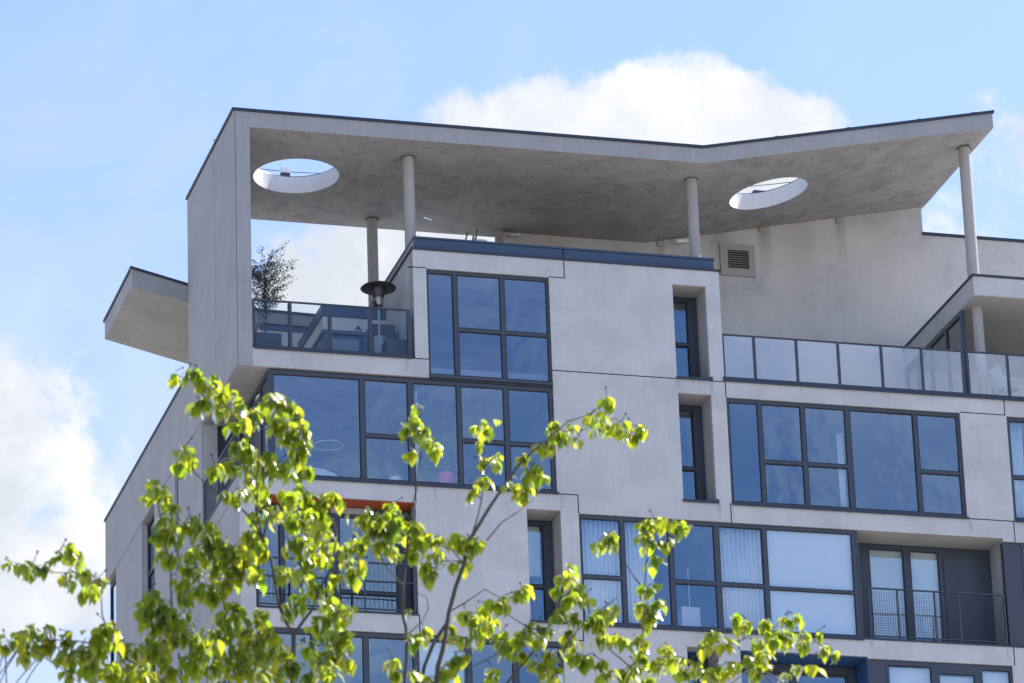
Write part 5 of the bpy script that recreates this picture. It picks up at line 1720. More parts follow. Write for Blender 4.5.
[(0.075,0.033,8.096),(0.075,0.011,8.119),(0.088,-0.051,8.120)],
[(-1.595,-0.791,8.066),(-1.622,-0.824,8.069),(-1.631,-0.825,8.049)],
[(2.427,0.892,8.461),(2.431,0.950,8.505),(2.418,0.982,8.526)],
[(-0.260,0.157,8.445),(-0.243,0.173,8.472),(-0.212,0.208,8.475)],
[(0.058,0.016,7.933),(0.028,-0.024,7.952),(-0.011,-0.062,7.947)],
[(-0.011,-0.062,7.947),(-0.019,-0.092,7.956),(-0.040,-0.151,7.957)],
[(0.636,0.335,8.461),(0.674,0.358,8.484),(0.696,0.377,8.484)],
[(1.281,0.491,8.187),(1.257,0.462,8.192),(1.241,0.470,8.173)],
[(-1.145,-0.380,8.438),(-1.142,-0.418,8.478),(-1.124,-0.423,8.494)],
[(-1.124,-0.423,8.494),(-1.105,-0.447,8.516),(-1.104,-0.469,8.519)],
[(-1.104,-0.469,8.519),(-1.108,-0.446,8.575),(-1.115,-0.408,8.608)],
[(1.122,0.524,9.460),(1.131,0.529,9.465),(1.134,0.505,9.446)],
[(1.134,0.505,9.446),(1.152,0.512,9.478),(1.185,0.557,9.491)],
[(-0.713,-0.291,8.724),(-0.733,-0.292,8.775),(-0.733,-0.276,8.803)],
[(-0.744,-0.460,8.917),(-0.771,-0.482,8.934),(-0.805,-0.509,8.927)],
[(-0.852,-0.160,8.377),(-0.879,-0.163,8.416),(-0.894,-0.200,8.432)],
[(-0.894,-0.200,8.432),(-0.882,-0.225,8.465),(-0.879,-0.268,8.480)],
[(-0.645,-0.250,8.454),(-0.642,-0.244,8.460),(-0.644,-0.252,8.441)],
[(-0.447,0.035,7.994),(-0.457,-0.001,7.988),(-0.466,-0.041,7.957)],
[(1.745,0.699,8.291),(1.734,0.661,8.281),(1.730,0.626,8.247)],
[(1.730,0.626,8.247),(1.750,0.630,8.269),(1.779,0.630,8.271)],
[(-0.296,0.300,8.873),(-0.320,0.301,8.914),(-0.335,0.319,8.931)],
[(0.125,0.100,8.716),(0.133,0.083,8.723),(0.135,0.095,8.706)],
[(1.129,0.480,8.362),(1.127,0.460,8.367),(1.137,0.471,8.347)],
[(-0.629,-0.201,8.804),(-0.604,-0.170,8.844),(-0.579,-0.123,8.858)],
[(-0.579,-0.123,8.858),(-0.602,-0.170,8.881),(-0.611,-0.208,8.890)],
[(-0.579,-0.123,8.858),(-0.559,-0.079,8.887),(-0.533,-0.050,8.896)],
[(2.136,0.725,8.570),(2.155,0.728,8.591),(2.185,0.748,8.588)],
[(-1.317,-0.554,7.762),(-1.315,-0.520,7.823),(-1.304,-0.483,7.859)],
[(1.309,0.466,8.270),(1.302,0.474,8.320),(1.288,0.464,8.346)],
[(-0.736,-0.255,7.832),(-0.753,-0.238,7.862),(-0.781,-0.259,7.867)],
[(1.390,0.558,8.725),(1.414,0.575,8.768),(1.439,0.578,8.787)],
[(1.334,0.400,8.544),(1.353,0.389,8.570),(1.378,0.370,8.570)],
[(1.013,0.453,8.347),(1.021,0.472,8.402),(1.011,0.474,8.432)],
[(0.722,0.334,8.318),(0.731,0.357,8.329),(0.751,0.371,8.316)],
[(2.160,0.800,8.560),(2.156,0.800,8.566),(2.142,0.822,8.546)],
[(-0.054,-0.033,8.578),(-0.025,-0.023,8.616),(-0.004,-0.034,8.629)],
[(-0.004,-0.034,8.629),(0.003,-0.035,8.669),(0.013,-0.040,8.693)],
[(-0.741,-0.267,7.935),(-0.715,-0.205,8.010),(-0.697,-0.179,8.059)],
[(-0.697,-0.179,8.059),(-0.721,-0.215,8.080),(-0.750,-0.254,8.078)],
[(0.815,0.429,9.220),(0.845,0.454,9.266),(0.889,0.481,9.288)],
[(0.889,0.481,9.288),(0.914,0.503,9.297),(0.921,0.502,9.288)],
[(0.307,0.230,8.199),(0.335,0.276,8.231),(0.365,0.289,8.237)],
[(0.058,0.016,7.933),(0.092,0.067,7.978),(0.133,0.096,7.996)],
[(-0.998,-0.454,8.681),(-1.002,-0.437,8.730),(-1.012,-0.448,8.754)],
[(-1.304,-0.483,7.859),(-1.280,-0.464,7.871),(-1.256,-0.445,7.858)],
[(1.779,0.630,8.271),(1.802,0.662,8.298),(1.844,0.658,8.299)],
[(-0.533,-0.050,8.896),(-0.526,-0.078,8.905),(-0.500,-0.082,8.888)],
[(-0.500,-0.082,8.888),(-0.481,-0.031,8.924),(-0.453,-0.005,8.943)],
[(-0.453,-0.005,8.943),(-0.439,-0.012,8.968),(-0.428,-0.052,8.976)],
[(-0.428,-0.052,8.976),(-0.427,-0.059,9.007),(-0.416,-0.056,9.027)],
[(-0.416,-0.056,9.027),(-0.439,-0.108,9.059),(-0.449,-0.146,9.072)],
[(-0.449,-0.146,9.072),(-0.443,-0.132,9.107),(-0.431,-0.097,9.135)],
[(-0.431,-0.097,9.135),(-0.457,-0.131,9.161),(-0.482,-0.135,9.164)],
[(-1.093,-0.387,8.055),(-1.126,-0.374,8.091),(-1.144,-0.383,8.100)],
[(-1.144,-0.383,8.100),(-1.167,-0.417,8.117),(-1.200,-0.454,8.113)],
[(-1.078,-0.378,8.014),(-1.039,-0.363,8.057),(-1.018,-0.311,8.074)],
[(0.431,0.310,8.396),(0.430,0.336,8.408),(0.448,0.381,8.393)],
[(2.130,0.739,8.398),(2.158,0.796,8.470),(2.176,0.827,8.514)],
[(-1.050,-0.353,7.818),(-1.038,-0.381,7.831),(-1.024,-0.442,7.818)],
[(-0.212,0.263,8.801),(-0.220,0.302,8.836),(-0.248,0.337,8.844)],
[(-0.248,0.337,8.844),(-0.242,0.320,8.880),(-0.232,0.301,8.895)],
[(-0.212,0.263,8.801),(-0.193,0.258,8.855),(-0.192,0.255,8.881)],
[(-0.494,-0.004,8.167),(-0.488,-0.024,8.215),(-0.473,-0.038,8.236)],
[(-0.473,-0.038,8.236),(-0.452,-0.069,8.262),(-0.452,-0.110,8.265)],
[(-0.402,0.100,8.111),(-0.385,0.103,8.120),(-0.375,0.104,8.102)],
[(0.172,-0.002,9.142),(0.131,-0.029,9.168),(0.108,-0.026,9.168)],
[(0.108,-0.026,9.168),(0.091,-0.041,9.162),(0.067,-0.043,9.128)],
[(-0.774,-0.260,7.902),(-0.807,-0.295,7.935),(-0.839,-0.308,7.940)],
[(-0.839,-0.308,7.940),(-0.862,-0.293,7.995),(-0.867,-0.244,8.025)],
[(-0.212,0.246,8.661),(-0.233,0.290,8.716),(-0.246,0.316,8.743)],
[(0.301,0.275,8.665),(0.288,0.240,8.656),(0.258,0.193,8.618)],
[(-0.822,-0.362,8.597),(-0.800,-0.399,8.627),(-0.791,-0.443,8.628)],
[(0.512,0.265,8.900),(0.467,0.239,8.924),(0.441,0.212,8.919)],
[(-1.043,-0.344,7.752),(-1.065,-0.357,7.788),(-1.103,-0.402,7.795)],
[(-1.122,-0.420,8.344),(-1.105,-0.403,8.395),(-1.074,-0.421,8.417)],
[(-0.257,0.101,8.169),(-0.267,0.125,8.225),(-0.292,0.166,8.252)],
[(-0.210,0.197,8.294),(-0.218,0.253,8.354),(-0.242,0.283,8.386)],
[(-1.641,-0.900,8.136),(-1.658,-0.870,8.159),(-1.657,-0.822,8.152)],
[(0.820,0.317,8.080),(0.813,0.313,8.135),(0.800,0.345,8.160)],
[(0.800,0.345,8.160),(0.804,0.320,8.190),(0.821,0.318,8.201)],
[(-1.317,-0.554,7.762),(-1.329,-0.556,7.770),(-1.331,-0.551,7.750)],
[(-1.067,-0.370,7.949),(-1.078,-0.312,7.986),(-1.098,-0.289,7.995)],
[(-1.098,-0.289,7.995),(-1.134,-0.343,8.028),(-1.154,-0.373,8.034)],
[(1.646,0.670,8.187),(1.648,0.690,8.250),(1.645,0.713,8.285)],
[(1.645,0.713,8.285),(1.652,0.722,8.308),(1.672,0.753,8.324)],
[(1.645,0.713,8.285),(1.660,0.696,8.295),(1.658,0.643,8.284)],
[(1.645,0.713,8.285),(1.611,0.711,8.313),(1.586,0.686,8.316)],
[(-0.223,0.180,8.520),(-0.190,0.197,8.557),(-0.172,0.179,8.564)],
[(-0.172,0.179,8.564),(-0.172,0.144,8.587),(-0.162,0.097,8.593)],
[(-0.162,0.097,8.593),(-0.147,0.089,8.618),(-0.124,0.072,8.618)],
[(-0.872,-0.287,8.334),(-0.852,-0.288,8.396),(-0.840,-0.287,8.429)],
[(-0.243,-0.100,8.018),(-0.251,-0.043,8.051),(-0.271,-0.020,8.055)],
[(0.701,0.368,8.123),(0.712,0.388,8.187),(0.712,0.390,8.222)],
[(0.712,0.390,8.222),(0.692,0.343,8.259),(0.686,0.335,8.276)],
[(-1.099,-0.402,8.201),(-1.080,-0.404,8.222),(-1.050,-0.368,8.212)],
[(-1.018,-0.311,8.074),(-1.026,-0.356,8.123),(-1.028,-0.397,8.141)],
[(0.523,0.235,9.044),(0.563,0.240,9.093),(0.595,0.267,9.112)],
[(0.866,0.564,9.042),(0.840,0.553,9.077),(0.810,0.526,9.082)],
[(0.810,0.526,9.082),(0.810,0.498,9.126),(0.818,0.461,9.146)],
[(0.818,0.461,9.146),(0.830,0.475,9.170),(0.851,0.504,9.183)],
[(0.818,0.461,9.146),(0.848,0.506,9.172),(0.879,0.547,9.173)],
[(0.879,0.547,9.173),(0.888,0.545,9.182),(0.913,0.575,9.169)],
[(0.810,0.526,9.082),(0.807,0.538,9.093),(0.784,0.541,9.075)],
[(1.927,0.748,8.448),(1.949,0.776,8.519),(1.971,0.811,8.560)],
[(-1.154,-0.373,8.034),(-1.176,-0.373,8.079),(-1.208,-0.379,8.094)],
[(1.870,0.322,8.256),(1.892,0.298,8.291),(1.913,0.254,8.296)],
[(-0.844,-0.509,9.011),(-0.863,-0.520,9.025),(-0.886,-0.501,9.009)],
[(1.828,0.720,8.435),(1.785,0.672,8.458),(1.749,0.654,8.451)],
[(0.277,0.246,8.051),(0.320,0.270,8.081),(0.353,0.303,8.080)],
[(0.353,0.303,8.080),(0.351,0.276,8.113),(0.361,0.236,8.124)],
[(0.361,0.236,8.124),(0.375,0.258,8.150),(0.409,0.272,8.154)],
[(0.409,0.272,8.154),(0.443,0.287,8.223),(0.456,0.324,8.260)],
[(0.456,0.324,8.260),(0.487,0.337,8.296),(0.514,0.366,8.308)],
[(0.514,0.366,8.308),(0.499,0.358,8.342),(0.481,0.317,8.356)],
[(-0.645,-0.250,8.454),(-0.669,-0.236,8.492),(-0.700,-0.231,8.499)],
[(-0.840,-0.276,8.153),(-0.867,-0.289,8.197),(-0.901,-0.293,8.209)],
[(-0.901,-0.293,8.209),(-0.936,-0.327,8.210),(-0.966,-0.376,8.187)],
[(-0.966,-0.376,8.187),(-0.964,-0.369,8.245),(-0.976,-0.348,8.280)],
[(-0.976,-0.348,8.280),(-0.984,-0.364,8.315),(-0.998,-0.375,8.332)],
[(1.586,0.686,8.316),(1.567,0.735,8.339),(1.546,0.756,8.332)],
[(1.546,0.756,8.332),(1.560,0.791,8.347),(1.561,0.824,8.348)],
[(1.546,0.756,8.332),(1.561,0.801,8.387),(1.570,0.834,8.422)],
[(1.570,0.834,8.422),(1.573,0.863,8.446),(1.579,0.922,8.462)],
[(1.561,0.824,8.348),(1.552,0.826,8.366),(1.529,0.857,8.363)],
[(1.529,0.857,8.363),(1.517,0.839,8.361),(1.504,0.801,8.348)],
[(0.418,0.274,8.578),(0.378,0.280,8.594),(0.344,0.246,8.578)],
[(1.971,0.811,8.560),(1.941,0.791,8.583),(1.897,0.756,8.574)],
[(-1.256,-0.445,7.858),(-1.221,-0.462,7.883),(-1.202,-0.487,7.877)],
[(-0.428,-0.052,8.976),(-0.448,-0.073,9.023),(-0.486,-0.102,9.037)],
[(-1.012,-0.448,8.754),(-1.042,-0.498,8.749),(-1.078,-0.511,8.712)],
[(-1.475,-0.771,8.023),(-1.513,-0.817,8.021),(-1.541,-0.861,7.987)],
[(-0.697,-0.179,8.059),(-0.677,-0.225,8.107),(-0.664,-0.256,8.122)],
[(-0.335,0.319,8.931),(-0.328,0.329,9.003),(-0.333,0.334,9.042)],
[(-0.333,0.334,9.042),(-0.304,0.330,9.065),(-0.288,0.359,9.066)],
[(-0.733,-0.276,8.803),(-0.762,-0.331,8.813),(-0.805,-0.346,8.790)],
[(-0.805,-0.346,8.790),(-0.781,-0.302,8.859),(-0.770,-0.275,8.904)],
[(-0.770,-0.275,8.904),(-0.749,-0.277,8.921),(-0.738,-0.297,8.914)],
[(-0.054,-0.033,8.578),(-0.040,-0.018,8.583),(-0.021,-0.038,8.553)],
[(-0.562,-0.112,8.293),(-0.532,-0.096,8.350),(-0.522,-0.118,8.372)],
[(1.163,0.445,8.254),(1.182,0.411,8.302),(1.191,0.387,8.316)],
[(1.645,0.713,8.285),(1.613,0.714,8.294),(1.591,0.708,8.269)],
[(-0.905,-0.531,9.034),(-0.941,-0.561,9.041),(-0.978,-0.585,9.012)],
[(1.054,0.393,8.409),(1.061,0.419,8.489),(1.051,0.464,8.534)],
[(-1.103,-0.402,7.795),(-1.134,-0.397,7.849),(-1.158,-0.430,7.868)],
[(-0.872,-0.287,8.334),(-0.828,-0.292,8.373),(-0.803,-0.312,8.375)],
[(-0.803,-0.312,8.375),(-0.786,-0.351,8.394),(-0.755,-0.369,8.378)],
[(-1.801,-0.681,7.777),(-1.785,-0.695,7.776),(-1.775,-0.711,7.739)],
[(-1.024,-0.442,7.818),(-1.024,-0.476,7.883),(-1.010,-0.479,7.912)],
[(1.439,0.578,8.787),(1.465,0.563,8.846),(1.490,0.567,8.868)],
[(1.134,0.505,9.446),(1.159,0.547,9.453),(1.171,0.554,9.423)],
[(1.171,0.554,9.423),(1.226,0.592,9.467),(1.265,0.631,9.474)],
[(1.265,0.631,9.474),(1.304,0.656,9.502),(1.341,0.701,9.499)],
[(1.341,0.701,9.499),(1.380,0.732,9.515),(1.403,0.747,9.495)],
[(1.403,0.747,9.495),(1.414,0.737,9.506),(1.433,0.734,9.492)],
[(1.433,0.734,9.492),(1.433,0.721,9.501),(1.453,0.711,9.499)],
[(0.515,0.300,8.127),(0.545,0.343,8.138),(0.566,0.371,8.112)],
[(-0.172,0.179,8.564),(-0.145,0.186,8.569),(-0.129,0.197,8.535)],
[(-0.129,0.197,8.535),(-0.105,0.201,8.554),(-0.083,0.197,8.551)],
[(-0.129,0.197,8.535),(-0.125,0.198,8.527),(-0.121,0.163,8.486)],
[(0.986,0.456,9.336),(1.047,0.483,9.362),(1.090,0.546,9.349)],
[(-0.314,0.163,8.414),(-0.352,0.127,8.457),(-0.402,0.086,8.462)],
[(-0.402,0.086,8.462),(-0.391,0.049,8.506),(-0.369,0.042,8.521)],
[(-0.369,0.042,8.521),(-0.388,-0.003,8.553),(-0.394,-0.022,8.569)],
[(-0.394,-0.022,8.569),(-0.390,-0.005,8.651),(-0.399,-0.000,8.697)],
[(0.936,0.432,8.248),(0.979,0.457,8.268),(1.013,0.500,8.248)],
[(1.013,0.500,8.248),(1.029,0.510,8.255),(1.050,0.486,8.232)],
[(-0.827,-0.250,8.285),(-0.785,-0.272,8.325),(-0.748,-0.261,8.325)],
[(-0.748,-0.261,8.325),(-0.739,-0.298,8.334),(-0.741,-0.313,8.328)],
[(0.174,0.029,9.075),(0.199,0.004,9.081),(0.226,-0.016,9.047)],
[(-0.399,-0.000,8.697),(-0.425,0.032,8.727),(-0.442,0.076,8.717)],
[(-0.442,0.076,8.717),(-0.447,0.060,8.779),(-0.448,0.078,8.814)],
[(-0.978,-0.585,9.012),(-0.973,-0.567,9.013),(-0.983,-0.556,8.974)],
[(-1.582,-0.626,7.817),(-1.600,-0.649,7.816),(-1.619,-0.646,7.775)],
[(-0.243,-0.100,8.018),(-0.249,-0.099,8.015),(-0.243,-0.093,7.972)],
[(-0.704,-0.296,7.836),(-0.674,-0.277,7.926),(-0.637,-0.236,7.974)],
[(-0.637,-0.236,7.974),(-0.628,-0.225,8.015),(-0.610,-0.213,8.042)],
[(-1.010,-0.479,7.912),(-0.979,-0.493,7.924),(-0.963,-0.496,7.893)],
[(-1.619,-0.646,7.775),(-1.587,-0.653,7.789),(-1.562,-0.640,7.761)],
[(-0.402,0.086,8.462),(-0.432,0.071,8.533),(-0.447,0.041,8.560)],
[(1.050,0.486,8.232),(1.080,0.454,8.239),(1.111,0.443,8.204)],
[(1.111,0.443,8.204),(1.109,0.400,8.193),(1.125,0.385,8.144)],
[(1.658,0.643,8.284),(1.675,0.676,8.369),(1.705,0.686,8.410)],
[(-1.562,-0.640,7.761),(-1.525,-0.600,7.785),(-1.496,-0.553,7.766)],
[(-1.496,-0.553,7.766),(-1.461,-0.502,7.791),(-1.442,-0.463,7.775)],
[(-0.461,0.021,7.881),(-0.503,-0.026,7.932),(-0.554,-0.045,7.938)],
[(-1.331,-0.551,7.750),(-1.357,-0.582,7.756),(-1.400,-0.626,7.716)],
[(-0.805,-0.346,8.790),(-0.839,-0.374,8.784),(-0.893,-0.424,8.732)],
[(0.344,0.246,8.578),(0.317,0.283,8.590),(0.285,0.285,8.554)],
[(0.285,0.285,8.554),(0.251,0.303,8.576),(0.231,0.285,8.575)],
[(-0.748,-0.261,8.325),(-0.716,-0.258,8.343),(-0.670,-0.224,8.312)],
[(1.281,0.491,8.187),(1.328,0.496,8.207),(1.377,0.524,8.176)],
[(-1.024,-0.442,7.818),(-0.966,-0.421,7.852),(-0.917,-0.394,7.830)],
[(-1.562,-0.640,7.761),(-1.575,-0.647,7.753),(-1.587,-0.641,7.688)],
[(-1.799,-0.681,7.772),(-1.869,-0.168,7.708),(-1.938,0.345,7.567)],
[(-0.504,-0.303,7.269),(-0.701,-0.894,6.908),(-0.899,-1.485,6.489)],
[(0.571,0.384,7.359),(0.871,-0.015,7.290),(1.171,-0.414,7.150)],
[(-1.038,-0.336,7.689),(-1.341,-0.010,7.736),(-1.644,0.316,7.718)],
[(0.536,0.296,7.568),(0.814,-0.267,7.600),(1.093,-0.831,7.562)],
[(0.630,0.400,7.410),(0.699,0.966,7.258),(0.769,1.532,7.031)],
[(0.660,0.377,7.486),(0.972,-0.268,7.412),(1.283,-0.914,7.281)],
[(0.202,0.300,7.074),(-0.288,0.819,7.053),(-0.778,1.337,6.958)],
[(-1.875,-0.700,7.755),(-1.904,-0.539,7.575),(-1.933,-0.378,7.320)],
[(-0.353,-0.251,7.142),(-0.528,-0.838,6.874),(-0.703,-1.425,6.541)],
[(-0.045,0.000,6.880),(-0.681,0.586,6.765),(-1.317,1.172,6.591)],
[(0.202,0.300,7.074),(-0.097,0.732,6.792),(-0.395,1.165,6.434)],
[(-0.045,0.000,6.880),(0.683,-0.636,6.799),(1.412,-1.272,6.645)],
[(-0.045,0.000,6.880),(0.613,-0.524,6.593),(1.270,-1.048,6.234)],
[(-0.198,-0.200,7.015),(-0.674,-0.092,6.621),(-1.150,0.017,6.155)],
[(0.630,0.400,7.410),(0.802,0.609,7.291),(0.974,0.818,7.098)],
[(0.895,0.415,7.700),(1.298,-0.243,7.514),(1.702,-0.901,7.255)],
[(-1.038,-0.336,7.689),(-1.312,0.203,7.606),(-1.587,0.742,7.459)],
[(-0.198,-0.200,7.015),(-0.089,-0.651,6.550),(0.020,-1.102,6.013)],
[(-0.045,0.000,6.880),(0.537,-0.134,6.639),(1.118,-0.268,6.325)],
[(-0.045,0.000,6.880),(-0.762,0.262,6.506),(-1.479,0.524,6.055)],
[(0.994,0.500,7.695),(1.248,0.326,7.579),(1.502,0.151,7.394)],
[(-0.504,-0.303,7.269),(-0.754,-0.742,6.927),(-1.005,-1.181,6.515)],
[(1.712,0.500,8.093),(1.808,0.475,7.786),(1.904,0.450,7.401)],
[(0.395,0.333,7.217),(0.468,0.965,7.077),(0.541,1.596,6.876)],
[(0.510,0.367,7.306),(0.455,0.752,7.410),(0.400,1.138,7.453)],
[(0.202,0.300,7.074),(-0.151,0.809,7.278),(-0.504,1.319,7.409)],
[(-0.045,0.000,6.880),(-0.760,0.240,6.456),(-1.475,0.480,5.974)],
[(-0.045,0.000,6.880),(0.666,-0.531,6.594),(1.377,-1.062,6.233)],
[(-1.038,-0.336,7.689),(-1.146,0.066,7.814),(-1.255,0.468,7.873)],
[(-0.175,-0.200,7.061),(0.359,-0.717,6.989),(0.893,-1.234,6.860)],
[(0.994,0.500,7.695),(0.995,0.699,7.735),(0.996,0.897,7.710)],
[(-1.099,-0.491,7.658),(-1.255,-0.771,7.327),(-1.411,-1.051,6.922)],
[(0.202,0.300,7.074),(-0.343,0.932,7.029),(-0.888,1.563,6.904)],
[(-1.099,-0.491,7.658),(-1.178,-0.943,7.440),(-1.257,-1.395,7.154)],
[(-0.929,-0.318,7.599),(-1.303,0.055,7.397),(-1.677,0.429,7.127)],
[(0.895,0.415,7.700),(1.238,-0.286,7.649),(1.582,-0.988,7.535)],
[(-0.249,-0.217,7.058),(-0.260,-0.719,6.977),(-0.270,-1.221,6.824)],
[(0.202,0.300,7.074),(0.347,0.908,6.674),(0.492,1.517,6.214)],
[(-0.045,0.000,6.880),(0.244,-0.411,6.329),(0.533,-0.823,5.703)],
[(-0.600,-0.337,7.353),(-0.850,-0.810,6.962),(-1.100,-1.283,6.506)],
[(0.931,0.484,7.648),(0.924,0.920,7.622),(0.917,1.356,7.535)],
[(-0.045,0.000,6.880),(-0.534,-0.192,6.302),(-1.023,-0.384,5.651)],
[(-0.045,0.000,6.880),(-0.404,0.229,6.388),(-0.763,0.457,5.839)],
[(-0.700,-0.372,7.439),(-0.693,-0.882,7.407),(-0.686,-1.392,7.316)],
[(-0.504,-0.303,7.269),(-0.776,-0.686,6.966),(-1.048,-1.069,6.605)],
[(0.895,0.415,7.700),(1.089,0.036,7.692),(1.284,-0.343,7.619)],
[(-0.045,0.000,6.880),(-0.488,0.629,6.629),(-0.932,1.258,6.317)],
[(-0.198,-0.200,7.015),(-0.664,-0.297,6.435),(-1.130,-0.395,5.797)],
[(0.510,0.367,7.306),(1.102,-0.033,6.865),(1.694,-0.433,6.361)],
[(0.510,0.367,7.306),(0.880,0.688,6.927),(1.250,1.010,6.480)],
[(0.202,0.300,7.074),(-0.054,0.699,6.919),(-0.310,1.098,6.690)],
[(0.202,0.300,7.074),(0.367,0.621,6.546),(0.532,0.942,5.939)],
[(0.943,0.425,7.757),(1.084,0.121,7.810),(1.226,-0.183,7.793)],
[(0.687,0.417,7.457),(0.920,0.699,7.197),(1.152,0.981,6.859)],
[(-0.353,-0.251,7.142),(-0.730,-0.263,6.789),(-1.107,-0.274,6.374)],
[(-0.045,0.000,6.880),(0.360,-0.509,6.788),(0.764,-1.018,6.639)],
[(-0.045,0.000,6.880),(-0.259,0.490,6.596),(-0.472,0.981,6.253)],
[(-0.467,0.021,7.876),(-0.729,0.670,7.923),(-0.992,1.318,7.906)],
[(0.202,0.300,7.074),(0.362,0.837,6.787),(0.523,1.375,6.433)],
[(-1.799,-0.681,7.772),(-1.644,-0.931,7.572),(-1.488,-1.182,7.305)],
[(-0.045,0.000,6.880),(0.240,-0.587,6.532),(0.526,-1.174,6.120)],
[(0.202,0.300,7.074),(0.011,0.773,6.863),(-0.179,1.247,6.585)],
[(1.313,0.585,7.937),(1.405,0.431,7.982),(1.498,0.277,7.959)],
[(-0.371,-0.015,7.628),(-0.729,0.527,7.512),(-1.086,1.068,7.328)],
[(-0.045,0.000,6.880),(-0.685,0.405,6.631),(-1.325,0.811,6.317)],
[(-0.668,-0.275,7.385),(-1.132,0.235,6.970),(-1.597,0.744,6.491)],
[(0.395,0.333,7.217),(0.468,0.859,7.059),(0.541,1.385,6.822)],
[(0.994,0.500,7.695),(1.062,0.767,7.626),(1.130,1.034,7.496)],
[(0.202,0.300,7.074),(0.279,0.602,6.563),(0.356,0.904,5.992)],
[(0.202,0.300,7.074),(0.320,0.646,6.563),(0.439,0.992,5.994)],
[(0.258,0.310,7.120),(0.308,0.773,7.133),(0.358,1.235,7.083)],
[(0.931,0.484,7.648),(1.293,0.425,7.320),(1.656,0.367,6.925)],
[(-1.799,-0.681,7.772),(-1.827,-0.422,7.733),(-1.855,-0.163,7.635)],
[(0.078,0.150,7.012),(-0.260,0.558,6.931),(-0.597,0.966,6.770)],
[(-0.175,-0.200,7.061),(0.367,-0.809,7.223),(0.908,-1.417,7.313)],
[(-0.198,-0.200,7.015),(-0.214,-0.785,6.631),(-0.230,-1.370,6.187)],
[(-0.303,-0.234,7.102),(-0.856,-0.007,6.648),(-1.409,0.220,6.134)],
[(-1.652,-0.644,7.807),(-1.726,-0.187,7.774),(-1.800,0.270,7.674)],
[(-0.353,-0.251,7.142),(-0.801,-0.459,6.716),(-1.249,-0.666,6.230)],
[(-0.045,0.000,6.880),(0.345,-0.180,6.340),(0.734,-0.360,5.731)],
[(0.571,0.384,7.359),(0.984,0.537,6.950),(1.397,0.690,6.466)],
[(0.510,0.367,7.306),(0.519,0.837,7.253),(0.529,1.307,7.139)],
[(-0.045,0.000,6.880),(-0.639,0.270,6.763),(-1.234,0.541,6.579)],
[(1.867,0.400,8.188),(1.794,0.039,7.967),(1.722,-0.323,7.687)],
[(-1.038,-0.336,7.689),(-1.261,0.154,7.705),(-1.485,0.643,7.658)],
[(-0.771,-0.291,7.459),(-0.941,0.219,7.467),(-1.111,0.730,7.403)],
[(0.202,0.300,7.074),(0.034,0.792,7.221),(-0.133,1.284,7.304)],
[(0.630,0.400,7.410),(1.105,-0.097,7.145),(1.580,-0.594,6.822)],
[(1.251,0.568,7.885),(1.177,0.873,7.987),(1.103,1.179,8.018)],
[(-0.045,0.000,6.880),(0.233,0.325,6.333),(0.510,0.650,5.723)],
[(-1.038,-0.336,7.689),(-1.320,0.274,7.707),(-1.602,0.884,7.645)],
[(-0.045,0.000,6.880),(-0.255,0.565,6.617),(-0.466,1.130,6.274)],
[(0.202,0.300,7.074),(0.077,0.830,6.940),(-0.047,1.359,6.739)],
[(-0.045,0.000,6.880),(0.488,-0.044,6.461),(1.021,-0.088,5.984)],
[(0.202,0.300,7.074),(-0.090,0.860,6.763),(-0.381,1.421,6.394)],
[(-0.045,0.000,6.880),(0.560,-0.230,6.413),(1.164,-0.459,5.875)],
[(-0.198,-0.200,7.015),(-0.327,-0.790,6.704),(-0.456,-1.380,6.322)],
[(1.188,0.551,7.839),(1.319,0.541,7.769),(1.449,0.531,7.628)],
[(-0.879,-0.309,7.556),(-1.102,-0.026,7.493),(-1.325,0.257,7.360)],
[(-0.045,0.000,6.880),(-0.690,0.527,6.656),(-1.335,1.054,6.354)],
[(-0.198,-0.200,7.015),(-0.502,-0.551,6.431),(-0.807,-0.901,5.775)],
[(-0.045,0.000,6.880),(0.600,-0.488,6.789),(1.245,-0.975,6.620)],
[(0.358,0.300,7.642),(-0.024,0.898,7.779),(-0.407,1.495,7.852)],
[(-0.045,0.000,6.880),(0.533,-0.100,6.383),(1.111,-0.200,5.814)],
[(-0.045,0.000,6.880),(-0.328,0.307,6.398),(-0.611,0.613,5.857)],
[(-0.045,0.000,6.880),(0.363,-0.268,6.398),(0.770,-0.535,5.861)],
[(0.202,0.300,7.074),(0.428,0.661,6.668),(0.655,1.022,6.187)],
[(1.119,0.534,7.788),(1.351,0.408,7.685),(1.582,0.282,7.503)],
[(-0.980,-0.327,7.645),(-1.149,-0.132,7.628),(-1.319,0.064,7.552)],
[(-0.045,0.000,6.880),(0.449,-0.425,6.470),(0.942,-0.849,5.997)],
[(0.750,0.434,7.502),(1.182,0.557,6.971),(1.614,0.681,6.381)],
[(0.202,0.300,7.074),(-0.097,0.951,6.991),(-0.396,1.602,6.835)],
[(-0.045,0.000,6.880),(-0.667,0.032,6.487),(-1.289,0.064,6.027)],
[(-1.875,-0.700,7.755),(-1.816,-0.512,7.145),(-1.758,-0.325,6.470)],
[(0.202,0.300,7.074),(0.340,0.789,6.685),(0.479,1.277,6.234)],
[(0.202,0.300,7.074),(0.294,0.595,6.481),(0.386,0.891,5.815)],
[(-0.198,-0.200,7.015),(-0.629,-0.226,6.513),(-1.060,-0.253,5.951)],
[(0.202,0.300,7.074),(-0.159,0.735,6.876),(-0.519,1.171,6.618)],
[(-0.249,-0.217,7.058),(-0.146,-0.979,7.044),(-0.042,-1.742,6.958)],
[(-0.825,-0.300,7.511),(-1.035,-0.155,7.434),(-1.246,-0.009,7.298)],
[(0.895,0.415,7.700),(1.261,-0.222,7.486),(1.627,-0.859,7.212)],
[(-0.045,0.000,6.880),(-0.201,0.604,6.496),(-0.358,1.208,6.054)],
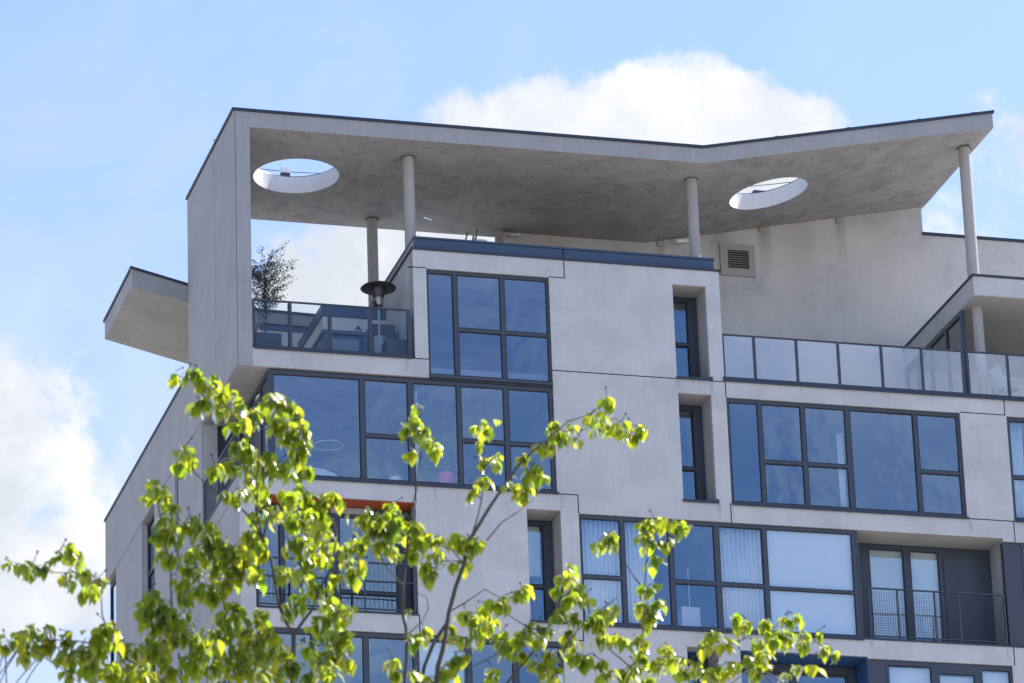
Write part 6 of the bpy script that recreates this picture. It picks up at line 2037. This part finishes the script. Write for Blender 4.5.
[(0.202,0.300,7.074),(-0.192,0.750,7.081),(-0.586,1.200,7.013)],
[(-0.198,-0.200,7.015),(-0.320,-0.697,6.608),(-0.442,-1.194,6.124)],
[(1.053,0.517,7.739),(0.973,0.911,7.827),(0.893,1.304,7.854)],
[(-0.467,0.021,7.876),(-0.605,0.615,7.882),(-0.743,1.209,7.815)],
[(-0.198,-0.200,7.015),(-0.526,-0.476,6.430),(-0.854,-0.753,5.779)],
[(-0.198,-0.200,7.015),(0.182,-0.929,6.870),(0.562,-1.658,6.666)],
[(1.712,0.500,8.093),(1.797,0.456,7.724),(1.883,0.413,7.293)],
[(-1.038,-0.336,7.689),(-1.329,0.080,7.695),(-1.620,0.495,7.627)],
[(0.931,0.484,7.648),(0.838,0.995,7.735),(0.745,1.507,7.748)],
[(-0.668,-0.275,7.385),(-1.105,-0.347,6.925),(-1.541,-0.420,6.406)],
[(0.202,0.300,7.074),(-0.089,0.965,6.892),(-0.379,1.631,6.633)],
[(-0.045,0.000,6.880),(0.469,-0.107,6.422),(0.982,-0.215,5.885)],
[(-0.045,0.000,6.880),(-0.314,0.358,6.486),(-0.583,0.715,6.035)],
[(0.202,0.300,7.074),(0.079,0.860,6.653),(-0.043,1.420,6.152)],
[(-0.045,0.000,6.880),(-0.505,0.121,6.356),(-0.964,0.242,5.768)],
[(0.202,0.300,7.074),(-0.175,0.713,6.921),(-0.552,1.126,6.706)],
[(-0.045,0.000,6.880),(-0.413,0.541,6.526),(-0.781,1.082,6.106)],
[(1.712,0.500,8.093),(1.796,0.480,8.021),(1.881,0.459,7.882)],
[(-1.038,-0.336,7.689),(-1.288,-0.053,7.603),(-1.539,0.230,7.451)],
[(-0.249,-0.217,7.058),(-0.325,-0.804,6.869),(-0.401,-1.392,6.617)],
[(0.202,0.300,7.074),(0.388,0.708,6.685),(0.574,1.115,6.222)],
[(0.005,-0.050,7.339),(0.489,-0.531,7.413),(0.972,-1.013,7.409)],
[(0.895,0.415,7.700),(1.167,-0.125,7.603),(1.440,-0.665,7.428)],
[(-0.600,-0.337,7.353),(-1.011,-0.656,6.883),(-1.421,-0.974,6.336)],
[(-0.879,-0.309,7.556),(-1.123,0.402,7.552),(-1.367,1.113,7.470)],
[(0.202,0.300,7.074),(-0.316,0.895,6.743),(-0.833,1.490,6.335)],
[(-0.045,0.000,6.880),(0.614,-0.623,6.835),(1.272,-1.245,6.726)],
[(-0.198,-0.200,7.015),(-0.093,-0.822,6.595),(0.011,-1.444,6.112)],
[(0.750,0.434,7.502),(1.199,-0.170,7.238),(1.647,-0.773,6.902)],
[(1.867,0.400,8.188),(1.923,0.085,7.920),(1.979,-0.230,7.583)],
[(0.510,0.367,7.306),(1.005,-0.353,7.118),(1.500,-1.074,6.854)],
[(-0.353,-0.251,7.142),(-0.680,-0.512,6.833),(-1.007,-0.772,6.457)],
[(-1.652,-0.644,7.807),(-1.703,-0.331,7.748),(-1.753,-0.018,7.632)],
[(0.202,0.300,7.074),(-0.260,0.964,6.784),(-0.721,1.628,6.422)],
[(-0.198,-0.200,7.015),(-0.061,-0.992,6.976),(0.076,-1.784,6.876)],
[(-0.175,-0.200,7.061),(0.255,-0.695,7.131),(0.684,-1.191,7.144)],
[(1.053,0.517,7.739),(1.177,0.334,7.776),(1.302,0.151,7.748)],
[(-0.771,-0.291,7.459),(-1.200,0.259,7.122),(-1.629,0.809,6.709)],
[(0.202,0.300,7.074),(-0.439,0.819,7.167),(-1.080,1.338,7.192)],
[(0.273,0.300,7.123),(0.867,0.196,6.516),(1.461,0.093,5.836)],
[(-0.175,-0.200,7.061),(0.156,-0.954,7.216),(0.487,-1.708,7.300)],
[(-0.249,-0.217,7.058),(-0.144,-0.905,7.083),(-0.039,-1.594,7.047)],
[(-0.504,-0.303,7.269),(-0.981,-0.377,6.805),(-1.457,-0.452,6.279)],
[(0.687,0.417,7.457),(0.846,0.568,7.344),(1.004,0.719,7.152)],
[(-0.045,0.000,6.880),(0.464,-0.439,6.860),(0.974,-0.879,6.767)],
[(-0.353,-0.251,7.142),(-0.914,-0.051,6.667),(-1.475,0.150,6.125)],
[(-0.045,0.000,6.880),(0.557,-0.090,6.562),(1.159,-0.180,6.169)]]
CLUSTERS=[(-1.874,-0.692,7.758,0.038),(-0.545,-0.189,9.030,0.056),(-0.663,-0.233,8.553,0.052),(1.322,0.363,8.532,0.033),(0.820,0.343,8.292,0.033),(0.631,0.335,8.435,0.033),(0.602,0.263,8.168,0.052),(-0.812,-0.566,8.935,0.052),(-1.063,-0.577,8.726,0.038),(1.388,0.616,8.519,0.033),(1.056,0.393,8.379,0.038),(0.762,0.398,8.527,0.023),(2.429,0.892,8.442,0.023),(-1.121,-0.651,9.052,0.028),(2.139,0.725,8.540,0.038),(2.163,0.646,8.285,0.028),(0.517,0.238,8.975,0.038),(-1.841,-0.923,8.028,0.038),(-1.594,-0.641,7.811,0.052),(-1.105,-0.433,8.271,0.038),(-0.263,0.101,8.118,0.066),(-0.338,-0.011,7.985,0.056),(-0.151,-0.155,8.611,0.061),(-1.643,-0.960,8.112,0.042),(0.447,0.346,8.599,0.042),(1.632,0.659,8.965,0.033),(-1.443,-0.694,7.838,0.061),(2.218,0.643,8.287,0.038),(0.240,0.277,8.686,0.042),(0.597,0.485,8.360,0.052),(-1.474,-0.746,8.045,0.038),(0.155,0.015,9.240,0.023),(1.361,0.574,8.529,0.028),(-0.215,0.197,8.247,0.061),(1.158,0.485,8.439,0.047),(0.818,0.317,8.051,0.038),(1.287,0.463,8.169,0.042),(1.383,0.557,8.485,0.028),(-1.736,-0.854,8.048,0.038),(-0.648,-0.254,8.665,0.042),(-1.097,-0.387,8.010,0.061),(1.207,0.676,8.855,0.033),(-1.186,-0.515,8.572,0.047),(-0.997,-0.353,8.468,0.052),(-1.821,-0.709,7.778,0.052),(0.973,0.410,8.626,0.038),(0.597,0.323,8.235,0.042),(-0.701,-0.296,7.784,0.070),(-1.714,-0.591,7.799,0.047),(-0.812,-0.466,9.029,0.052),(-0.731,-0.402,8.963,0.042),(-0.713,-0.386,8.994,0.038),(-0.530,-0.130,9.150,0.056),(-0.844,-0.349,8.013,0.066),(0.300,0.267,8.687,0.042),(0.177,-0.048,9.047,0.042),(0.176,-0.002,9.112,0.038),(0.943,0.486,8.551,0.038),(1.111,0.418,8.366,0.042),(2.043,0.730,8.521,0.033),(1.878,0.387,8.204,0.038),(1.868,0.322,8.222,0.042),(-1.035,-0.564,9.096,0.042),(-0.705,-0.368,8.645,0.052),(-0.314,0.163,8.374,0.052),(1.315,0.466,8.245,0.033),(2.275,0.857,8.468,0.033),(2.297,0.939,8.542,0.033),(-1.417,-0.671,7.788,0.047),(1.209,0.469,9.501,0.033),(1.470,0.626,8.954,0.047),(1.484,0.513,8.916,0.042),(1.445,0.641,8.857,0.038),(0.111,0.129,8.281,0.023),(-0.855,-0.433,8.589,0.033),(1.216,0.575,8.841,0.042),(1.878,0.399,8.302,0.038),(-1.138,-0.380,8.403,0.047),(0.515,0.288,9.261,0.028),(-1.583,-0.865,8.116,0.023),(-1.526,-0.747,8.064,0.042),(-0.710,-0.291,8.695,0.038),(-0.954,-0.360,8.435,0.061),(1.818,0.720,8.401,0.042),(0.906,0.378,8.391,0.052),(0.127,0.125,8.555,0.033),(0.524,0.270,9.086,0.028),(0.936,0.373,8.563,0.052),(-1.668,-0.622,7.791,0.047),(-1.458,-0.658,7.768,0.047),(-1.495,-0.738,7.785,0.052),(-1.056,-0.399,7.917,0.061),(0.511,0.285,9.170,0.028),(-1.182,-0.382,8.587,0.038),(0.443,0.373,8.707,0.061),(0.978,0.473,8.278,0.038),(0.989,0.537,8.348,0.033),(0.234,0.236,7.996,0.033),(0.968,0.502,9.325,0.033),(1.247,0.574,8.872,0.023),(-1.779,-0.832,8.053,0.038),(-1.275,-0.607,7.681,0.056),(-0.944,-0.601,9.041,0.052),(-1.901,-0.974,8.020,0.028),(-1.126,-0.383,8.310,0.038),(-0.869,-0.521,9.028,0.052),(2.080,0.800,8.496,0.038),(0.468,0.171,8.918,0.023),(0.512,0.120,9.214,0.042),(0.716,0.342,8.481,0.033),(0.354,0.304,8.264,0.033),(0.416,0.395,8.737,0.042),(1.949,0.687,8.247,0.038),(1.221,0.574,8.496,0.033),(-1.227,-0.587,7.677,0.047),(0.668,0.281,8.975,0.042),(0.476,0.267,8.672,0.038),(2.082,0.579,8.211,0.028),(-1.517,-0.623,7.776,0.042),(1.907,0.658,8.301,0.038),(-0.694,-0.327,8.803,0.038),(-0.290,0.329,8.844,0.061),(-0.587,-0.242,8.578,0.052),(-0.235,-0.067,8.066,0.056),(-0.392,-0.039,7.880,0.056),(0.081,0.075,8.705,0.042),(0.033,0.012,8.728,0.052),(1.378,0.583,8.858,0.028),(1.430,0.659,8.938,0.052),(0.939,0.349,8.456,0.047),(0.992,0.403,8.527,0.038),(0.908,0.421,8.112,0.042),(0.941,0.523,9.381,0.038),(-1.607,-0.951,8.054,0.023),(1.567,0.617,8.947,0.038),(1.326,0.471,8.232,0.028),(-0.820,-0.250,8.233,0.070),(-0.584,-0.125,9.173,0.047),(-0.259,0.183,8.528,0.047),(0.446,0.247,8.639,0.052),(0.989,0.456,9.309,0.033),(1.065,0.572,9.408,0.023),(0.149,0.123,9.048,0.038),(2.349,0.868,8.531,0.023),(-0.995,-0.584,9.076,0.052),(-0.357,-0.180,7.861,0.066),(0.613,0.394,8.429,0.033),(1.379,0.566,8.339,0.028),(-1.746,-0.570,7.862,0.052),(0.781,0.418,9.181,0.033),(0.580,0.504,8.439,0.052),(0.285,0.246,8.026,0.033),(0.184,0.111,8.193,0.033),(0.156,0.086,8.592,0.042),(-0.502,-0.026,7.972,0.056),(-0.219,0.246,8.625,0.047),(-0.181,0.139,8.278,0.042),(-1.698,-0.692,7.834,0.038),(-0.781,-0.269,8.089,0.066),(-0.846,-0.160,8.331,0.061),(-0.738,-0.267,7.883,0.070),(-0.053,-0.033,8.539,0.052),(-0.078,-0.044,8.606,0.061),(-0.075,-0.128,8.625,0.042),(1.399,0.519,8.439,0.052),(1.449,0.570,8.532,0.033),(1.425,0.509,8.521,0.023),(0.770,0.259,8.223,0.038),(0.779,0.347,8.310,0.038),(0.094,-0.051,8.089,0.042),(-1.627,-0.825,8.019,0.042),(2.411,0.982,8.495,0.038),(-0.208,0.208,8.443,0.042),(-0.006,-0.062,7.915,0.042),(-0.037,-0.151,7.933,0.033),(0.691,0.377,8.462,0.028),(1.239,0.470,8.144,0.038),(-1.124,-0.423,8.459,0.047),(-1.101,-0.469,8.491,0.038),(-1.120,-0.408,8.572,0.047),(1.136,0.505,9.408,0.047),(1.188,0.557,9.456,0.042),(-0.729,-0.276,8.771,0.042),(-0.800,-0.509,8.895,0.042),(-0.899,-0.200,8.386,0.061),(-0.881,-0.268,8.434,0.061),(-0.651,-0.252,8.406,0.047),(-0.461,-0.041,7.922,0.047),(1.723,0.626,8.217,0.038),(1.770,0.630,8.240,0.038),(-0.339,0.319,8.887,0.056),(0.132,0.095,8.666,0.052),(1.134,0.471,8.310,0.047),(-0.571,-0.123,8.812,0.061),(-0.607,-0.208,8.851,0.052),(-0.525,-0.050,8.875,0.028),(2.194,0.748,8.566,0.028),(-1.303,-0.483,7.832,0.038),(1.293,0.464,8.316,0.038),(-0.782,-0.259,7.815,0.070),(1.446,0.578,8.750,0.047),(1.374,0.370,8.551,0.023),(1.007,0.474,8.403,0.038),(0.746,0.371,8.282,0.042),(2.149,0.822,8.516,0.038),(-0.006,-0.034,8.589,0.052),(0.004,-0.040,8.660,0.042),(-0.695,-0.179,8.006,0.070),(-0.756,-0.254,8.026,0.070),(0.880,0.481,9.260,0.033),(0.916,0.502,9.265,0.028),(0.373,0.289,8.212,0.033),(0.128,0.096,7.971,0.033),(-1.015,-0.448,8.729,0.033),(-1.264,-0.445,7.837,0.028),(1.841,0.658,8.273,0.033),(-0.501,-0.082,8.855,0.042),(-0.450,-0.005,8.910,0.042),(-0.432,-0.052,8.943,0.042),(-0.413,-0.056,8.991,0.047),(-0.442,-0.146,9.029,0.056),(-0.439,-0.097,9.105,0.038),(-0.485,-0.135,9.127,0.047),(-1.141,-0.383,8.055,0.061),(-1.199,-0.454,8.075,0.052),(-1.015,-0.311,8.040,0.047),(0.449,0.381,8.367,0.033),(2.170,0.827,8.484,0.038),(-1.021,-0.442,7.778,0.056),(-0.242,0.337,8.801,0.056),(-0.225,0.301,8.863,0.042),(-0.189,0.255,8.849,0.042),(-0.478,-0.038,8.204,0.042),(-0.448,-0.110,8.229,0.047),(-0.379,0.104,8.066,0.047),(0.114,-0.026,9.139,0.038),(0.076,-0.043,9.110,0.023),(-0.837,-0.308,7.889,0.070),(-0.867,-0.244,7.976,0.066),(-0.249,0.316,8.696,0.061),(0.249,0.193,8.585,0.042),(-0.790,-0.443,8.590,0.052),(0.445,0.212,8.897,0.028),(-1.102,-0.402,7.754,0.056),(-1.079,-0.421,8.379,0.052),(-0.293,0.166,8.209,0.056),(-0.239,0.283,8.346,0.052),(-1.661,-0.822,8.121,0.042),(0.791,0.345,8.131,0.038),(0.823,0.318,8.172,0.038),(-1.329,-0.551,7.709,0.056),(-1.100,-0.289,7.950,0.061),(-1.161,-0.373,7.988,0.061),(1.638,0.713,8.255,0.038),(1.672,0.753,8.294,0.038),(1.666,0.643,8.254,0.038),(1.587,0.686,8.293,0.028),(-0.166,0.179,8.532,0.042),(-0.162,0.097,8.553,0.052),(-0.121,0.072,8.571,0.061),(-0.840,-0.287,8.383,0.061),(-0.270,-0.020,8.009,0.061),(0.709,0.390,8.189,0.042),(0.687,0.335,8.243,0.042),(-1.048,-0.368,8.181,0.042),(-1.032,-0.397,8.103,0.052),(0.586,0.267,9.089,0.028),(0.622,0.355,9.153,0.023),(0.802,0.526,9.055,0.033),(0.810,0.461,9.108,0.047),(0.854,0.504,9.161,0.028),(0.875,0.547,9.143,0.038),(0.917,0.575,9.150,0.023),(0.781,0.541,9.034,0.052),(1.960,0.811,8.533,0.033),(-1.206,-0.379,8.053,0.056),(1.902,0.254,8.266,0.038),(-0.888,-0.501,8.973,0.047),(1.742,0.654,8.421,0.038),(0.347,0.303,8.047,0.042),(0.355,0.236,8.098,0.033),(0.413,0.272,8.137,0.023),(0.454,0.324,8.228,0.042),(0.514,0.366,8.268,0.052),(0.479,0.317,8.324,0.042),(-0.700,-0.231,8.457,0.056),(-0.898,-0.293,8.168,0.056),(-0.960,-0.376,8.160,0.038),(-0.976,-0.348,8.238,0.056),(-1.003,-0.375,8.297,0.047),(1.554,0.756,8.299,0.042),(1.566,0.824,8.326,0.028),(1.573,0.834,8.399,0.028),(1.582,0.922,8.443,0.023),(1.536,0.857,8.330,0.042),(1.494,0.801,8.325,0.028),(0.348,0.246,8.560,0.023),(1.887,0.756,8.547,0.033),(-1.207,-0.487,7.836,0.056),(-0.489,-0.102,8.993,0.056),(-1.073,-0.511,8.688,0.033),(-1.539,-0.861,7.953,0.047),(-0.665,-0.256,8.076,0.061),(-0.334,0.334,9.005,0.047),(-0.289,0.359,9.037,0.038),(-0.812,-0.346,8.764,0.033),(-0.773,-0.275,8.864,0.052),(-0.732,-0.297,8.882,0.042),(-0.018,-0.038,8.525,0.038),(-0.517,-0.118,8.341,0.042),(1.196,0.387,8.287,0.038),(1.586,0.708,8.236,0.042),(-0.973,-0.585,8.974,0.052),(1.057,0.464,8.501,0.042),(-1.151,-0.430,7.834,0.047),(-0.810,-0.312,8.329,0.061),(-0.754,-0.369,8.336,0.056),(-1.769,-0.711,7.713,0.038),(-1.006,-0.479,7.871,0.056),(1.497,0.567,8.835,0.042),(1.174,0.554,9.393,0.038),(1.269,0.631,9.443,0.038),(1.341,0.701,9.468,0.038),(1.405,0.747,9.464,0.038),(1.441,0.734,9.461,0.038),(1.450,0.711,9.479,0.023),(0.557,0.371,8.079,0.042),(-0.139,0.197,8.501,0.042),(-0.092,0.197,8.518,0.042),(-0.125,0.163,8.457,0.038),(1.080,0.546,9.333,0.019),(-0.400,0.086,8.416,0.061),(-0.363,0.042,8.475,0.061),(-0.400,-0.022,8.523,0.061),(-0.393,-0.000,8.650,0.061),(1.007,0.500,8.215,0.042),(1.051,0.486,8.203,0.038),(-0.754,-0.261,8.279,0.061),(-0.743,-0.313,8.286,0.056),(0.227,-0.016,9.018,0.038),(-0.445,0.076,8.674,0.056),(-0.443,0.078,8.771,0.056),(-0.990,-0.556,8.945,0.038),(-1.620,-0.646,7.741,0.047),(-0.243,-0.093,7.940,0.042),(-0.641,-0.236,7.921,0.070),(-0.612,-0.213,8.000,0.056),(-0.966,-0.496,7.845,0.066),(-1.563,-0.640,7.724,0.052),(-0.455,0.041,8.517,0.056),(1.111,0.443,8.178,0.033),(1.115,0.385,8.111,0.042),(1.706,0.686,8.384,0.033),(-1.491,-0.553,7.732,0.047),(-1.444,-0.463,7.731,0.061),(-0.553,-0.045,7.893,0.061),(-1.409,-0.626,7.669,0.066),(-0.897,-0.424,8.707,0.033),(0.285,0.285,8.521,0.042),(0.238,0.285,8.543,0.042),(-0.678,-0.224,8.273,0.052),(1.377,0.524,8.143,0.042),(-0.923,-0.394,7.788,0.056),(-1.585,-0.641,7.655,0.047)]
LOW_CLUSTERS=[(-1.938,0.345,7.524,0.054),(-0.899,-1.485,6.427,0.077),(1.171,-0.414,7.100,0.061),(-1.644,0.316,7.663,0.069),(1.093,-0.831,7.513,0.062),(0.769,1.532,6.986,0.057),(1.283,-0.914,7.218,0.080),(-0.778,1.337,6.911,0.059),(-1.933,-0.378,7.274,0.058),(-0.703,-1.425,6.485,0.070),(-1.317,1.172,6.531,0.075),(-0.395,1.165,6.391,0.054),(1.412,-1.272,6.599,0.057),(1.270,-1.048,6.186,0.059),(-1.150,0.017,6.106,0.062),(0.974,0.818,7.051,0.059),(1.702,-0.901,7.208,0.058),(-1.587,0.742,7.402,0.071),(0.020,-1.102,5.964,0.061),(1.118,-0.268,6.277,0.059),(-1.479,0.524,6.013,0.053),(1.502,0.151,7.344,0.064),(-1.005,-1.181,6.465,0.062),(1.904,0.450,7.358,0.053),(0.541,1.596,6.818,0.072),(0.400,1.138,7.393,0.074),(-0.504,1.319,7.362,0.059),(-1.475,0.480,5.911,0.078),(1.377,-1.062,6.189,0.056),(-1.255,0.468,7.819,0.067),(0.893,-1.234,6.797,0.079),(0.996,0.897,7.655,0.068),(-1.411,-1.051,6.877,0.057),(-0.888,1.563,6.864,0.051),(-1.257,-1.395,7.102,0.065),(-1.677,0.429,7.076,0.065),(1.582,-0.988,7.477,0.072),(-0.270,-1.221,6.777,0.058),(0.492,1.517,6.154,0.074),(0.533,-0.823,5.659,0.055),(-1.100,-1.283,6.452,0.068),(0.917,1.356,7.476,0.073),(-1.023,-0.384,5.605,0.058),(-0.763,0.457,5.776,0.079),(-0.686,-1.392,7.255,0.076),(-1.048,-1.069,6.542,0.079),(1.284,-0.343,7.564,0.069),(-0.932,1.258,6.259,0.072),(-1.130,-0.395,5.736,0.077),(1.694,-0.433,6.304,0.072),(1.250,1.010,6.429,0.064),(-0.310,1.098,6.644,0.057),(0.532,0.942,5.899,0.051),(1.226,-0.183,7.743,0.063),(1.152,0.981,6.817,0.052),(-1.107,-0.274,6.317,0.071),(0.764,-1.018,6.576,0.078),(-0.472,0.981,6.192,0.076),(-0.992,1.318,7.851,0.069),(0.523,1.375,6.381,0.064),(-1.488,-1.182,7.253,0.065),(0.526,-1.174,6.064,0.070),(-0.179,1.247,6.533,0.065),(1.498,0.277,7.906,0.065),(-1.086,1.068,7.276,0.065),(-1.325,0.811,6.261,0.070),(-1.597,0.744,6.436,0.069),(0.541,1.385,6.782,0.050),(1.130,1.034,7.436,0.074),(0.356,0.904,5.933,0.074),(0.439,0.992,5.932,0.077),(0.358,1.235,7.027,0.071),(1.656,0.367,6.872,0.067),(-1.855,-0.163,7.574,0.076),(-0.597,0.966,6.730,0.051),(0.908,-1.417,7.265,0.060),(-0.230,-1.370,6.126,0.076),(-1.409,0.220,6.074,0.075),(-1.800,0.270,7.621,0.066),(-1.249,-0.666,6.170,0.074),(0.734,-0.360,5.679,0.064),(1.397,0.690,6.420,0.057),(0.529,1.307,7.081,0.073),(-1.234,0.541,6.525,0.067),(1.722,-0.323,7.627,0.075),(-1.485,0.643,7.601,0.072),(-1.111,0.730,7.356,0.059),(-0.133,1.284,7.248,0.069),(1.580,-0.594,6.760,0.077),(1.103,1.179,7.970,0.060),(0.510,0.650,5.666,0.072),(-1.602,0.884,7.605,0.051),(-0.466,1.130,6.233,0.051),(-0.047,1.359,6.686,0.066),(1.021,-0.088,5.922,0.077),(-0.381,1.421,6.332,0.077),(1.164,-0.459,5.826,0.061),(-0.456,-1.380,6.273,0.062),(1.449,0.531,7.579,0.062),(-1.325,0.257,7.310,0.063),(-1.335,1.054,6.312,0.052),(-0.807,-0.901,5.727,0.060),(1.245,-0.975,6.577,0.054),(-0.407,1.495,7.796,0.070),(1.111,-0.200,5.766,0.060),(-0.611,0.613,5.795,0.077),(0.770,-0.535,5.797,0.079),(0.655,1.022,6.142,0.056),(1.582,0.282,7.462,0.052),(-1.319,0.064,7.491,0.077),(0.942,-0.849,5.940,0.072),(1.614,0.681,6.319,0.077),(-0.396,1.602,6.789,0.057),(-1.289,0.064,5.974,0.066),(-1.758,-0.325,6.415,0.068),(0.479,1.277,6.176,0.074),(0.386,0.891,5.768,0.059),(-1.060,-0.253,5.890,0.077),(-0.519,1.171,6.558,0.075),(-0.042,-1.742,6.910,0.060),(-1.246,-0.009,7.238,0.075),(1.627,-0.859,7.153,0.074),(-0.358,1.208,5.991,0.078),(-0.586,1.200,6.969,0.056),(-0.442,-1.194,6.081,0.054),(0.893,1.304,7.795,0.074),(-0.743,1.209,7.769,0.058),(-0.854,-0.753,5.725,0.067),(0.562,-1.658,6.605,0.077),(1.883,0.413,7.234,0.074),(-1.620,0.495,7.581,0.057),(0.745,1.507,7.703,0.057),(-1.541,-0.420,6.346,0.075),(-0.379,1.631,6.589,0.054),(0.982,-0.215,5.844,0.051),(-0.583,0.715,5.972,0.078),(-0.043,1.420,6.112,0.050),(-0.964,0.242,5.713,0.069),(-0.552,1.126,6.649,0.071),(-0.781,1.082,6.052,0.067),(1.881,0.459,7.828,0.067),(-1.539,0.230,7.397,0.067),(-0.401,-1.392,6.560,0.072),(0.574,1.115,6.177,0.056),(0.972,-1.013,7.368,0.051),(1.440,-0.665,7.386,0.053),(-1.421,-0.974,6.294,0.053),(-1.367,1.113,7.429,0.052),(-0.833,1.490,6.293,0.053),(1.272,-1.245,6.670,0.071),(0.011,-1.444,6.054,0.072),(1.647,-0.773,6.853,0.062),(1.979,-0.230,7.531,0.065),(1.500,-1.074,6.810,0.054),(-1.007,-0.772,6.404,0.067),(-1.753,-0.018,7.569,0.078),(-0.721,1.628,6.374,0.060),(0.076,-1.784,6.817,0.074),(0.684,-1.191,7.082,0.078),(1.302,0.151,7.694,0.067),(-1.629,0.809,6.665,0.054),(-1.080,1.338,7.140,0.065),(1.461,0.093,5.789,0.058),(0.487,-1.708,7.251,0.061),(-0.039,-1.594,6.988,0.074),(-1.457,-0.452,6.220,0.073),(1.004,0.719,7.111,0.051),(0.974,-0.879,6.721,0.058),(-1.475,0.150,6.072,0.066),(1.159,-0.180,6.124,0.056)]

# ------------------------------------------------------------------ street tree in young leaf, in front
T = thing('lime_tree', 'street tree in fresh bright green drooping spring leaf in front of the building', 'tree')
T.location = TREE_BASE
rt = random.Random(21)
mb = MB()
mb.tube([p[:3] for p in TRUNK], [p[3] for p in TRUNK], 14)
mb.build('trunk', M['bark'], T, smooth=True)
mb = MB()
for L in LIMBS:
    mb.tube([p[:3] for p in L], [p[3] * .66 for p in L], 7)
mb.build('branches', M['bark'], T, smooth=True)
mb = MB()
for L in TWIGS:
    mb.tube(L, [.0032, .0026, .0018], 5)
# bud scales and twig tips
for x, y, z, r in CLUSTERS:
    if rt.random() < .45:
        a = rt.uniform(0, 6.28)
        p = Vector((x, y, z + r * .75))
        q = p + Vector((math.cos(a) * .03, math.sin(a) * .03, rt.uniform(.0, .04)))
        mb.tube([p, q], [.002, .0015], 4)
        mb.tube([q, q + (q - p) * .25], [.006, .003], 5)
mb.build('twigs', M['bark'], T)


def leaf(mb, base, out, L, W, droop, fold, curl):
    """drooping ovate leaf with a midrib fold: base point, horizontal outward direction"""
    out = out.normalized()
    side = Vector((-out.y, out.x, 0))
    n = 6
    prof = (0.0, .62, .98, .92, .62, .26, 0.0)
    ang = droop
    p = base.copy()
    rows = []
    for i in range(n + 1):
        d = out * math.cos(ang) - Vector((0, 0, 1)) * math.sin(ang)
        nrm = out * math.sin(ang) + Vector((0, 0, 1)) * math.cos(ang)
        wv = prof[i] * W * .5
        e = side * wv * math.cos(fold) + nrm * wv * math.sin(fold)
        f = -side * wv * math.cos(fold) + nrm * wv * math.sin(fold)
        rows.append((p.copy(), p + e, p + f))
        p = p + d * (L / n)
        ang += curl / n
    b = len(mb.v)
    for c, l, r in rows:
        mb.v += [tuple(l), tuple(c), tuple(r)]
    for i in range(n):
        a = b + i * 3
        for k in (0, 1):
            mb.f.append((a + k, a + k + 1, a + 4 + k, a + 3 + k))
            mb.mi.append(0)


mb = MB()
for x, y, z, r in CLUSTERS + LOW_CLUSTERS:
    nl = max(5, int(r * 213 * (1.45 if r < .055 else 1.95)))
    for k in range(nl):
        a = rt.uniform(0, 2 * math.pi)
        d = Vector((math.cos(a), math.sin(a), 0))
        o_ = Vector((rt.gauss(0, r * .36), rt.gauss(0, r * .45), rt.uniform(-.2, .85) * r))
        b_ = Vector((x, y, z)) + o_
        Lf = rt.choice((rt.uniform(.03, .05), rt.uniform(.05, .09), rt.uniform(.055, .085))) * (1.0 if r > .03 else .85)
        leaf(mb, b_, d, Lf, Lf * rt.uniform(.55, .82), R(rt.uniform(25, 85)), R(rt.uniform(5, 42)), R(rt.uniform(10, 60)))
cr = mb.build('crown', M['leaf'], T)
for p in cr.data.polygons:
    p.use_smooth = True
